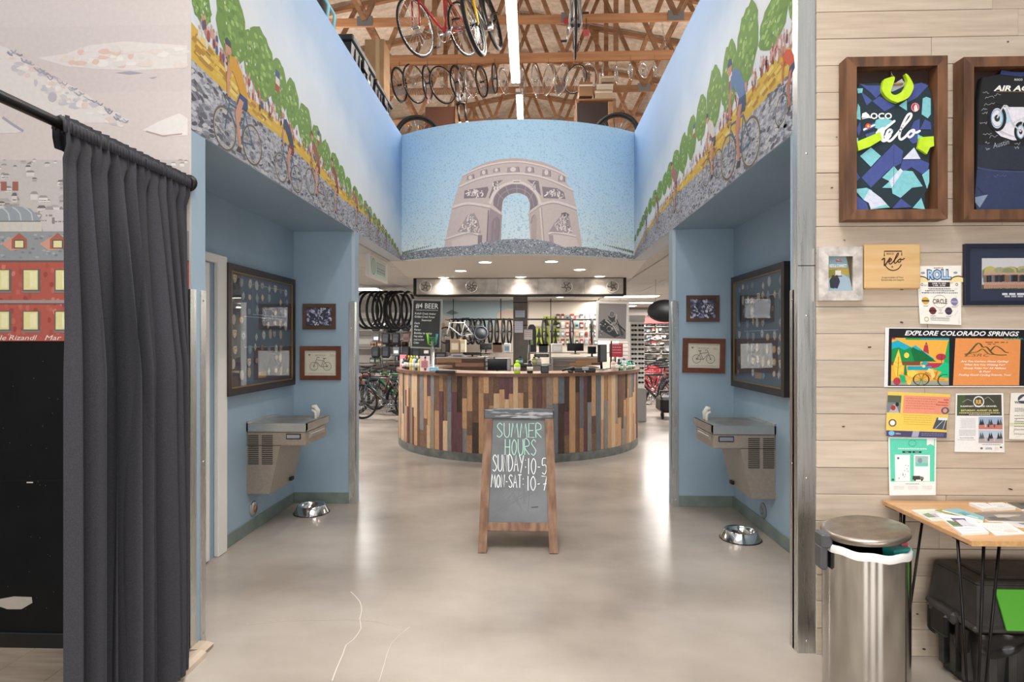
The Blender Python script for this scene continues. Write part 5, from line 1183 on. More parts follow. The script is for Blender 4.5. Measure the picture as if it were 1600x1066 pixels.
# pictures and the plaque
M_DRIFT = mat('whitewashed_frame_wood', '#a8a09a', .6, col2='#d0c9c2', scale=7, stretch=(3, 3, 3), detail=8, bump=.2)
def art_road(cv, W, H):
    cv.rect(-W, -H, W, H, '#8ba7b0', 0); cv.rect(-W, -H * .1, W, H * .35, '#b3a04e', 1); cv.poly([(-W, -H), (W, -H), (W, -H * .35), (W * .2, H * .02), (-W * .3, -H * .05), (-W, -H * .3)], '#a9bfce', 2)
    cv.poly([(W * .55, H), (W, H), (W, -H * .8), (W * .85, -H * .3), (W * .75, H * .3)], '#5b4a33', 3); cv.poly([(-W, -H * .3), (-W * .3, -H * .05), (-W * .2, H * .3), (-W, H * .2)], '#8c8b3e', 1.5)
    cv.rect(-W * .35, -H * .1, W * .12, H * .2, '#e6e2d6', 3); cv.rect(-W * .3, -H * .16, W * .2, -H * .1, '#3b3c3e', 3)
    for x, h_, c in ((-.55, .5, '#2d3a2a'), (-.28, .62, '#32324a')): cv.poly([(x * W - .012, -H * .8), (x * W - .016, -H * .4), (x * W - .008, -H * .2), (x * W + .012, -H * .22), (x * W + .018, -H * .45), (x * W + .006, -H * .85)], c, 4); cv.poly(ell(x * W + .002, -H * .16, .008), '#4a3a33', 4.5)
    cv.rect(-W * .3, H * .72, W * .2, H * .84, '#a12f3c', 4); cv.text('VELO', -W * .05, H * .75, .008, '#f2e6e6', 5); cv.text('RIDE & CONNECT', -W * .12, H * .38, .014, '#f1f3f4', 4, 'c', 0, .03, W * 1.4)
mx_, w_, h_ = wall_mtx(1276, 387, 1344, 470, 'y', WP, 1)
frame('framed_picture', 'whitewashed wood frame with autumn road picture beside the corner guard', w_, h_, .045, .022, M_DRIFT, mx_, art_road)
M_MAPLE = mat('pale_maple_plaque', '#cfa772', .4, col2='#dbb785', scale=3, stretch=(1, 1, 9), detail=7)
x0, z0, w_, h_ = wall_rect(1347, 383, 1434, 452)
pl = thing('wooden_plaque', 'pale maple plaque engraved Velo, left of the ROLL poster', 'plaque', (x0, WP, z0))
MB().cbox((-w_ / 2, -.022, -h_ / 2), (w_ / 2, 0, h_ / 2), .005).build('board', M_MAPLE, pl)
cv = Canvas(lambda u, v, q: (u, -.0224 - q, v), .0002, tr=lambda x, y: ((x - 1115) / 860 * w_, -(y - 410) / 660 * h_)); B = '#4a2415'
cv.line([(985, 260), (985, 185), (1250, 185), (1250, 250)], 17, B, 2); cv.line(ell(1120, 340, 130, 128, 18, 18, 158), 14, B, 2)
cv.text('ROCO', 1075, 236, -26, B, 2, 'c', 0, .02, 110); cv.poly([(1105 + (18 if k % 2 == 0 else 8) * math.sin(k * math.pi / 5), 415 - (18 if k % 2 == 0 else 8) * math.cos(k * math.pi / 5)) for k in range(10)], B, 2)
cv.line([(950, 310), (985, 290), (985, 350), (990, 395), (1060, 300), (1072, 285)], 20, B, 3, sm=4, rd=True)
cv.line([(1050, 345), (1085, 325), (1092, 300), (1070, 305), (1055, 345), (1070, 375), (1105, 355), (1160, 290), (1195, 240), (1200, 215), (1180, 225), (1150, 290), (1135, 345), (1150, 362), (1180, 340)], 15, B, 3, sm=5, rd=True)
cv.line([(1180, 340), (1205, 310), (1230, 305), (1232, 335), (1205, 350), (1195, 325), (1225, 298), (1260, 310), (1290, 292)], 15, B, 3, sm=5, rd=True)
cv.text('In appreciation of Your', 1112, 582, -24, B, 2, 'c', .15, 0, 330); cv.text('Sponsorship and Support', 1112, 618, -24, B, 2, 'c', .15, 0, 350)
cv.build('engraving', pl)
def art_team(cv, W, H):
    cv.rect(-W, -H, W, H, '#2b3550', 0); a, b, c, d = -W * .72, -H * .55, W * .95, H * .62
    cv.rect(a, b, c, d, '#d6d7da', 1); cv.rect(a, b, c, b + (d - b) * .14, '#5b5a34', 3); r2 = random.Random(3)
    for i in range(60): x = r2.uniform(a, c); cv.poly(ell(min(max(x, a + .03), c - .03), b + (d - b) * r2.uniform(.42, .6), .03, .022, 9), r2.choice(['#8f9a76', '#a8a886', '#bdb58c', '#7f8a63', '#c7bb6a']), 2)
    for i in range(46):
        x = a + .012 + (c - a - .024) * i / 46; y = b + (d - b) * (.22 + .02 * r2.random())
        cv.rect(x - .003, y - .03, x + .003, y, '#c99c86', 4); cv.poly([(x - .006, y), (x + .006, y), (x + .006, y + .032), (x - .006, y + .032)], r2.choice(['#23252d', '#3a3e50', '#6a7890', '#2b3040', '#1d1d22', '#8b6a50']), 4); cv.poly(ell(x, y + .038, .0045, .006, 7), '#d0a48e', 4.5)
    cv.greek(-W * .3, W * .3, -H * .78, .01, '#e6e7ec'); cv.greek(-W * .25, W * .25, -H * .86, .008, '#c3c7d3')
mx_, w_, h_ = wall_mtx(1504, 382, 1668, 477, 'y', WP, 1)
frame('framed_picture', 'navy blue framed team photo hung at right edge', w_, h_, .02, .02, mat('navy_frame', '#1c2336', .4), mx_, art_team)

# ---------------------------------------------------------------- step bin
p = P(1352, 820, 'z', .745); R0 = .157
bn = thing('step_bin', 'tall round stainless step bin against the plank wall', 'trash can', (p.x, p.y, 0))
hb = .665
def body(i, j):
    q = 2 * math.pi * i; z_ = .03 + (hb - .03) * j; return (R0 * math.cos(q), R0 * math.sin(q), z_)
M_BINST = mat('scuffed_polished_stainless', '#b3b0aa', .1, 1.0)
m = MB(); m.grid(body, 56, 6); m.build('body', M_BINST, bn)
MB().lathe([(.162, 0), (.164, .03), (.158, .045), (.15, .03)], 40).build('base_ring', M_BLACK, bn)
m = MB(); m.grid(lambda i, j: (lambda q, rr, zz: (rr * math.cos(q), rr * math.sin(q), hb + zz + .003 * math.sin(9 * q)))(2 * math.pi * i, *[(R0 + .003, -.02), (R0 + .004, .002), (R0 - .002, .012), (R0 - .03, -.02)][min(3, round(j * 3))]), 56, 3)
m.build('liner_bag', mat('white_bin_liner', '#e4e1de', .4), bn)
Lm = Matrix.Translation((-R0 - .0, 0, hb + .024)) @ Matrix.Rotation(math.radians(-7), 4, 'Y') @ Matrix.Translation((R0 + .0, 0, 0))
M_LID = mat('dusty_brushed_lid', '#9a8f83', .35, .85, col2='#857a6f', scale=20, rvar=.08)
m = MB(); m.lathe([(.152, 0), (.16, .004), (.162, .016), (.158, .024), (.14, .031), (.0, .036)], 48, X=Lm); m.build('lid', M_LID, bn)
m = MB(); m.cbox((-R0 - .034, -.035, hb - .01), (-R0 + .012, .035, hb + .05), .008); m.cbox((-R0 - .036, -.03, hb - .1), (-R0 - .006, .03, hb), .008); m.build('hinge', mat('grey_plastic', '#4b4c4e', .5), bn)
m = MB(); m.cbox((.1, -.2, .012), (.19, -.12, .03), .006); m.cbox((.09, -.14, .012), (.14, -.02, .026), .004); m.build('pedal', mat('grey_plastic', '#4b4c4e', .5), bn)
for nm, lo, hi, c, lb in (('paper_scrap', (.02, -.12, 0), (.115, -.06, .035), '#1f9a94', 'teal carton sticking out of the step bin'), ('paper_scrap', (.1, -.08, .01), (.13, .07, .045), '#c1465a', 'crimson wrapper sticking out of the step bin')):
    o = MB().cbox(lo, hi, .004, X=Matrix.Translation((0, 0, hb - .022)) @ Matrix.Rotation(.25, 4, 'Z')).build(nm, mat('scrap_' + c.strip('#'), c, .5), None, (p.x, p.y, 0)); tag(o, lb, 'litter')

# ---------------------------------------------------------------- table with hairpin legs
M_TBL = mat('oak_veneer', '#b98d62', .4, col2='#c79c70', scale=3, stretch=(.7, 9, 9), detail=7)
tx0, tx1, ty0, ty1, tz = 1.665, 2.9, 2.235, 2.79, .745
tb = thing('hairpin_table', 'light wood table with black hairpin legs against plank wall', 'table', (tx0, ty0, 0))
MB().cbox((0, 0, tz - .022), (tx1 - tx0, ty1 - ty0, tz), .003).build('table_top', M_TBL, tb)
MB().box((0, -.0008, tz - .021), (tx1 - tx0, 0.0, tz - .001)).build('edge_band', mat('pale_edge_band', '#d3a873', .45, col2='#c09360', scale=60), tb)
M_HAIR = mat('black_hairpin_steel', '#1d1c1c', .35, .6)
for lx, ly, sx, sy in ((.075, .06, 1, 1), (.075, .49, 1, -1), (1.16, .06, -1, 1), (1.16, .49, -1, -1)):
    m = MB(); f_ = (lx - sx * .03, ly - sy * .02, .006)
    for (ax, ay) in ((-.055 * sx, .04 * sy), (0, -.02 * sy), (.075 * sx, .0)): m.tube([(lx + ax, ly + ay, tz - .024), (f_[0] + ax * .28, f_[1] + ay * .28, .012)], .0055, 8)
    m.tube([(f_[0] + .03 * sx * math.cos(q), f_[1] + .012 * math.sin(q), .008) for q in [k * math.pi / 5 for k in range(10)]], .006, 6, True)
    m.box((lx - .07, ly - .03, tz - .026), (lx + .08, ly + .05, tz - .0225)); m.build('hairpin_leg', M_HAIR, tb)
# leaflets on the table (photo pixels of their corners on the table top)
def leaflet(name, label, cat, px, cols, th, z0=tz, lines=True, warp=0):
    c4 = [P(x, y, 'z', z0 + th) for x, y in px]; t = thing(name, label, cat)
    m = MB(); b = [(q.x, q.y) for q in c4]; m.prism(b, z0 + .0005, z0 + th, m=0); m.build('pages', M_PAPER, t)
    B4 = [Vector((q.x, q.y, 0)) for q in c4]
    def f(u, v, q): pnt = B4[3].lerp(B4[2], u).lerp(B4[0].lerp(B4[1], u), v); return (pnt.x, pnt.y, z0 + th + .0004 + q)
    c = Canvas(f, .0002); c.rect(0, 0, 1, 1, cols[0], 0); r2 = random.Random(len(label) + int(px[0][0]))
    for i, k in enumerate(cols[1:]):
        a = r2.uniform(.03, .5); b_ = r2.uniform(.03, .55); c.poly([(a, b_), (min(.97, a + r2.uniform(.25, .5)), b_ + .02), (min(.97, a + r2.uniform(.25, .5)), min(.97, b_ + r2.uniform(.2, .5))), (a, min(.95, b_ + .3))], k, 1 + i)
    if lines:
        for i in range(6): c.greek(.08, .9, .1 + i * .13, .025, '#9a9a9e', .8)
    c.build('print', t); return t
leaflet('brochure', 'green and violet folded brochure at the back left of table', 'brochure', [(1424, 797), (1459, 795.5), (1508, 812), (1455, 813)], ['#cfd2c4', '#6d7f55', '#b79ab8'], .006)
leaflet('brochure', 'olive brochure lying in the middle of the leaflet spread', 'brochure', [(1460, 798), (1472, 796), (1496, 803), (1512, 813), (1480, 812)][:4], ['#8d8f52', '#5a6b35', '#b9a77c'], .007, lines=False)
leaflet('brochure', 'teal mountain brochure behind the open newsletter', 'brochure', [(1472, 797), (1497, 794.5), (1538, 808), (1536, 813.5)], ['#7fb0b4', '#4d8f95', '#b9d4d2', '#5f9aa4'], .012, lines=False)
leaflet('newsletter', 'open white newsletter with green photo at table front', 'newsletter', [(1461, 802), (1519, 809), (1545, 832), (1503, 834)], ['#ecebe9', '#4d6e35', '#6b5a78', '#c9c7cf'], .009)
leaflet('brochure', 'grey brown scenic brochure near right edge of table', 'brochure', [(1520, 801), (1598, 800), (1612, 816), (1545, 814)], ['#7f7a76', '#5f5a58', '#a79a8c', '#c2b5a5'], .006, lines=False)
leaflet('leaflet', 'cream printed leaflet beside the open newsletter', 'leaflet', [(1527, 817), (1575, 818), (1604, 834), (1556, 836.5)], ['#ebe8e0', '#d8d2c5'], .004)
leaflet('leaflet', 'grey folded leaflet at front right edge of the photo', 'leaflet', [(1565, 815), (1606, 814), (1625, 824), (1592, 823)], ['#d9d8da', '#6f6d70'], .005)
leaflet('card_stack', 'left stack of white cards at back of table', 'cards', [(1514, 785.5), (1539, 786), (1556, 793.5), (1536, 795)], ['#f0efec', '#e2e0dc'], .014)
leaflet('card_stack', 'right stack of white cards at back of table', 'cards', [(1543, 786), (1567, 785.5), (1587, 793), (1557, 794.5)], ['#efeeea', '#d9d5cc'], .014)
leaflet('brochure', 'dark grey brochure by back wall at right edge', 'brochure', [(1572, 785), (1610, 784.5), (1630, 795), (1596, 796)], ['#5d605c', '#7f8378', '#3f423e'], .008, lines=False)

# ---------------------------------------------------------------- black tote bin under the table
M_TOTE = mat('dusty_black_plastic', '#2f2e2d', .5, col2='#413f3c', scale=12, detail=7)
tbn = thing('recycling_bin', 'black plastic bin with green flap under the hairpin table', 'bin', (1.835, 2.455, 0))
def taper(mb, z0, z1, a0, a1, m=0, b=0.0):
    (x0, y0, x1, y1), (u0, v0, u1, v1) = a0, a1
    mb.add([(x0, y0, z0), (x1, y0, z0), (x1, y1, z0), (x0, y1, z0), (u0, v0, z1), (u1, v0, z1), (u1, v1, z1), (u0, v1, z1)], [(0, 3, 2, 1), (4, 5, 6, 7), (0, 1, 5, 4), (1, 2, 6, 5), (2, 3, 7, 6), (3, 0, 4, 7)], m)
m = MB(); taper(m, 0, .29, (.06, .05, .54, .26), (.03, .022, .57, .28))
for k in range(6): m.cbox((.08 + k * .08, .012, .04), (.115 + k * .08, .055, .26), .008)
for k in range(3): m.cbox((.02, .07 + k * .07, .04), (.06, .1 + k * .07, .26), .008)
m.build('tub', M_TOTE, tbn)
m = MB(); m.cbox((0, -.008, .285), (.6, .3, .315), .01); taper(m, .315, .47, (.015, .0, .585, .29), (.04, .035, .56, .285)); m.cbox((.04, .035, .465), (.56, .285, .485), .008); m.cbox((.11, .07, .48), (.5, .26, .495), .008)
m.cbox((-.02, .09, .27), (.02, .25, .325), .012)
m.build('lid', M_TOTE, tbn)
m = MB(); m.cbox((-.03, .12, .2), (-.002, .22, .3), .01); m.build('latch', M_BLACK, tbn)
m = MB()
def flap(u, v): return (.105 + .36 * u + .02 * (1 - v) * (1 - 2 * u), -.014 + .035 * v, .305 + .155 * v)
m.grid(flap, 4, 4, sm=False); m.grid(lambda u, v: (lambda q: (q[0], q[1] + .006, q[2]))(flap(1 - u, v)), 4, 4, sm=False); m.build('green_flap', mat('leaf_green_plastic', '#5fb83a', .45), tbn)
m = MB(); m.grid(lambda u, v: (.02 + .56 * u, -.01 - .006 * math.sin(u * 31) - .004 * math.sin(v * 9), .285 - .075 * v * (1 + .35 * math.sin(u * 13))), 40, 6); m.grid(lambda u, v: (.0 - .006 * math.sin(u * 27), .02 + .25 * u, .285 - .09 * v * (1 + .35 * math.sin(u * 9))), 30, 6)
m.build('bin_liner', mat('black_bin_liner', '#161616', .25), tbn)
# ---------------------------------------------------------------- round counter clad in reclaimed staves
CX, CY, CR, CH_ = -.205, 8.86, 1.80, 1.10
ct = thing('round_counter', 'round shop counter clad in mixed reclaimed wood staves', 'counter', (CX, CY, 0))
def cp(q, r, z): return (r * math.sin(q), -r * math.cos(q), z)
A0 = math.radians(118)
def ring_seg(mb, r0, r1, z0, z1, n=72, a0=-A0, a1=A0, m=0):
    V = []; F = []
    for i in range(n + 1):
        q = a0 + (a1 - a0) * i / n; V += [cp(q, r1, z0), cp(q, r1, z1), cp(q, r0, z1), cp(q, r0, z0)]
    for i in range(n):
        k = i * 4; F += [(k, k + 4, k + 5, k + 1), (k + 1, k + 5, k + 6, k + 2), (k + 2, k + 6, k + 7, k + 3), (k + 3, k + 7, k + 4, k)]
    F += [(0, 1, 2, 3), (n * 4 + 3, n * 4 + 2, n * 4 + 1, n * 4)]
    return mb.add(V, F, m, False)
M_CBASE = mat('counter_core', '#2b211b', .8)
ring_seg(MB(), CR - .12, CR - .018, .0, 1.06).build('counter_core', M_CBASE, ct)
ring_seg(MB(), CR - .02, CR + .006, .0, .105).build('kick_band', mat('galvanised_kick_band', '#8f9490', .35, .9, col2='#747a77', scale=9), ct)
tb_ = MB(); ring_seg(tb_, CR - .56, CR + .03, 1.062, 1.10); M_CTOP = mat('worn_counter_top', '#9d8370', .45, col2='#7b6353', scale=5, detail=8)
tb_.build('counter_top', M_CTOP, ct)
e = MB(); ring_seg(e, CR + .029, CR + .034, 1.06, 1.102); e.build('edge_strip', mat('counter_edge_wood', '#7a5640', .5, col2='#5f4030', scale=8), ct)
STV = [('honey', '#cda47c', '#b98e66', 10), ('tan', '#d9bb98', '#caa880', 6), ('amber', '#b48c68', '#9c7452', 5), ('brown', '#765744', '#5f4536', 5), ('umber', '#86664f', '#6c503e', 5), ('grey', '#918c8a', '#7b7775', 3),
       ('slate', '#72757d', '#60636b', 2), ('plum', '#6d474b', '#5a393d', 4), ('driftwood', '#a2907d', '#8c7a69', 3), ('dark', '#4d3a30', '#3c2c24', 2)]
SM = [(MB().cbox((-.5, -.5, 0), (.5, .5, 1), .03).mesh('plank', mat('stave_' + n, a, .6, col2=b, scale=3.2, stretch=(1.2, 1.2, 2.2), detail=9, bump=.15, rnd=.1, spread=(.3, .7))), w) for n, a, b, w in STV]
# planks are unit boards scaled to size; grain follows object space, so the noise is stretched per board
rs = random.Random(21); q = -math.radians(103); last = None
while q < math.radians(103):
    w = rs.choice([.052, .06, .066, .072, .085]); dq = w / CR; z = .105; qc = q + dq / 2
    L_ = []; rem = 1.062 - .105
    for _ in range(8):
        if rem <= .0: break
        l = rs.choice([.22, .3, .38, .5, .62, .75, .957]); l = rem if rem - l < .14 else l; L_.append(l); rem -= l
    for l in L_:
        me = rs.choices([s[0] for s in SM], [s[1] for s in SM])[0]
        while me is last: me = rs.choices([s[0] for s in SM], [s[1] for s in SM])[0]
        last = me; th = rs.uniform(.016, .024)
        link('plank', me, ct, cp(qc, CR - .018 + th / 2, z + .0008), (0, 0, qc), (w - .0012, th, l - .0016)); z += l
    q += dq
# inner work desks behind, clad with boards lying flat
M_DESKB = [mat('desk_board_' + n, a, .6, col2=b, scale=4, stretch=(.6, 5, 7), detail=8, rnd=.1) for n, a, b in (('tan', '#b08967', '#97724f'), ('brown', '#6d5142', '#574033'), ('grey', '#8f857c', '#766d66'), ('rose', '#a77f66', '#8e6a54'))]
M_PALE = mat('pale_grey_laminate', '#b9b4ad', .5)
def desk(px0, px1, pytop, D, label, endside):
    a, b = P(px0, pytop, 'y', D), P(px1, pytop, 'y', D); h = a.z
    t = thing('service_desk', label, 'desk', (a.x, D, 0)); w = b.x - a.x; rr = random.Random(int(px0))
    MB().box((0, .02, 0), (w, .1, h - .03)).build('panel_core', M_CBASE, t); MB().cbox((-.02, -.01, h - .03), (w + .02, .62, h), .005).build('desk_top', M_PALE, t)
    z = h - .032
    while z > .45:
        x = 0; hh = .075
        while x < w:
            l = min(rr.uniform(.3, .7), w - x); l = w - x if w - x - l < .15 else l
            MB().cbox((x + .001, rr.uniform(-.002, .006), z - hh + .001), (x + l - .001, .02, z - .001), .002).build('board', rr.choice(M_DESKB), t); x += l
        z -= hh
    xs = w if endside > 0 else -.05
    MB().cbox((xs, -.012, 0), (xs + .05, .6, h - .0301), .004).build('end_panel', M_PALE, t); return h
hL = desk(683, 757, 558, 10.75, 'wood clad service desk inside the counter, left one', 1)
hR = desk(864, 938, 558, 10.75, 'wood clad service desk inside the counter, right one', -1)

# beam over the counter: pressed metal sheet with bicycle medallions
YBM = 9.25
p0, p1 = P(648, 437, 'y', YBM), P(977, 462, 'y', YBM)
M_SHEET = mat('mottled_zinc_sheet', '#8f8881', .42, .55, col2='#bab3ab', scale=5, detail=9, bump=.25, bscale=18)
bm = thing('metal_clad_beam', 'zinc clad beam with round medallions above the counter', 'beam', (p0.x, YBM, p1.z)); bw, bh = p1.x - p0.x, SOF - p1.z - .002
MB().cbox((0, 0, 0), (bw, .22, bh), .004).build('beam_body', M_CBASE, bm)
x = .03; rr = random.Random(3)
while x < bw - .06:
    l = min(rr.uniform(.5, .9), bw - .03 - x); MB().cbox((x, -.006, .025), (x + l - .002, 0, bh - .01), .0015).build('metal_sheet', M_SHEET, bm); x += l
MB().cbox((-.015, -.014, 0), (bw + .015, 0, .026), .003).build('lower_angle', M_METALDARK, bm)
for xx in (-.02, bw - .03): MB().cbox((xx, -.012, .0), (xx + .045, .01, bh), .003).build('end_angle', M_METALDARK, bm)
for px, kind in ((665, 0), (737, 1), (885, 2), (957, 3)):
    p = P(px, 448, 'y', YBM); m = MB(); m.torus(.092, .008, 30, 6, X=Matrix.Translation((p.x - p0.x, -.014, p.z - p1.z)))
    o = m.build('medallion_ring', M_CHROME if kind in (1,) else mat('pale_metal_ring', '#cfccc6', .35, .6), bm)
    s_ = MB()
    for k in range(5 if kind != 1 else 7):
        q = 6.283 * k / (5 if kind != 1 else 7) + kind
        s_.tube([(.022 * math.cos(q), 0, .022 * math.sin(q)), (.05 * math.cos(q + .3), 0, .05 * math.sin(q + .3)), (.088 * math.cos(q), 0, .088 * math.sin(q))], .006, 5, X=Matrix.Translation((p.x - p0.x, -.013, p.z - p1.z)))
    s_.torus(.024, .006, 14, 5, X=Matrix.Translation((p.x - p0.x, -.013, p.z - p1.z))); s_.build('medallion_spokes', mat('dark_pewter', '#57524d', .35, .8), o)
# ceiling downlights in the soffit
M_GLOW = mat('downlight_glow', '#fff4e2', .5, emit=14)
for i, (px, py) in enumerate(((693, 434), (720, 423.5), (758, 410), (813.5, 433), (861.6, 409), (905.7, 421.6), (937, 432), (875, 464.5))):
    p = P(px, py, 'z', SOF - .004)
    t = thing('downlight', 'recessed round downlight in white soffit, %s from left' % ORD[i] if i < 7 else 'small downlight in the workshop ceiling past the beam', 'downlight', (p.x, p.y, SOF))
    MB().lathe([(.1, 0), (.1, -.006), (.082, -.008), (.08, -.0035)], 24).build('trim_ring', M_WHITE, t); MB().lathe([(.0, -.0045), (.08, -.0045), (.08, -.003), (.0, -.003)], 20).build('lens', M_GLOW, t)
    L_ = area('downlight_lamp', (p.x, p.y, SOF - .02), (.13, .13), 6.5, (0, 0, -1), (1, .93, .84), 'DISK')
    L_.data.spread = math.radians(120)

# post with notices between the desks
pp = P(813, 470, 'y', 10.55); 
po = thing('support_post', 'grey square post with papers behind the counter', 'post', (pp.x, 10.55, 0))
MB().cbox((-.13, 0, 0), (.13, .26, SOF), .006).build('shaft', mat('board_grey_post', '#77716b', .7, col2='#68625d', scale=5), po)
for zz in (1.02, 1.78, 2.2): MB().cbox((-.135, -.004, zz), (.135, .002, zz + .014), .001).build('strap', M_METALDARK, po)
def mini(name, label, cat, px, Y, col, greek=True, dep=.004, tcol='#8d93a8', hole=None):
    """a small flat notice facing the lobby"""
    a, b = P(px[0], px[1], 'y', Y), P(px[2], px[3], 'y', Y); t = thing(name, label, cat, ((a.x + b.x) / 2, Y, (a.z + b.z) / 2)); w, h = (b.x - a.x) / 2, (a.z - b.z) / 2
    MB().cbox((-w, -dep, -h), (w, 0, h), .001).build('sheet', M_PAPER, t); c = Canvas(lambda u, v, q: (u, -dep - .0006 - q, v), .0003); c.rect(-w, -h, w, h, col, 0)
    if greek:
        n = max(3, int(h / .02))
        for i in range(n): c.greek(-w * .85, w * .8, h * .8 - 1.6 * h * i / n, h * .4 / n, tcol)
    c.build('print', t); return t
mini('notice', 'blue grey notice on the post, upper one', 'notice', (805, 485, 820, 496), 10.545, '#b9c3d0'); mini('notice', 'pale lilac notice on the post, lower one', 'notice', (804, 502, 817, 520), 10.545, '#d9d6e2')

# things standing on the counter: place(px, py) puts them where the photo shows their foot
def on_top(px, py, z=1.10):
    p = P(px, py, 'z', z)
    while math.hypot(p.x - CX, p.y - CY) > CR - .06 and py > 570: py -= .2; p = P(px, py, 'z', z)
    return p
BOT = []
def bottle(label, px, py, r0, h, col, cap, name='bottle', group=None, cat='bottle', z=1.10, pos=None):
    p = pos or on_top(px, py, z); t = thing(name, label, cat, (p.x, p.y, z), group=group); c = mat('bottle_' + col.strip('#'), col, .3); k = mat('cap_' + cap.strip('#'), cap, .35)
    MB().lathe([(r0 * .9, 0), (r0, .006), (r0, h * .62), (r0 * .75, h * .72), (r0 * .4, h * .78), (r0 * .4, h * .82)], 14).build('flask', c, t)
    MB().lathe([(r0 * .5, h * .82), (r0 * .5, h * .93), (r0 * .2, h), (0, h)], 10).build('cap', k, t)
    MB().lathe([(r0 * 1.02, h * .2), (r0 * 1.02, h * .5)], 14).build('wrap_label', mat('label_cream', '#d9d2c2', .5), t); return t
cols = [('#3a2b28', '#c84a3c', 'brown'), ('#2b2422', '#d9b23c', 'black'), ('#cfc23a', '#dfe060', 'yellow'), ('#d8d2bc', '#9fbf3a', 'cream'), ('#2d5a78', '#e8e3d8', 'blue'), ('#d8c24a', '#2b2b2b', 'mustard'), ('#8f2a2c', '#c9433a', 'red'), ('#a52f31', '#3a2a28', 'crimson')]
for i, (c, k, nm) in enumerate(cols):
    bottle('%s sauce bottle with a pointed cap in the row at counter left end' % nm, 634.5 + i * 4.3, 583 + (i % 2) * .6, .03, .2, c, k, 'sauce_bottle')
def box_thing(name, label, cat, px, z, wdh, m, extra=None, group=None, Y=None, rz=0):
    p = P(px[0], px[1], 'z', z) if Y is None else P(px[0], px[1], 'y', Y); t = thing(name, label, cat, (p.x, p.y, z if Y is None else p.z), rz, group)
    w, d, h = wdh; MB().cbox((-w / 2, -d / 2, 0), (w / 2, d / 2, h), min(.008, h * .2)).build('body', m, t)
    if extra: extra(t, w, d, h)
    return t
C_ = lambda c, r_=.5: mat('plain_' + c.strip('#'), c, r_)
def lid_(c):
    def f(t, w, d, h): MB().cbox((-w * .52, -d * .52, h * .8), (w * .52, d * .52, h * 1.02), .003).build('lid', C_(c), t)
    return f
def label_(c):
    def f(t, w, d, h): MB().box((-w * .35, -d / 2 - .002, h * .2), (w * .35, -d / 2, h * .7)).build('label', C_(c), t)
    return f
def pouch(label, px, py, w, h, c1, c2):
    p = on_top(px, py); t = thing('snack_pouch', label, 'snack', (p.x, p.y, 1.10))
    m = MB(); m.grid(lambda u, v: ((u - .5) * w, -.03 * math.sin(u * math.pi) * (1 - v) ** .6, v * h), 8, 6); m.grid(lambda u, v: ((.5 - u) * w, .03 * math.sin(u * math.pi) * (1 - v) ** .6 + .001, v * h), 8, 6); m.build('pouch', C_(c1, .35), t)
    MB().cbox((-w * .35, -.034, h * .25), (w * .35, -.022, h * .7), .004).build('print_panel', C_(c2), t)
pouch('pink snack pouch at left end of the sauce bottles', 630, 584.5, .1, .2, '#d98a94', '#efdede'); pouch('white and rose pouch at right end of the sauce bottles', 664, 584, .13, .2, '#e6d6d6', '#c9848c')
bottle('dark teal bottle at far left end of the counter', 631, 581, .028, .15, '#2f5560', '#23363c', 'bottle')
box_thing('card_box', 'small light blue box on counter beside the pouches', 'box', (678, 580.5), 1.10, (.11, .09, .055), C_('#6fb4d6'), label_('#a9d5ea'))
def scanner(label, px, py, flip=1):
    p = on_top(px, py); t = thing('barcode_scanner', label, 'scanner', (p.x, p.y, 1.10), 0)
    MB().tube([(-.08 * flip, 0, .03), (-.02 * flip, 0, .045), (.04 * flip, 0, .055), (.08 * flip, 0, .05)], [.014, .016, .026, .028], 10).build('handle', M_BLACK, t); MB().cbox((.03 * flip - .035, -.03, 0), (.03 * flip + .035, .04, .035), .008).build('cradle', M_BLACK, t)
scanner('black handheld scanner lying on counter, right of the summer hours board', 888, 583.5, 1)
def camera_like(label, px, py):
    p = on_top(px, py); t = thing('card_terminal', label, 'card terminal', (p.x, p.y, 1.10))
    MB().cbox((-.13, -.05, 0), (.0, .06, .06), .01).build('keypad', M_BLACK, t); MB().cbox((.01, -.05, .0), (.14, .05, .065), .012).build('base', C_('#26262a'), t); MB().cbox((-.03, -.055, .03), (.05, -.02, .07), .004).build('screen', C_('#a9adb4'), t)
camera_like('black card terminal on counter, right of the scanner', 913, 583)
bottle('neon yellow insulated cup standing mid counter', 808, 585.5, .04, .165, '#b4e61e', '#c9f23a', 'cup', cat='cup'); bottle('matte black travel mug beside the neon cup', 828, 584, .038, .165, '#1c1d1f', '#2b2c2e', 'travel_mug', cat='mug')
box_thing('receipt_printer', 'small black receipt printer right of the travel mug', 'printer', (851, 583), 1.10, (.1, .12, .1), M_BLACK, label_('#3a3a3d'))
box_thing('keyboard_tray', 'flat black terminal keyboard near left end of counter', 'keyboard', (697, 583), 1.10, (.25, .14, .03), M_BLACK, label_('#2a2d2e'))
# tap tower holding the chalkboard
tp = P(676, 583, 'z', 1.10)
tw = thing('tap_tower', 'steel tap post under the beer board', 'tap post', (P(676, 577, 'z', 1.1).x, P(676, 577, 'z', 1.1).y, 1.10))
MB().lathe([(.06, 0), (.06, .012), (.024, .02), (.024, .4), (.0, .4)], 14).build('post', M_STEEL, tw)
for k, c in ((-.05, '#7cc32a'), (.06, '#2f7a83')): MB().tube([(k * .4, -.02, .34), (k, -.06, .36), (k * 1.2, -.06, .5)], [.008, .01, .017], 8).build('tap_handle', C_(c, .3), tw)
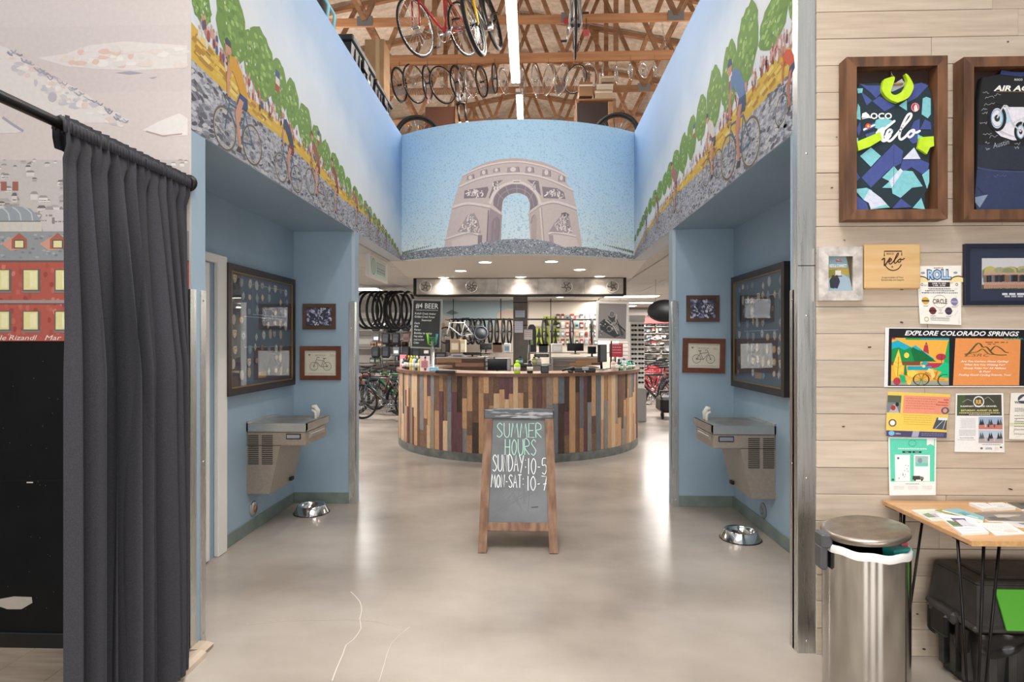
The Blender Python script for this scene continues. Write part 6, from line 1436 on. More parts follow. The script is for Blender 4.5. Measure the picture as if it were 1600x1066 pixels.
# chalkboard listing beers
YB = 8.15; a, b = P(643, 468, 'y', YB), P(690, 545, 'y', YB)
bb = thing('chalkboard', 'framed beer chalkboard standing over left end of the counter', 'chalkboard', ((a.x + b.x) / 2, YB, (a.z + b.z) / 2)); bb.rotation_euler = (0, math.radians(2), 0); w2, h2 = (b.x - a.x) / 2, (a.z - b.z) / 2
MB().box((-w2 + .015, -.008, -h2 + .015), (w2 - .015, .008, h2 - .015)).build('slate', mat('black_slate', '#26292a', .7, col2='#2f3233', scale=6), bb)
for lo, hi in (((-w2, -.014, h2 - .022), (w2, .014, h2)), ((-w2, -.014, -h2), (w2, .014, -h2 + .022)), ((-w2, -.014, -h2 + .022), (-w2 + .022, .014, h2 - .022)), ((w2 - .022, -.014, -h2 + .022), (w2, .014, h2 - .022))): MB().cbox(lo, hi, .003).build('frame_bar', mat('grey_board_frame', '#8b8d89', .6), bb)
MB().tube([(w2 * .45, .02, -h2 + .02), (w2 * .45, .03, -h2 - (a.z - h2 * 2 - 1.10) - .0)], .014, 8).build('support_pole', M_STEEL, bb)
c = Canvas(lambda u, v, q: (u, -.0086 - q, v), .0003, tr=lambda x, y: ((x - 725) / 150 * w2, -(y - 430) / 250 * h2)); w = '#e9ebea'
c.text('#4 BEER', 725, 272, -52, w, 2, 'c', 0, .0, 225); c.line([(615, 292), (835, 288)], 3, w, 2)
for i, (s_, wd) in enumerate((('Kolsch Creek Amber', 235), ('Golden Creek Porter', 225), ('Seasonal', 110), ('Dark', 60), ('IPA', 45), ('Porter', 75), ('Bottles to enjoy', 200), ('Hazy seltzer', 100), ('Local root beer', 115), ('Cider', 60))):
    c.text(s_, 605 + (70 if i == 2 else 0), 335 + i * 33, -20, w, 2, 'l', .2, .004, wd * .9)
for i in range(3): c.text(('Please ask', 'for today\'s', 'specials')[i], 742, 572 + i * 22, -18, '#39c25a', 2, 'l', .2, 0, 90)
c.build('chalk_writing', bb)['kind'] = 'stuff'
# black and white motorcycle print in a white frame
YP = 8.3; mx_, w_, h_ = wall_mtx(931, 471, 982, 533, 'y', YP, 1)
def art_moto(cv, W, H):
    cv.rect(-W, -H, W, H, '#b4adaa', 0); cv.rect(-W, -H, W, -H * .55, '#8f8886', 1)
    cv.poly([(-.9 * W, -.1 * H), (-.6 * W, .1 * H), (-.3 * W, .05 * H), (.1 * W, -.2 * H), (.6 * W, -.8 * H), (.2 * W, -.95 * H), (-.4 * W, -.7 * H), (-.85 * W, -.5 * H)], '#3a3738', 2)
    cv.poly([(-.3 * W, .2 * H), (-.25 * W, .5 * H), (0, .58 * H), (.18 * W, .45 * H), (.2 * W, .1 * H), (0, -.1 * H)], '#4c494a', 3); cv.ring(-.04 * W, .4 * H, .2 * W, .17 * H, .012, '#c9c6c4', 4)
    cv.poly(ell(-.04 * W, .4 * H, .15 * W, .12 * H, 12), '#8f8c8a', 3.6); cv.poly([(.25 * W, .15 * H), (.35 * W, .1 * H), (.85 * W, -.75 * H), (.7 * W, -.9 * H)], '#5a5657', 3)
    cv.line([(-.5 * W, .05 * H), (.1 * W, -.3 * H), (.4 * W, -.7 * H)], .02, '#cfccca', 4); cv.line([(.3 * W, .4 * H), (.2 * W, -.3 * H)], .016, '#dad7d5', 4); cv.line([(.45 * W, -.2 * H), (.95 * W, -.55 * H)], .02, '#39363a', 4)
    cv.ring(-.2 * W, -.45 * H, .17 * W, .15 * H, .015, '#a39f9d', 4, 14)
    for i in range(40): cv.poly(ell(random.uniform(-.85, .5) * W, random.uniform(-.8, 0) * H, .012, .01, 6), random.choice(['#d0cdcb', '#1f1d1e', '#77736f', '#2c2a2b']), 5)
mo = frame('framed_print', 'white framed black and white motorcycle print above counter right end', w_, h_, .035, .02, M_WHITE, mx_ @ Matrix.Rotation(math.radians(1.5), 4, 'Y'), art_moto, inset=.3)
MB().tube([(0, .02, -h_ / 2 + .02), (0, .02, -(mx_.col[3][2] - 1.10))], .012, 8).build('support_pole', M_BLACK, mo); MB().lathe([(.07, 0), (.07, .008), (0, .012)], 16, X=Matrix.Translation((0, .02, 1.10 - mx_.col[3][2]))).build('pole_foot', M_BLACK, mo)
mini('sale_sign', 'red sale sign below the motorcycle print', 'sign', (952, 537, 973, 558), 8.45, '#b3303f', True, .01, '#e3b9bd')
MBs = thing('sign_stand', 'thin black stand holding the red sale sign', 'stand', (P(962, 558, 'y', 8.46).x, 8.46, 1.10)); MB().tube([(0, 0, 0), (0, 0, P(962, 556, 'y', 8.46).z - 1.10)], .008, 6).build('pole', M_BLACK, MBs); MB().lathe([(.05, 0), (.05, .006), (0, .01)], 14).build('foot', M_BLACK, MBs)
# cluster of small goods at the right end
rr = random.Random(9)
for i, (px, py, c, k, hh, rad, nm) in enumerate(((958, 581, '#d9b7a8', '#caa28f', .17, .032, 'peach'), (963, 583.5, '#e0d9d0', '#bfb6aa', .12, .03, 'white'), (967, 579, '#16324a', '#0f2438', .16, .034, 'navy'), (970, 583, '#1f9a7a', '#17805f', .12, .034, 'green'),
        (975, 579, '#d6dde0', '#2f6f8a', .17, .03, 'silver'), (977, 583, '#1f6f7c', '#164f5a', .11, .036, 'petrol'), (983, 579.5, '#27a283', '#1b7b64', .13, .036, 'emerald'), (984, 583, '#aebfc8', '#8fa4b0', .1, .03, 'pale blue'), (989, 581, '#6fae9a', '#4f9180', .11, .034, 'mint'), (987, 578, '#15181b', '#26292c', .12, .03, 'black'))):
    bottle('%s tub in the cluster of small jars at counter right end' % nm, px, py, rad, hh, c, k, 'jar', cat='jar')
def monitor(label, px, py, Y, w, h, z=None, stand=.12, screen='#111215', turned=0):
    p = P(px, py, 'y', Y); t = thing('monitor', label, 'monitor', (p.x, Y, p.z), turned)
    MB().cbox((-w / 2, -.02, stand), (w / 2, .02, stand + h), .006).build('case', M_BLACK, t); MB().box((-w / 2 + .012, -.0212, stand + .014), (w / 2 - .012, -.02, stand + h - .012)).build('screen', C_(screen, .15), t)
    MB().tube([(0, .01, .008), (0, .02, stand + .05)], .018, 8).build('neck', M_BLACK, t); MB().cbox((-.1, -.07, 0), (.1, .09, .012), .004).build('foot', M_BLACK, t)
p = on_top(941, 579)
monitor('point of sale screen turned sideways at counter right part', 941, 577.5, p.y, .22, .24, stand=.1, turned=1.0)
q = P(777, 583.5, 'y', 9.9); ec = thing('equipment_cabinet', 'low grey cabinet under the monitor in the desk gap', 'cabinet', (q.x, 9.9, 0)); MB().cbox((-.2, -.12, 0), (.2, .2, q.z), .006).build('body', C_('#7d7873'), ec); MB().cbox((-.19, -.126, .05), (.19, -.12, q.z - .05), .003).build('door', C_('#89847e'), ec)
monitor('black monitor standing in the gap between the two desks', 777, 583.5, 9.9, .34, .2, stand=.05)
# office machines between the desks
q = P(785, 584, 'y', 10.3)
ms = thing('office_printer', 'grey office printer between the two service desks', 'printer', (q.x, 10.3, 0.0))
MB().cbox((-.15, 0, 0), (.15, .4, q.z + .02), .01).build('cabinet', C_('#8d8985'), ms); MB().cbox((-.145, -.01, q.z + .02), (.145, .35, q.z + .27), .02).build('machine', C_('#9ea2a6'), ms); MB().cbox((-.12, -.025, q.z + .1), (-.0, -.005, q.z + .2), .01).build('control_panel', C_('#4b5260'), ms); MB().cbox((.02, -.02, q.z + .06), (.135, -.005, q.z + .24), .01).build('glossy_tray', C_('#c3c7cc', .15), ms)
st = thing('letter_tray', 'dark stacked letter tray left of the office printer', 'tray', (P(764, 584, 'y', 10.2).x, 10.2, P(764, 584, 'y', 10.2).z))
for k in range(4): MB().cbox((-.09, 0, .05 + k * .075), (.09, .26, .062 + k * .075), .003).build('shelf', C_('#2d2e38'), st)
for sx in (-.09, .08): MB().cbox((sx, 0, -.6), (sx + .012, .26, .3), .003).build('side', C_('#2d2e38'), st)
# ---------------------------------------------------------------- bicycles and their parts
M_TYRE = mat('tyre_rubber', '#141416', .75); M_SPOKE = mat('spoke_steel', '#b9bbbd', .3, .9); M_RIMB = mat('black_rim', '#1d1d20', .35, .4); M_RIMS = mat('silver_rim', '#c6c6c4', .25, .9)
M_WHITEW = mat('tan_wall_tyre', '#9b866c', .7)
def wheel_meshes(R, tr, rim, tyre, ns=14):
    a = MB(); a.torus(R - tr * 2.2, .013, 32, 5, sq=.8); a.lathe([(.018, -.05), (.022, -.03), (.016, -.02), (.016, .02), (.022, .03), (.018, .05)], 10, X=Matrix.Rotation(math.pi / 2, 4, 'X'))
    b = MB(); b.torus(R - tr, tr, 36, 7)
    c = MB()
    for k in range(ns * 2):
        q = 6.2832 * k / (ns * 2); sd = 1 if k % 2 else -1
        c.tube([(.02 * math.cos(q + .6 * sd), .025 * sd, .02 * math.sin(q + .6 * sd)), ((R - tr * 2.2) * math.cos(q), 0, (R - tr * 2.2) * math.sin(q))], .0022, 3)
    return a.mesh('wheel_rim', rim), b.mesh('tyre', tyre), c.mesh('spokes', M_SPOKE)
WH = {'road': wheel_meshes(.34, .014, M_RIMB, M_TYRE), 'mtb': wheel_meshes(.35, .027, M_RIMB, M_TYRE), 'silver': wheel_meshes(.34, .014, M_RIMS, M_TYRE), 'bare': wheel_meshes(.315, .012, M_RIMS, M_RIMS), 'small': wheel_meshes(.23, .014, M_RIMS, M_RIMS), 'black': wheel_meshes(.32, .017, M_RIMB, M_RIMB)}
def put_wheel(kind, parent, loc, name='wheel'):
    a, b, c = WH[kind]; o = link(name, a, parent, loc); link('tyre', b, o); link('spokes', c, o); return o
def make_bike(label, frame_m, kind='road', fork_m=None, bar='drop', group=None, saddle='#151516'):
    """x forward, z up, wheels on z = 0"""
    t = thing('bicycle', label, 'bicycle', group=group); R = .34 if kind != 'mtb' else .35; rt = .019 if kind != 'mtb' else .024
    put_wheel(kind, t, (-.43, 0, R)); put_wheel(kind, t, (.6, 0, R))
    f = MB(); bb, sc_, hb_, ht, rh = (0, 0, .285), (-.16, 0, .78), (.475, 0, .68), (.44, 0, .80), (-.43, 0, R)
    f.tube([bb, (-.19, 0, .86)], rt * .85, 8); f.tube([bb, hb_], rt * 1.15, 8); f.tube([sc_, ht], rt, 8); f.tube([(.48, 0, .66), (.435, 0, .82)], rt * 1.1, 8)
    for s_ in (-1, 1): f.tube([(-.02, s_ * .03, .285), (-.43, s_ * .062, R)], rt * .5, 6); f.tube([(-.155, s_ * .02, .76), (-.43, s_ * .062, R)], rt * .45, 6)
    f.build('frame', frame_m, t)
    k = MB()
    for s_ in (-1, 1): k.tube([(.49, s_ * .05, .64), (.53, s_ * .055, .5), (.6, s_ * .055, R)], [rt * .7, rt * .6, rt * .45], 7)
    k.tube([(.48, -.055, .65), (.48, .055, .65)], rt * .8, 6); k.build('fork', fork_m or frame_m, t)
    h = MB(); h.tube([(.435, 0, .82), (.42, 0, .88), (.5, 0, .9)], .015, 7)
    if bar == 'drop':
        h.tube([(.5, -.2, .9), (.5, .2, .9)], .013, 7)
        for s_ in (-1, 1): h.tube([(.5, s_ * .2, .9), (.57, s_ * .21, .9), (.6, s_ * .215, .84), (.56, s_ * .22, .77), (.48, s_ * .22, .76)], .015, 7)
    else: h.tube([(.47, -.33, .93), (.5, -.1, .9), (.5, .1, .9), (.47, .33, .93)], .015, 7)
    h.build('handlebar', M_BLACK, t)
    s = MB(); s.tube([(-.19, 0, .84), (-.215, 0, .93)], .014, 7); s.prism([(-.35, -.07), (-.33, -.075), (-.22, -.04), (-.06, -.015), (-.06, .015), (-.22, .04), (-.33, .075), (-.35, .07)], .93, .965); s.build('saddle', C_(saddle), t)
    c = MB(); c.torus(.09, .006, 22, 5, X=Matrix.Translation((0, -.06, .285))); c.tube([(0, -.08, .285), (.1, -.085, .15)], .011, 6); c.tube([(0, .08, .285), (-.1, .085, .42)], .011, 6); c.lathe([(.03, -.08), (.03, .08)], 10, X=Matrix.Translation((0, 0, .285)) @ Matrix.Rotation(math.pi / 2, 4, 'X'))
    c.tube([(0, -.06, .374), (-.43, -.06, R + .045)], .005, 4); c.tube([(0, -.06, .196), (-.42, -.06, R - .045)], .005, 4); c.torus(.045, .012, 16, 5, X=Matrix.Translation((-.43, -.06, R))); c.build('crankset', M_SPOKE, t)
    for p in ((.1, -.13, .15), (-.1, .13, .42)): MB().cbox((p[0] - .045, p[1] - .04, p[2] - .01), (p[0] + .045, p[1] + .04, p[2] + .01), .004).build('pedal', M_BLACK, t)
    return t
M_RED = mat('red_frame_paint', '#b01f2b', .25, coat=.5); M_YEL = mat('yellow_fork_paint', '#e0b01c', .3); M_BLKF = mat('black_frame_paint', '#17181b', .3, coat=.3); M_TEALF = mat('dark_teal_frame_paint', '#2f4a4c', .3, coat=.3); M_GRNF = mat('green_frame_paint', '#1f5a2e', .3); M_GREYF = mat('grey_frame_paint', '#8c9296', .3, .3); M_MAROON = mat('maroon_frame_paint', '#4e2320', .35); M_WHTF = mat('white_frame_paint', '#d9d8d4', .3)
def from_front(front, rear, roll=0, wheel_z=.34):
    """matrix that puts the hubs of a bicycle at two points"""
    f = (front - rear).normalized(); up = Vector((0, 0, 1)); y = up.cross(f).normalized(); z = f.cross(y)
    m = frame_mtx(f, y, z, rear) @ Matrix.Rotation(roll, 4, 'X'); s = (front - rear).length / 1.03
    return m @ Matrix.Diagonal((s, s, s, 1)) @ Matrix.Translation((.43, 0, -wheel_z))
def at_D(px, py, Y): return P(px, py, 'y', Y)

# ---------------------------------------------------------------- shop floor, left side
bL = make_bike('dark teal bicycle in front of the rack left of the counter', M_TEALF, 'road', None, 'flat')
def stand(o, x, y, rz): o.location = (x, y, 0); o.rotation_euler = (0, 0, rz)
p = P(617, 660, 'z', 0); stand(bL, p.x - .15, p.y + .25, math.radians(165))
bM = make_bike('black bicycle with maroon frame behind the teal one', M_MAROON, 'mtb', M_BLKF, 'flat'); stand(bM, p.x - .5, p.y + .98, math.radians(168))
bG = make_bike('black mountain bicycle with green frame in the left rack', M_GRNF, 'mtb', M_BLKF, 'flat'); stand(bG, p.x - .3, p.y + 1.7, math.radians(166))
bK = make_bike('black bicycle in the left rack', M_BLKF, 'mtb', None, 'flat')
pos = [(p.x - .75, p.y + 2.4, 167, 'fourth from the front, black bicycle in the left rack'), (p.x - 2.2, p.y + .5, 168, 'partly hidden black bicycle behind the jamb at left')]
for i, (x, y, a, lb) in enumerate(pos):
    o = bK if i == 0 else dup(bK); stand(o, x, y, math.radians(a)); o['label'] = lb
# row of tyres hanging left
tyre_me = MB().torus(.335, .024, 34, 7).mesh('bicycle_tyre', M_TYRE)
YT = 10.6
rail = thing('hanging_rail', 'steel ceiling rail the black tyres hang on', 'rail', (P(560, 462, 'y', YT).x - .6, YT, 2.385)); MB().tube([(0, 0, 0), (2.1, 0, 0)], .014, 8).build('rail_tube', M_STEEL, rail)
for xx in (.1, 1.0, 1.95): MB().tube([(xx, 0, 0), (xx, 0, SOF - 2.385)], .008, 6).build('drop_rod', M_STEEL, rail)
for i, (px, w) in enumerate(((572, 24), (579, 20), (588, 14), (596, 13), (604, 17), (613, 13), (620, 20), (627, 22), (638, 9))):
    p = at_D(px, 487, YT); o = link('bicycle_tyre_loop', tyre_me, None, (p.x, YT + jit(.02), 2.385 - .31), (0, 0, math.pi / 2 - math.asin(w / 57)))
    tag(o, 'black bicycle tyre hanging on left ceiling rail, %s from left' % ORD[i], 'tyre', 'tyres hanging on the left rail')
# racks and boxed goods on the left wall
M_WIRE = mat('grey_wire', '#8a8784', .4, .6)
def shelf_unit(label, x0, x1, y, zs, d=.35, m=None, ext=.35):
    t = thing('display_shelf', label, 'shelf', (x0, y, 0)); m = m or M_WIRE
    for z in zs: MB().cbox((0, 0, z - .015), (x1 - x0, d, z), .003).build('shelf_board', m, t)
    for xx in (0, x1 - x0 - .03):
        MB().cbox((xx, d - .03, 0), (xx + .03, d, max(zs) + ext), .003).build('upright', m, t)
    return t
shelf_unit('grey wire display shelf of boxed goods on the left side', -4.7, -2.25, 14.1, (.5, .95, 1.35, 1.75))
r = random.Random(31); GP = ['#c9c4bc', '#8f8a84', '#3a3b3f', '#a9553f', '#d9d5cd', '#59646b', '#6b4a3a', '#e3e0da', '#b99a7a', '#2c2d30', '#96a3a8', '#c0b79f', '#7f2f2c', '#4b5a3a']
PKM = {}
def package(loc, w, h, d, col, rz=0):
    k = (round(w, 2), round(h, 2), col)
    if k not in PKM:
        b = MB().cbox((-w / 2, 0, 0), (w / 2, d, h), .006).mesh('goods_package', C_(col))
        PKM[k] = (b, MB().box((-w * .36, -.003, h * .25), (w * .36, 0, h * .62)).mesh('label', C_(r.choice(['#e6e3dc', '#d5d0c6', '#3b3c40', '#b9b3a8']))))
    a, l = PKM[k]; o = link('goods_package', a, None, loc, (0, 0, rz)); link('label', l, o); return o
for z in (.5, .95, 1.35, 1.75):
    x = -4.0; kk = 0
    while x < -2.35:
        w, h = r.choice([.12, .16, .2]), r.choice([.14, .2, .26]); o = package((x + w / 2, 14.15, z), w, h, .16, r.choice(GP)); tag(o, 'boxed goods on left display shelf, %s shelf from floor, box %s from left' % (ORD[(.5, .95, 1.35, 1.75).index(z)], ORD[kk]), 'package', 'boxed goods on the left display shelf'); x += w + .02; kk += 1
wl2 = struct('wall_window_left', MB().box((-6.2, 14.55, 1.35), (-2.95, 14.6, 2.3)), C_('#b9b4ad'))
for k in range(4): MB().cbox((-6.2, 14.53, 1.42 + k * .22), (-2.95, 14.56, 1.56 + k * .22), .005).build('slat', M_WHITE, wl2)
# panniers, helmets, bags on a gondola close to the jamb
def helmet_mesh(c):
    m = MB(); m.lathe([(.0, .15), (.06, .14), (.1, .1), (.115, .05), (.11, .0), (.095, -.005)], 14, sx=1.25)
    return m.mesh('helmet', C_(c, .3))
HM = [helmet_mesh(c) for c in ('#1c1d20', '#c9c7c2', '#4b3a34', '#6b6d70', '#2c3f34')]; HV = MB()
for k in (-.05, 0, .05): HV.tube([(-.11, k, .095 if k else .125), (0, k, .142 if not k else .13), (.11, k, .09 if k else .12)], .009, 5)
HV = HV.mesh('vent', M_BLACK)
gl = shelf_unit('grey gondola shelf with helmets left of the counter', -3.5, -2.2, 13.0, (1.05, 1.37, 1.69), .4)
for j, z in enumerate((1.05, 1.37, 1.69)):
    for i in range(4):
        o = link('helmet', r.choice(HM), None, (-3.25 + i * .3 + jit(.015), 13.2, z + .006), (0, 0, r.uniform(0, 6))); link('vent', HV, o); tag(o, 'cycling helmet on the %s gondola shelf, %s from left' % (('lowest', 'middle', 'top')[j], ORD[i]), 'helmet', 'helmets on the left gondola')
# wire grid with dark bags and packets, nearer than the shelves
gp = thing('grid_panel', 'free standing wire grid of dark bags left of the counter', 'display grid', (-3.55, 12.75, 0)); m = MB()
for k in range(9): m.tube([(k * .165, 0, .05), (k * .165, 0, 2.0)], .005, 4)
for k in range(13): m.tube([(0, 0, .1 + k * .155), (1.32, 0, .1 + k * .155)], .005, 4)
m.build('wire_grid', M_WIRE, gp)
for xx in (.05, 1.27): MB().cbox((xx - .02, -.25, 0), (xx + .02, .25, .05), .006).build('foot_bar', M_WIRE, gp)
BG = MB(); BG.cbox((-.09, -.11, -.26), (.09, -.006, 0), .03); BG = BG.mesh('pannier', C_('#1b1c1f')); BP = MB().cbox((-.065, -.125, -.22), (.065, -.1, -.1), .01).mesh('pocket', C_('#2d2f34'))
kk = 0
for j in range(3):
    for i in range(6):
        x, z = -3.45 + i * .225, 1.98 - j * .3
        if (i + j) % 3 == 1:
            o = package((x, 12.7, z - .2), .14, .18, .045, r.choice(['#3a3b3f', '#c9c4bc', '#59646b', '#6b4a3a', '#2c2d30'])); nm = 'boxed part'
        else: o = link('pannier', BG, None, (x, 12.75, z)); link('pocket', BP, o); nm = 'black bicycle bag'
        tag(o, '%s hanging on the left wire grid, %s row from top, place %s' % (nm, ORD[j], ORD[i]), 'bag' if nm[0] == 'b' and 'bag' in nm else 'package', 'goods on the left wire grid')
# hanging framed sign in the ceiling at left
a, b = P(574, 394, 'x', -1.885), P(602, 440, 'x', -1.885)
hs = thing('hanging_sign', 'white framed sign with mint drawing hanging below left ceiling', 'sign', (-1.885, (a.y + b.y) / 2, (a.z + 2.24) / 2)); wy, hz = abs(b.y - a.y) / 2, (a.z - .01 - 2.25) / 2
MB().cbox((-.02, -wy, -hz), (.02, wy, hz), .004).build('board', C_('#e9e9e6'), hs)
for lo, hi in (((.0, -wy - .012, hz - .02), (.03, wy + .012, hz + .012)), ((.0, -wy - .012, -hz - .012), (.03, wy + .012, -hz + .02)), ((.0, -wy - .012, -hz + .02), (.03, -wy + .02, hz - .02)), ((.0, wy - .02, -hz + .02), (.03, wy + .012, hz - .02))): MB().cbox(lo, hi, .003).build('frame_bar', M_WHITE, hs)
c = Canvas(lambda u, v, q: (.0206 + q, u, v), .0003); c.rect(-wy, -hz, wy, hz, '#dfe6e2', 0); c.poly(ell(-wy * .55, 0, wy * .22, hz * .7, 16), '#b6d6c2', 1); c.ring(-wy * .55, 0, wy * .22, hz * .7, .01, '#6fa08c', 2); c.rect(-wy * .2, -hz * .5, wy * .8, hz * .55, '#9fbdb8', 1); c.rect(-wy * .15, -hz * .42, wy * .75, hz * .47, '#c9cfcc', 2)
for k in (-.3, -.05): c.rect(-wy * .15, hz * k, wy * .75, hz * (k + .12), '#7fa8a6', 3)
c.build('print', hs)
for yy in (-wy * .8, wy * .8): MB().tube([(0, yy, hz), (0, yy, SOF - hs.location.z)], .003, 5).build('wire', M_STEEL, hs)

# ---------------------------------------------------------------- workshop behind the counter
YW = 14.58
def wallpic(cv, *a): pass
mp = thing('wall_banner', 'pale mountain landscape banner on the workshop wall', 'banner', (0, YW, 0)); c = Canvas(lambda u, v, q: (u, -.012 - q, v), .0006)
X0, X1 = P(690, 470, 'y', YW).x, P(803, 470, 'y', YW).x; Z0, Z1 = P(700, 512, 'y', YW).z, P(700, 471, 'y', YW).z
MB().box((X0, -.012, Z0), (X1, 0, Z1)).build('banner_cloth', M_PAPER, mp)
c.rect(X0, Z0, X1, Z1, '#a9bcc0', 0); w = X1 - X0; h = Z1 - Z0
c.poly([(X0, Z0), (X0, Z0 + h * .5), (X0 + w * .12, Z0 + h * .4), (X0 + w * .3, Z0 + h * .15), (X0 + w * .3, Z0)], '#cfc4b8', 2); c.poly([(X0 + w * .06, Z0 + h * .55), (X0 + w * .14, Z0 + h * .68), (X0 + w * .24, Z0 + h * .55), (X0 + w * .15, Z0 + h * .48)], '#6f7d78', 1); c.poly([(X0 + w * .72, Z0), (X0 + w * .78, Z0 + h * .55), (X0 + w * .9, Z0 + h * .72), (X1, Z0 + h * .7), (X1, Z0)], '#d8c3ac', 2); c.poly([(X0 + w * .2, Z0), (X0 + w * .4, Z0 + h * .3), (X0 + w * .6, Z0)], '#9aa79f', 1.5)
c.build('print', mp)
rail = thing('wheel_rail', 'black rail carrying wheels over the workshop', 'rail', (P(705, 470, 'y', 13.85).x, 13.85, 2.02)); MB().tube([(0, 0, 0), (3.6, 0, 0)], .02, 8).build('rail_tube', M_BLACK, rail)
for xx in (.05, 1.2, 2.4, 3.55): MB().tube([(xx, 0, 0), (xx, 0, SOF - 2.02)], .01, 6).build('drop_rod', M_BLACK, rail)
row = [(712, 8), (720, 7), (731, 10), (738, 4), (748, 8), (754, 5), (766, 3), (776, 2.5), (786.5, 2.5), (796, 5), (850, 6), (862.5, 2), (893, 7), (925, 6)]
for i, (px, w) in enumerate(row):
    p = at_D(px, 495, 13.85); t = thing('bicycle_wheelset', 'black wheel hanging over the workshop, %s from left' % ORD[i], 'wheel', (p.x, 13.85 + jit(.04), 2.02 - .29), group='wheels hanging over the workshop'); t.rotation_euler = (0, 0, math.pi / 2 - math.asin(min(.95, w / 38)))
    a_, b_, c_ = WH['black']; link('rim', a_, t); link('tyre', WH['mtb'][1], t, None, None, (.92, .92, .92)); link('spokes', c_, t)
bW = make_bike('white bicycle clamped on the repair stand in the workshop', M_WHTF, 'black', None, 'flat'); bW.matrix_world = from_front(at_D(697, 524, 12.85), at_D(737, 522, 13.15))
dw = thing('chainring_sign', 'large dark chainring shaped disc on the workshop bench', 'sign', at_D(751.5, 521, 13.0)); m = MB(); m.torus(.15, .02, 30, 6); m.lathe([(.13, -.006), (.13, .006)], 24, X=Matrix.Rotation(math.pi / 2, 4, 'X')); m.build('disc', mat('dark_disc', '#3d4248', .6), dw); m = MB()
for k in range(24): q = k * 6.2832 / 24; m.cbox((.162 * math.cos(q) - .01, -.01, .162 * math.sin(q) - .01), (.162 * math.cos(q) + .01, .01, .162 * math.sin(q) + .01), .002)
m.build('teeth', M_BLACK, dw); MB().tube([(0, .02, 0), (0, .02, -at_D(751.5, 521, 13.0).z + 1.0)], .015, 6).build('post', M_BLACK, dw)
bench = shelf_unit('long workshop bench behind the service desks', -2.12, 1.9, 12.5, (.95, 1.25), .6, C_('#6f665d'), -.02)
zb = 1.25
# goods standing on the bench: (px0, px1, top py, depth, colour, kind)
for (x0, x1, py, nm, lb, cat, c, ex) in ((703, 718, 530, 'cardboard_box', 'brown cardboard box on the bench at left', 'box', '#a48a6e', label_('#d9cbb4')), (719, 727, 531, 'cardboard_box', 'pale cardboard box next to the brown one', 'box', '#cdb896', label_('#e6dcc6')),
        (770, 784, 536, 'wooden_box', 'dark wooden box on the bench near the post', 'box', '#6b5140', lid_('#5a4233')), (787, 797, 537, 'carton', 'white blue carton on the bench near the post', 'carton', '#c3cbd0', label_('#7f93a3')), (696, 702, 531, 'speaker', 'small black speaker on the bench at left end', 'speaker', '#1a1b1e', label_('#2c2d31')),
        (862, 879, 537, 'paper_carton', 'white carton on the bench right of the post', 'carton', '#d5d3cf', label_('#e9e7e3')), (842, 856, 538, 'tool_case', 'charcoal tool case on the bench right of the post', 'case', '#2b2c30', lid_('#232427'))):
    a, b = P(x0, py, 'y', 12.6), P(x1, py, 'y', 12.6); t = thing(nm, lb, cat, ((a.x + b.x) / 2, 12.6, zb)); w, h = b.x - a.x, a.z - zb
    MB().cbox((-w / 2, 0, 0), (w / 2, .25, h), .006).build('body', C_(c), t); ex(t, w, 0, h)
monitor('black monitor on the workshop bench, left of the post', 759, 553.6, 12.6, .26, .14, stand=.1); monitor('wide black monitor on the bench right of the white carton', 899, 553.6, 12.6, .36, .17, stand=.07); monitor('laptop like black screen on left service desk', 738, 558, 10.95, .36, .05, stand=.04); monitor('black monitor on the right service desk', 925, 558, 10.95, .16, .14, stand=.06)
for i, (px, c, lb) in enumerate(((690, '#25211f', 'black cash drawer on left service desk'), (716, '#b9b2bd', 'pale paper pile on left service desk'), (846, '#4a4a4e', 'grey ring binder stack right of the post'))):
    p = P(px, 558, 'y', 10.95); box_thing('desk_item', lb, ('drawer', 'papers', 'binder')[i], (px, 558), 0, ((.22, .25, .09), (.24, .25, .05), (.28, .25, .06))[i], C_(c), label_('#77757a'), Y=10.95)
# saddles on yellow backing cards, right of the post
SD = MB(); SD.prism([(-.07, .0), (-.065, .03), (-.035, .12), (-.012, .26), (.012, .26), (.035, .12), (.065, .03), (.07, 0)], -.06, -.01, lambda u, v, q: (u, q, v)); SD = SD.mesh('saddle', M_BLACK); CD = MB().cbox((-.1, -.008, -.03), (.1, 0, .28), .002).mesh('backing_card', C_('#aebd3a'))
ps = thing('pegboard', 'cream pegboard panel with saddles right of the post', 'pegboard', (0, 14.3, 0)); a, b = P(826, 482, 'y', 14.3), P(934, 545, 'y', 14.3); MB().box((a.x, 0, .0), (b.x, .03, SOF - .05)).build('panel', mat('cream_pegboard', '#cfc4b4', .7), ps)
for j, py in enumerate((508, 526, 539)):
    for i, px in enumerate((842, 853, 868) if j else (854, 868)):
        p = at_D(px, py, 14.27); t = thing('saddle_card', 'black saddle on lime card, %s row, %s from left' % (('top', 'middle', 'bottom')[j], ORD[i]), 'saddle', (p.x, 14.299, p.z), group='saddles on lime cards'); t.scale = (.85, 1, .78); link('backing_card', CD, t); link('saddle', SD, t)
for j in range(4):
    for i in range(9):
        px = 872 + i * 7.4; p = at_D(px, 500 + j * 13, 14.26)
        if p.z < 1.3: continue
        o = package((p.x, 14.268, p.z), r.choice([.07, .09]), r.choice([.12, .15]), .03, r.choice(GP + ['#a33c40', '#c98a8a', '#7fb0b8'])); tag(o, 'blister pack on the cream pegboard, %s row from top, %s from left' % (ORD[j], ORD[i]), 'package', 'blister packs on the cream pegboard')
sk = thing('skate_deck', 'tall black rounded board leaning right of the post', 'board', (at_D(831, 553, 12.75).x, 12.75, at_D(831, 553, 12.75).z)); w = .09
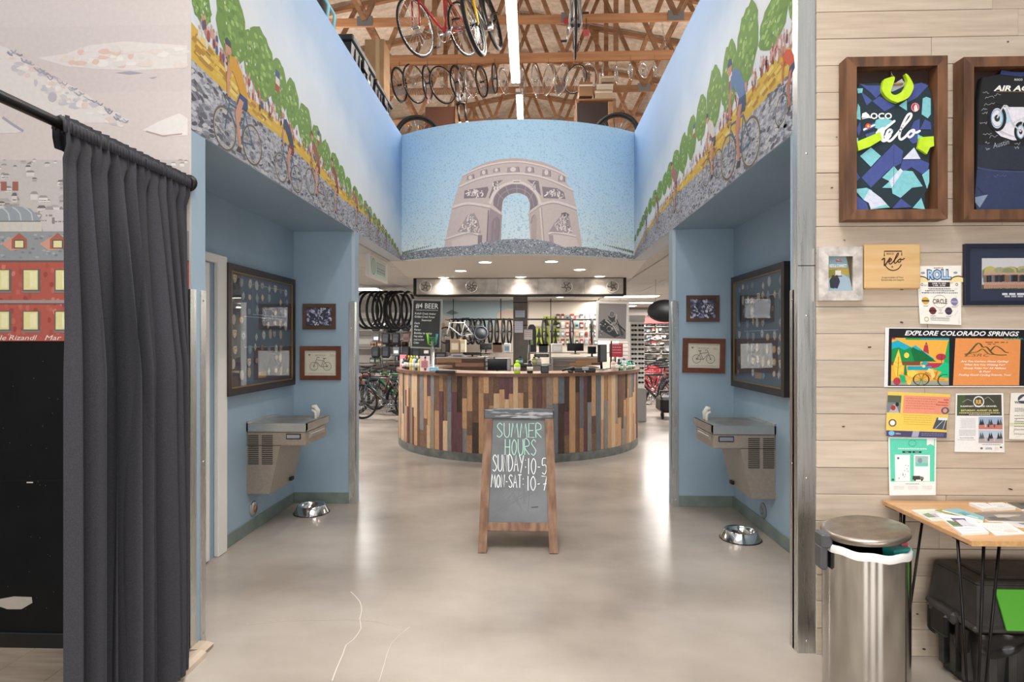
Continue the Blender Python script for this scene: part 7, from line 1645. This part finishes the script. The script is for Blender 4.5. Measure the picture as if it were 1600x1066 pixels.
MB().prism([(-.1, 0), (.1, 0), (.1, .5), (.08, .6), (.04, .65), (-.04, .65), (-.08, .6), (-.1, .5)], 0, .03, lambda u, v, q: (u, q, v)).build('board', M_BLACK, sk); MB().cbox((-.03, -.006, .2), (.03, 0, .3), .002).build('sticker', C_('#5b6f45'), sk)
mini('notice', 'white notice card on a stand right of the post', 'notice', (819, 515, 832, 531), 10.4, '#dcd6d4', True, .01, '#b3747a'); ns = thing('card_stand', 'thin steel stand under the white notice card', 'stand', (at_D(825.5, 531, 10.41).x, 10.41, 1.1)); MB().tube([(0, 0, -.0), (0, 0, at_D(825, 530, 10.41).z - 1.1)], .008, 6).build('pole', M_STEEL, ns); MB().cbox((-.08, -.05, -.02), (.08, .05, 0), .004).build('foot', M_STEEL, ns)
sc2 = shelf_unit('low grey cabinet behind the counter gap', at_D(826, 540, 10.3).x, at_D(862, 540, 10.3).x, 10.3, (.6, 1.08), .4, C_('#8b857f'))
MB().cbox((0, .02, 0), (at_D(862, 540, 10.3).x - at_D(826, 540, 10.3).x, .38, 1.06), .004).build('cabinet_body', C_('#8b857f'), sc2)
for i, (px, c, lb) in enumerate(((813, '#2f8f94', 'teal supply tub in front of the post'), (835, '#a3b83a', 'lime marker cup on the low cabinet'), (842, '#c9c7c3', 'white spray can on the low cabinet'))): bottle(lb, px, 560, .045, .14, c, '#3a3d40', 'supply_tub', cat='tub', z=1.08, pos=Vector((at_D(px, 560, 10.45).x, 10.45, 1.08)))

# ---------------------------------------------------------------- right side of the shop
sgx = P(994, 600, 'y', 10.9).x
sr = thing('sunglasses_rack', 'tall white sunglasses rack right of the counter', 'rack', (sgx, 10.9, 0)); MB().cbox((-.13, -.13, .62), (.13, .13, 1.86), .004).build('column', M_WHITE, sr); MB().cbox((-.16, -.16, .0), (.16, .16, .62), .01).build('cabinet', C_('#8f8d8a'), sr); MB().cbox((-.14, -.14, 1.86), (.14, .14, 1.98), .005).build('header', C_('#b9b7b2'), sr)
for j in range(13):
    z = .7 + j * .088; MB().cbox((-.14, -.145, z), (.14, -.13, z + .012), .002).build('ledge', M_WHITE, sr)
gm = MB()
for s_ in (-1, 1): gm.lathe([(.0, -.004), (.024, -.004), (.026, 0), (.0, .004)], 10, X=Matrix.Translation((s_ * .028, 0, .02)) @ Matrix.Rotation(math.pi / 2, 4, 'X') @ Matrix.Diagonal((1, .8, 1, 1)))
gm.tube([(-.056, 0, .026), (0, -.004, .03), (.056, 0, .026)], .004, 5); gm = gm.mesh('sunglasses', C_('#151517', .15)); tm = MB()
for s_ in (-1, 1): tm.tube([(s_ * .056, 0, .028), (s_ * .055, .012, .026)], .003, 4)
tm = tm.mesh('temple', M_BLACK)
for j in range(13):
    for i in (0, 1):
        o = link('sunglasses', gm, None, (sgx - .065 + i * .13, 10.9 - .152, .713 + j * .088)); link('temple', tm, o); tag(o, 'dark sunglasses on white rack, %s row from bottom, %s one' % (ORD[j], ('left', 'right')[i]), 'sunglasses', 'sunglasses on the white rack')
bR = make_bike('red bicycle in the right rack nearest the counter', M_RED, 'road', None, 'drop')
for i, (px, Y, a) in enumerate(((1022, 13.2, 207), (1028, 13.95, 207), (1018, 14.7, 207), (1032, 15.45, 207), (1022, 16.2, 207))):
    o = bR if i == 0 else dup(bR); x = P(px, 560, 'y', Y).x; stand(o, x, Y, math.radians(a)); o['label'] = 'red bicycle in the right rack, %s from the front' % ORD[i]
bk = make_bike('black bicycle lying against the right rack front', M_BLKF, 'mtb', M_GREYF, 'flat'); stand(bk, P(1026, 600, 'y', 12.3).x, 12.3, math.radians(207))
x = P(1038, 600, 'y', 11.2).x; tr_ = thing('cargo_trailer', 'black fabric cargo trailer standing behind the right jamb', 'trailer', (x, 11.3, 0)); MB().cbox((-.09, -.2, .12), (.3, .3, .42), .05).build('tub', M_BLACK, tr_); MB().tube([(-.08, -.2, .4), (-.12, -.3, .55), (.2, -.3, .55)], .015, 6).build('push_bar', M_BLACK, tr_)
for xx in (-.06, .2): MB().torus(.06, .02, 16, 5, X=Matrix.Translation((xx, -.2, .08)) @ Matrix.Rotation(math.pi / 2, 4, 'Z')).build('wheel', M_BLACKR, tr_)
dc = P(1034, 486, 'y', 9.6); ds = thing('round_hanging_sign', 'big black oval sign hanging past the right jamb', 'sign', (dc.x + .05, 9.6, dc.z)); MB().lathe([(.0, -.03), (.24, -.03), (.26, -.015), (.26, .015), (.24, .03), (.0, .03)], 36, X=Matrix.Rotation(math.pi / 2, 4, 'X') @ Matrix.Diagonal((1.1, .72, 1, 1))).build('panel', M_BLACK, ds); MB().torus(.25, .008, 36, 5, X=Matrix.Translation((0, -.03, 0)) @ Matrix.Diagonal((1.1, 1, .72, 1))).build('rim', C_('#2b2b2d'), ds)
for xx in (-.15, .15): MB().tube([(xx, 0, .12), (xx, 0, SOF - dc.z)], .004, 5).build('wire', M_STEEL, ds)
# goods on the slatwall: shoes in pairs, pouches, hanging tags
sh = MB(); sh.tube([(-.1, 0, .03), (-.03, 0, .045), (.05, 0, .035), (.12, 0, .02)], [.035, .04, .036, .022], 8); sh.tube([(-.11, 0, .03), (-.1, 0, .09)], [.03, .033], 8); sh = sh.mesh('shoe', M_BLACK); so = MB().cbox((-.14, -.035, -.008), (.14, .035, .004), .003).mesh('sole', C_('#cfcac2'))
for j in range(9):
    for i in range(10):
        px = 1004 + i * 4.4 + (j % 2) * 1.5; py = 500 + j * 10.5; p = at_D(px, py, 17.5)
        if r.random() < .3: continue
        if r.random() < .45:
            o = link('shoe', sh, None, (p.x, 17.44, p.z), (0, 0, r.choice([0, 3.14]))); link('sole', so, o); tag(o, 'black shoe on the far right slatwall, %s row from top, place %s' % (ORD[j], ORD[i]), 'shoe', 'shoes on the far right slatwall')
        else:
            o = package((p.x, 17.484, p.z), r.choice([.12, .16]), r.choice([.12, .16]), .1, r.choice(GP)); tag(o, 'packaged accessory on the far right slatwall, %s row from top, place %s' % (ORD[j], ORD[i]), 'package', 'packages on the far right slatwall')
hd = struct('trim_5', MB().cbox((2.3, 17.4, 2.02), (4.2, 17.58, 2.22), .01), C_('#9a4a48'))
for i, (x, y) in enumerate(((2.25, 13.0), (2.9, 15.2), (2.4, 16.6), (-3.2, 8.2), (-3.5, 11.0))):
    t = thing('ceiling_troffer', ('lit ceiling panel over the right aisle, nearest', 'lit ceiling panel over the right aisle, middle', 'lit ceiling panel over the right aisle, farthest', 'lit ceiling panel over the left floor, nearest', 'lit ceiling panel over the left floor, farthest')[i], 'ceiling light', (x, y, SOF)); MB().box((-.58, -.28, -.014), (.58, .28, -.006)).build('diffuser', mat('troffer_glow', '#fff8ee', .5, emit=5), t)
    for lo, hi in (((-.61, -.305, -.02), (.61, -.28, .0)), ((-.61, .28, -.02), (.61, .305, .0)), ((-.61, -.28, -.02), (-.58, .28, 0)), ((.58, -.28, -.02), (.61, .28, 0))): MB().box(lo, hi).build('frame_bar', M_WHITE, t)
# ---------------------------------------------------------------- under the roof: trusses, lights, hung bicycles and wheels
M_GUSSET = mat('galvanised_plate', '#8c8f92', .4, .8)
def truss(y, label):
    t = thing('roof_truss', label, 'roof truss', (0, y, 0), group='timber roof trusses'); zc = 6.70
    MB().cbox((-8, -.02, zc), (8, .02, zc + .14), .004).build('bottom_chord', M_PINE if y < 9.7 else M_PINEDARK, t)
    for s_ in (-1, 1): MB().tube([(-.2, 0, 9.3), (-.2 + s_ * 8.6, 0, 7.58)], .065, 4, sm=False).build('top_chord', M_PINEDARK, t)
    top = lambda x: 9.28 - .2 * abs(x + .2)
    xs = [-6.4, -4.6, -2.75, -.9, .62, 2.35, 4.2, 6.2]
    for k, x in enumerate(xs):
        xm = (x + xs[k + 1]) / 2 if k + 1 < len(xs) else x + .8
        for a, b in (((x, zc + .1), (x - .95, top(x - .95))), ((x, zc + .1), (x + .9, top(x + .9)))):
            MB().tube([(a[0], 0, a[1]), (b[0], 0, b[1])], .05, 4, sm=False).build('web_member', M_PINEDARK, t)
        if k % 2 == 0: MB().cbox((x + .9, -.018, zc + .1), (x + .99, .018, top(x + .94)), .003).build('web_member', M_PINEDARK, t)
        MB().cbox((x - .13, -.026, zc + .005), (x + .13, .026, zc + .17), .002).build('gusset_plate', M_GUSSET, t)
for i, y in enumerate((9.45, 10.7, 12.1, 13.8, 15.8, 18.2)): truss(y, 'timber roof truss above the shop, %s from the front' % ORD[i])
for i, (x, z) in enumerate(((-3.2, 7.7), (2.4, 7.9))): 
    t = MB().cbox((x, 8.6, z), (x + .09, 20, z + .04), .004).build('bracing_board', M_PINEDARK); tag(t, 'long timber brace tying the trusses, %s one' % ('left', 'right')[i], 'brace')
# board hung on chains, wheels hooked along it
YH = 9.25; a, b = P(606, 96, 'y', YH), P(1042, 86, 'y', YH)
hb2 = thing('hanging_board', 'pine board hung on chains across the roof space', 'board', ((a.x + b.x) / 2, YH, (a.z + b.z) / 2)); L2 = (b.x - a.x) / 2 + .1; hb2.rotation_euler = (0, -math.atan2(b.z - a.z, b.x - a.x), 0)
MB().cbox((-L2, -.02, -.075), (L2, .02, .075), .004).build('board', M_PINE, hb2)
def chain(px0, py0, px1, py1, Y, label):
    a, b = at_D(px0, py0, Y), at_D(px1, py1, Y); t = thing('hanging_chain', label, 'chain', a); n = max(4, int((a - b).length / .045)); d = (b - a) / n; m = MB()
    for k in range(n): m.torus(.02, .004, 8, 4, X=Matrix.Translation(d * (k + .5)) @ Matrix.Rotation(k * math.pi / 2, 4, 'Z') @ Matrix.Diagonal((.7, 1, 1.5, 1)))
    o = m.build('links', M_SPOKE, t)
chain(1034, 34, 1041, 80, YH + .05, 'galvanised chain holding right end of the pine board'); chain(904, 36, 906, 90, YH + .05, 'galvanised chain holding middle of the pine board')
wl_ = [(624, 133, 14, 54, 'black'), (648, 131, 27, 60, 'silver'), (668, 130, 7, 54, 'black'), (692, 133, 36, 58, 'silver'), (714, 128, 16, 50, 'black'), (726, 128, 13, 50, 'bare'), (736, 128, 15, 46, 'bare'), (753, 128, 16, 48, 'black'), (773, 123, 6, 46, 'black'), (787, 127, 13, 40, 'bare'),
       (816, 127, 11, 42, 'bare'), (837, 126, 13, 50, 'bare'), (857, 124, 18, 48, 'bare'), (877, 124, 19, 47, 'bare'), (899, 124, 33, 45, 'silver'), (922, 117, 28, 36, 'bare'), (941, 118, 3, 36, 'bare'), (963, 116, 8, 26, 'small'), (985, 112, 11, 25, 'small'), (1005, 110, 18, 24, 'small'), (1023, 108, 9, 22, 'small')]
tone = {'black': 'black rimmed wheel', 'silver': 'silver rimmed wheel with black tyre', 'bare': 'bare silver wheel', 'small': 'small silver wheel'}
hook = MB().tube([(0, 0, .1), (0, 0, .03), (.016, 0, .012), (0, 0, -.002), (-.016, 0, .01)], .004, 5).mesh('hook', M_BLACK)
cnt = 0
for i, (px, py, w, h, k) in enumerate(wl_):
    Y = YH - .0 + (.12 if i % 2 else -.03); p = at_D(px, py, Y); D = Y; R_ = {'black': .32, 'silver': .34, 'bare': .315, 'small': .23}[k]; s_ = h * D * .993 / 900 / 2 / R_
    t = thing('hung_wheelset', '%s hooked under the pine board, %s from left' % (tone[k], (ORD + ['twenty-first', 'twenty-second'])[i]), 'wheel', p, group='wheels hooked under the pine board'); put = WH[k]; t.scale = (s_,) * 3
    t.rotation_euler = (0, 0, math.pi / 2 - math.asin(min(.97, w / h)) * (-1 if 12 <= i < 15 else 1))
    link('rim', put[0], t); link('tyre', put[1], t); link('spokes', put[2], t); link('hook', hook, t, (0, 0, R_), None, (1, 1, 2.4 if k == 'small' else 1.2))
    if i in (2, 4, 5, 10): MB().box((-.04, -.012, -R_ - .06), (.04, -.008, -R_ + .1)).build('price_tag', C_('#d98a8f' if i == 2 else '#cfe0e6'), t)
# bicycles hanging nearer
b1 = make_bike('red road bicycle hanging at left under the roof', M_RED, 'silver', None, 'drop'); b1.matrix_world = from_front(at_D(650, 43, 6.75), at_D(724, 46, 7.55))
b2 = make_bike('bicycle with yellow fork hanging nose first beside the red one', M_BLKF, 'mtb', M_YEL, 'flat'); b2.matrix_world = from_front(at_D(741, 41, 6.85), at_D(769, 36, 7.75), math.radians(12))
b3 = make_bike('grey bicycle hanging end on beside the strip light', M_GREYF, 'road', M_GREYF, 'flat'); b3.matrix_world = from_front(at_D(899, 40, 7.3), at_D(897, 30, 8.3), 0)
def cord_(t, w, d, h): MB().tube([(0, 0, h), (0, 0, 6.75 - t.location.z)], .006, 6).build('cord', M_BLACK, t)
for px, py, c, lb in ((886, 37, '#b03a3a', 'red folding hook block on the front chord'), (916, 56, '#c4595c', 'pink red hook block under the front chord')): box_thing('storage_hook', lb, 'hook', (px, py), 0, (.1, .03, .1), C_(c), cord_, Y=9.40)
# strip lights
M_TUBE = mat('fluorescent_tube', '#fff6ea', .4, emit=34)
def strip(x, y0, y1, z, label):
    t = thing('strip_light', label, 'strip light', (x, (y0 + y1) / 2, z)); L_ = (y1 - y0) / 2
    MB().cbox((-.07, -L_, 0), (.07, L_, .07), .006).build('housing', M_WHITE, t)
    for k in (-.035, .035): MB().tube([(k, -L_ + .04, -.022), (k, L_ - .04, -.022)], .022, 10).build('tube', M_TUBE, t)
    for yy in (-L_, L_ - .05): MB().cbox((-.07, yy, -.045), (.07, yy + .05, 0), .004).build('end_cap', M_GREYF, t)
    for yy in (-L_ * .7, L_ * .7): MB().tube([(0, yy, .07), (0, yy, 9.3 - z)], .006, 6).build('hanger', M_STEEL, t)
p = P(806, 130, 'y', 9.0); strip(p.x, 6.5, 8.95, p.z, 'long strip light hanging in the open well, nearest')
p = P(811, 140, 'y', 11.4); strip(p.x, 11.5, 14.0, p.z, 'strip light farther back under the trusses')
strip(-.1, 2.7, 5.1, 5.75, 'added strip light out of view above the passage entrance')  # unseen fixture, added as fill for the curved wall
# storage along the left mural wall
M_TOTEB = mat('black_storage_tote', '#1e1f22', .45)
def tote(x, y, z, w, d, h, label):
    t = thing('storage_tote', label, 'tote', (x, y, z)); m = MB(); taper(m, 0, h * .86, (.03, .03, w - .03, d - .03), (.0, .0, w, d)); 
    for k in range(5): m.cbox((w - .012, d * (.14 + .17 * k), .02), (w + .006, d * (.18 + .17 * k), h * .8), .004)
    m.build('tub', M_TOTEB, t); MB().cbox((-.02, -.02, h * .84), (w + .02, d + .02, h), .012).build('lid', M_TOTEB, t); MB().cbox((w + .004, d * .4, h * .55), (w + .03, d * .6, h * .8), .006).build('handle', M_BLACK, t); MB().cbox((w + .006, d * .68, h * .1), (w + .01, d * .78, h * .55), .002).build('label', C_('#c9c9c6'), t)
zt = 4.04
tote(-2.25, 5.5, zt, .52, .78, .42, 'black storage tote on the left mural wall, nearest'); tote(-2.25, 6.36, zt, .52, .7, .38, 'black storage tote on the left mural wall, farthest')
struct('floor_attic_left', MB().box((-3.2, YJL, 3.9), (XL - .16, YE2 + .5, 4.04)), M_PINEDARK); struct('floor_attic_right', MB().box((XR + .16, YJR, 3.9), (3, YE2 + .5, 4.04)), M_PINEDARK)
cb = thing('tall_cardboard_box', 'tall plain cardboard box behind the storage totes', 'box', (at_D(588, 100, 7.3).x, 7.3, zt)); MB().cbox((-.15, 0, 0), (.1, .3, at_D(588, 61, 7.3).z - zt), .004).build('carton', mat('kraft_cardboard', '#b08c66', .7, col2='#a07e5a', scale=5), cb); MB().box((-.01, -.003, .2), (.04, 0, at_D(588, 61, 7.3).z - zt)).build('packing_tape', C_('#c2a47e'), cb)
bp = thing('backpack', 'black and teal backpack on the left mural wall', 'backpack', (-1.95, 5.0, zt)); MB().lathe([(.1, 0), (.17, .06), (.19, .25), (.16, .45), (.08, .56), (.0, .58)], 16, sx=.9, sy=.8).build('bag', C_('#1a1b1f'), bp); MB().cbox((.1, -.12, .12), (.19, .12, .26), .03).build('pocket', C_('#2f7f8e'), bp)
for s_ in (-.08, .08): MB().tube([(.12, s_, .5), (.2, s_, .36), (.17, s_, .1)], .016, 6).build('strap', C_('#7fb9c4'), bp)
sk_ = thing('duffel_bag', 'grey violet duffel bag nearer on the left mural wall', 'bag', (-2.0, 4.3, zt + .2)); MB().tube([(0, -.38, 0), (0, -.34, 0), (0, .3, 0), (0, .34, 0)], [.12, .2, .2, .12], 14).build('bag', C_('#5d5a68'), sk_); MB().cbox((.1, .12, -.12), (.2, .3, .14), .03).build('pocket', C_('#c9c4c4'), sk_); MB().tube([(.1, -.15, .15), (.14, -.05, .26), (.14, .05, .26), (.1, .15, .15)], .014, 6).build('handle', M_BLACK, sk_)
lk = thing('wooden_plank_offcut', 'reddish board lying by the duffel bag on left wall', 'board', (-1.9, 4.7, zt)); MB().cbox((-.1, -.35, 0), (.1, .35, .04), .004).build('board', C_('#a0604a'), lk)
# storage above the curved wall
for px, Y, R_, lb, col in ((654, 8.2, .34, 'dark wheel standing on the loft behind the curved wall, left', 'mtb'), (962, 8.2, .34, 'dark wheel standing on the loft behind the curved wall, right', 'mtb')):
    p = at_D(px, 205, Y); t = thing('loft_wheelset', lb, 'wheel', (p.x, Y, 4.04 + .35)); t.rotation_euler = (0, 0, .25 if px < 800 else -.3); put = WH[col]; link('rim', put[0], t); link('tyre', put[1], t); link('spokes', put[2], t)
struct('floor_loft', MB().prism([(XC + (RC - .12) * math.sin(q), YC - (RC - .12) * math.cos(q)) for q in [(-UM + 2 * UM * i / 16) / RC for i in range(17)]] + [(XR + .15, 9.0), (XL - .15, 9.0)], 3.92, 4.04), M_PINEDARK)
def panel(px0, px1, pyt, Y, col, label, name, lean=.12):
    a, b = at_D(px0, pyt, Y), at_D(px1, pyt, Y); t = thing(name, label, 'panel', ((a.x + b.x) / 2, Y, 4.04)); w, h = (b.x - a.x) / 2, a.z - 4.04
    MB().cbox((-w, 0, 0), (w, .04, h), .004, X=Matrix.Rotation(-lean, 4, 'X')).build('sheet', C_(col), t); MB().cbox((w - .06, -.02, 0), (w, .06, h), .004, X=Matrix.Rotation(-lean, 4, 'X')).build('edge_rail', M_PINEDARK, t)
panel(902, 958, 154, 8.5, '#2a1b16', 'dark brown sheet leaning on the loft at right', 'leaning_sheet'); panel(662, 716, 161, 8.5, '#5a3524', 'reddish brown sheet leaning on the loft at left', 'leaning_sheet')
for (x0, x1, y0, y1, c, lb) in ((940, 960, 118, 128, '#a9917a', 'small carton on loft stack, top'), (932, 958, 131, 140, '#c6b8a4', 'flat white carton on the loft stack, middle'), (905, 926, 128, 150, '#8f6a4c', 'brown carton left of the white cartons'), (930, 957, 141, 154, '#b49a7e', 'wide tan carton on the loft stack, bottom')):
    Y = 8.9; a, b = at_D(x0, y0, Y), at_D(x1, y1, Y); t = thing('loft_carton', lb, 'carton', ((a.x + b.x) / 2, Y, b.z)); w = (b.x - a.x) / 2; MB().cbox((-w, 0, 0), (w, .3, a.z - b.z), .004).build('carton', C_(c), t); MB().box((-w, -.003, (a.z - b.z) * .7), (w, 0, (a.z - b.z) * .8)).build('tape', C_('#e3ddd2'), t)
rk = thing('loft_rack', 'timber rack carrying cartons on the loft', 'rack', (at_D(930, 155, 8.9).x, 8.9, 4.04)); hz_ = at_D(930, 154, 8.9).z - 4.04
for xx in (-.3, .27): 
    for yy in (0, .27): MB().cbox((xx, yy, 0), (xx + .05, yy + .05, hz_ - .03), .004).build('rack_leg', M_PINEDARK, rk)
MB().cbox((-.3, 0, hz_ - .03), (.32, .32, hz_), .004).build('rack_shelf', M_PINEDARK, rk)
p = at_D(733, 200, 8.0); fk = thing('suspension_fork', 'white and black suspension fork standing on the loft at left', 'fork', (p.x, 8.0, 4.04)); fk.rotation_euler = (0, math.radians(-9), .2); zt_ = at_D(733, 152, 8.0).z - 4.04
for s_ in (-.05, .05): MB().tube([(s_, 0, 0), (s_, 0, zt_ * .6)], .022, 10).build('lower_leg', M_WHTF, fk); MB().tube([(s_, 0, zt_ * .6), (s_, 0, zt_ * .88)], .015, 10).build('stanchion', M_BLACK, fk)
MB().tube([(-.06, 0, zt_ * .88), (0, 0, zt_ * .92), (.06, 0, zt_ * .88)], .024, 8).build('crown', M_BLACK, fk); MB().tube([(0, 0, zt_ * .9), (0, 0, zt_ * 1.05)], .014, 8).build('steerer', M_GREYF, fk)
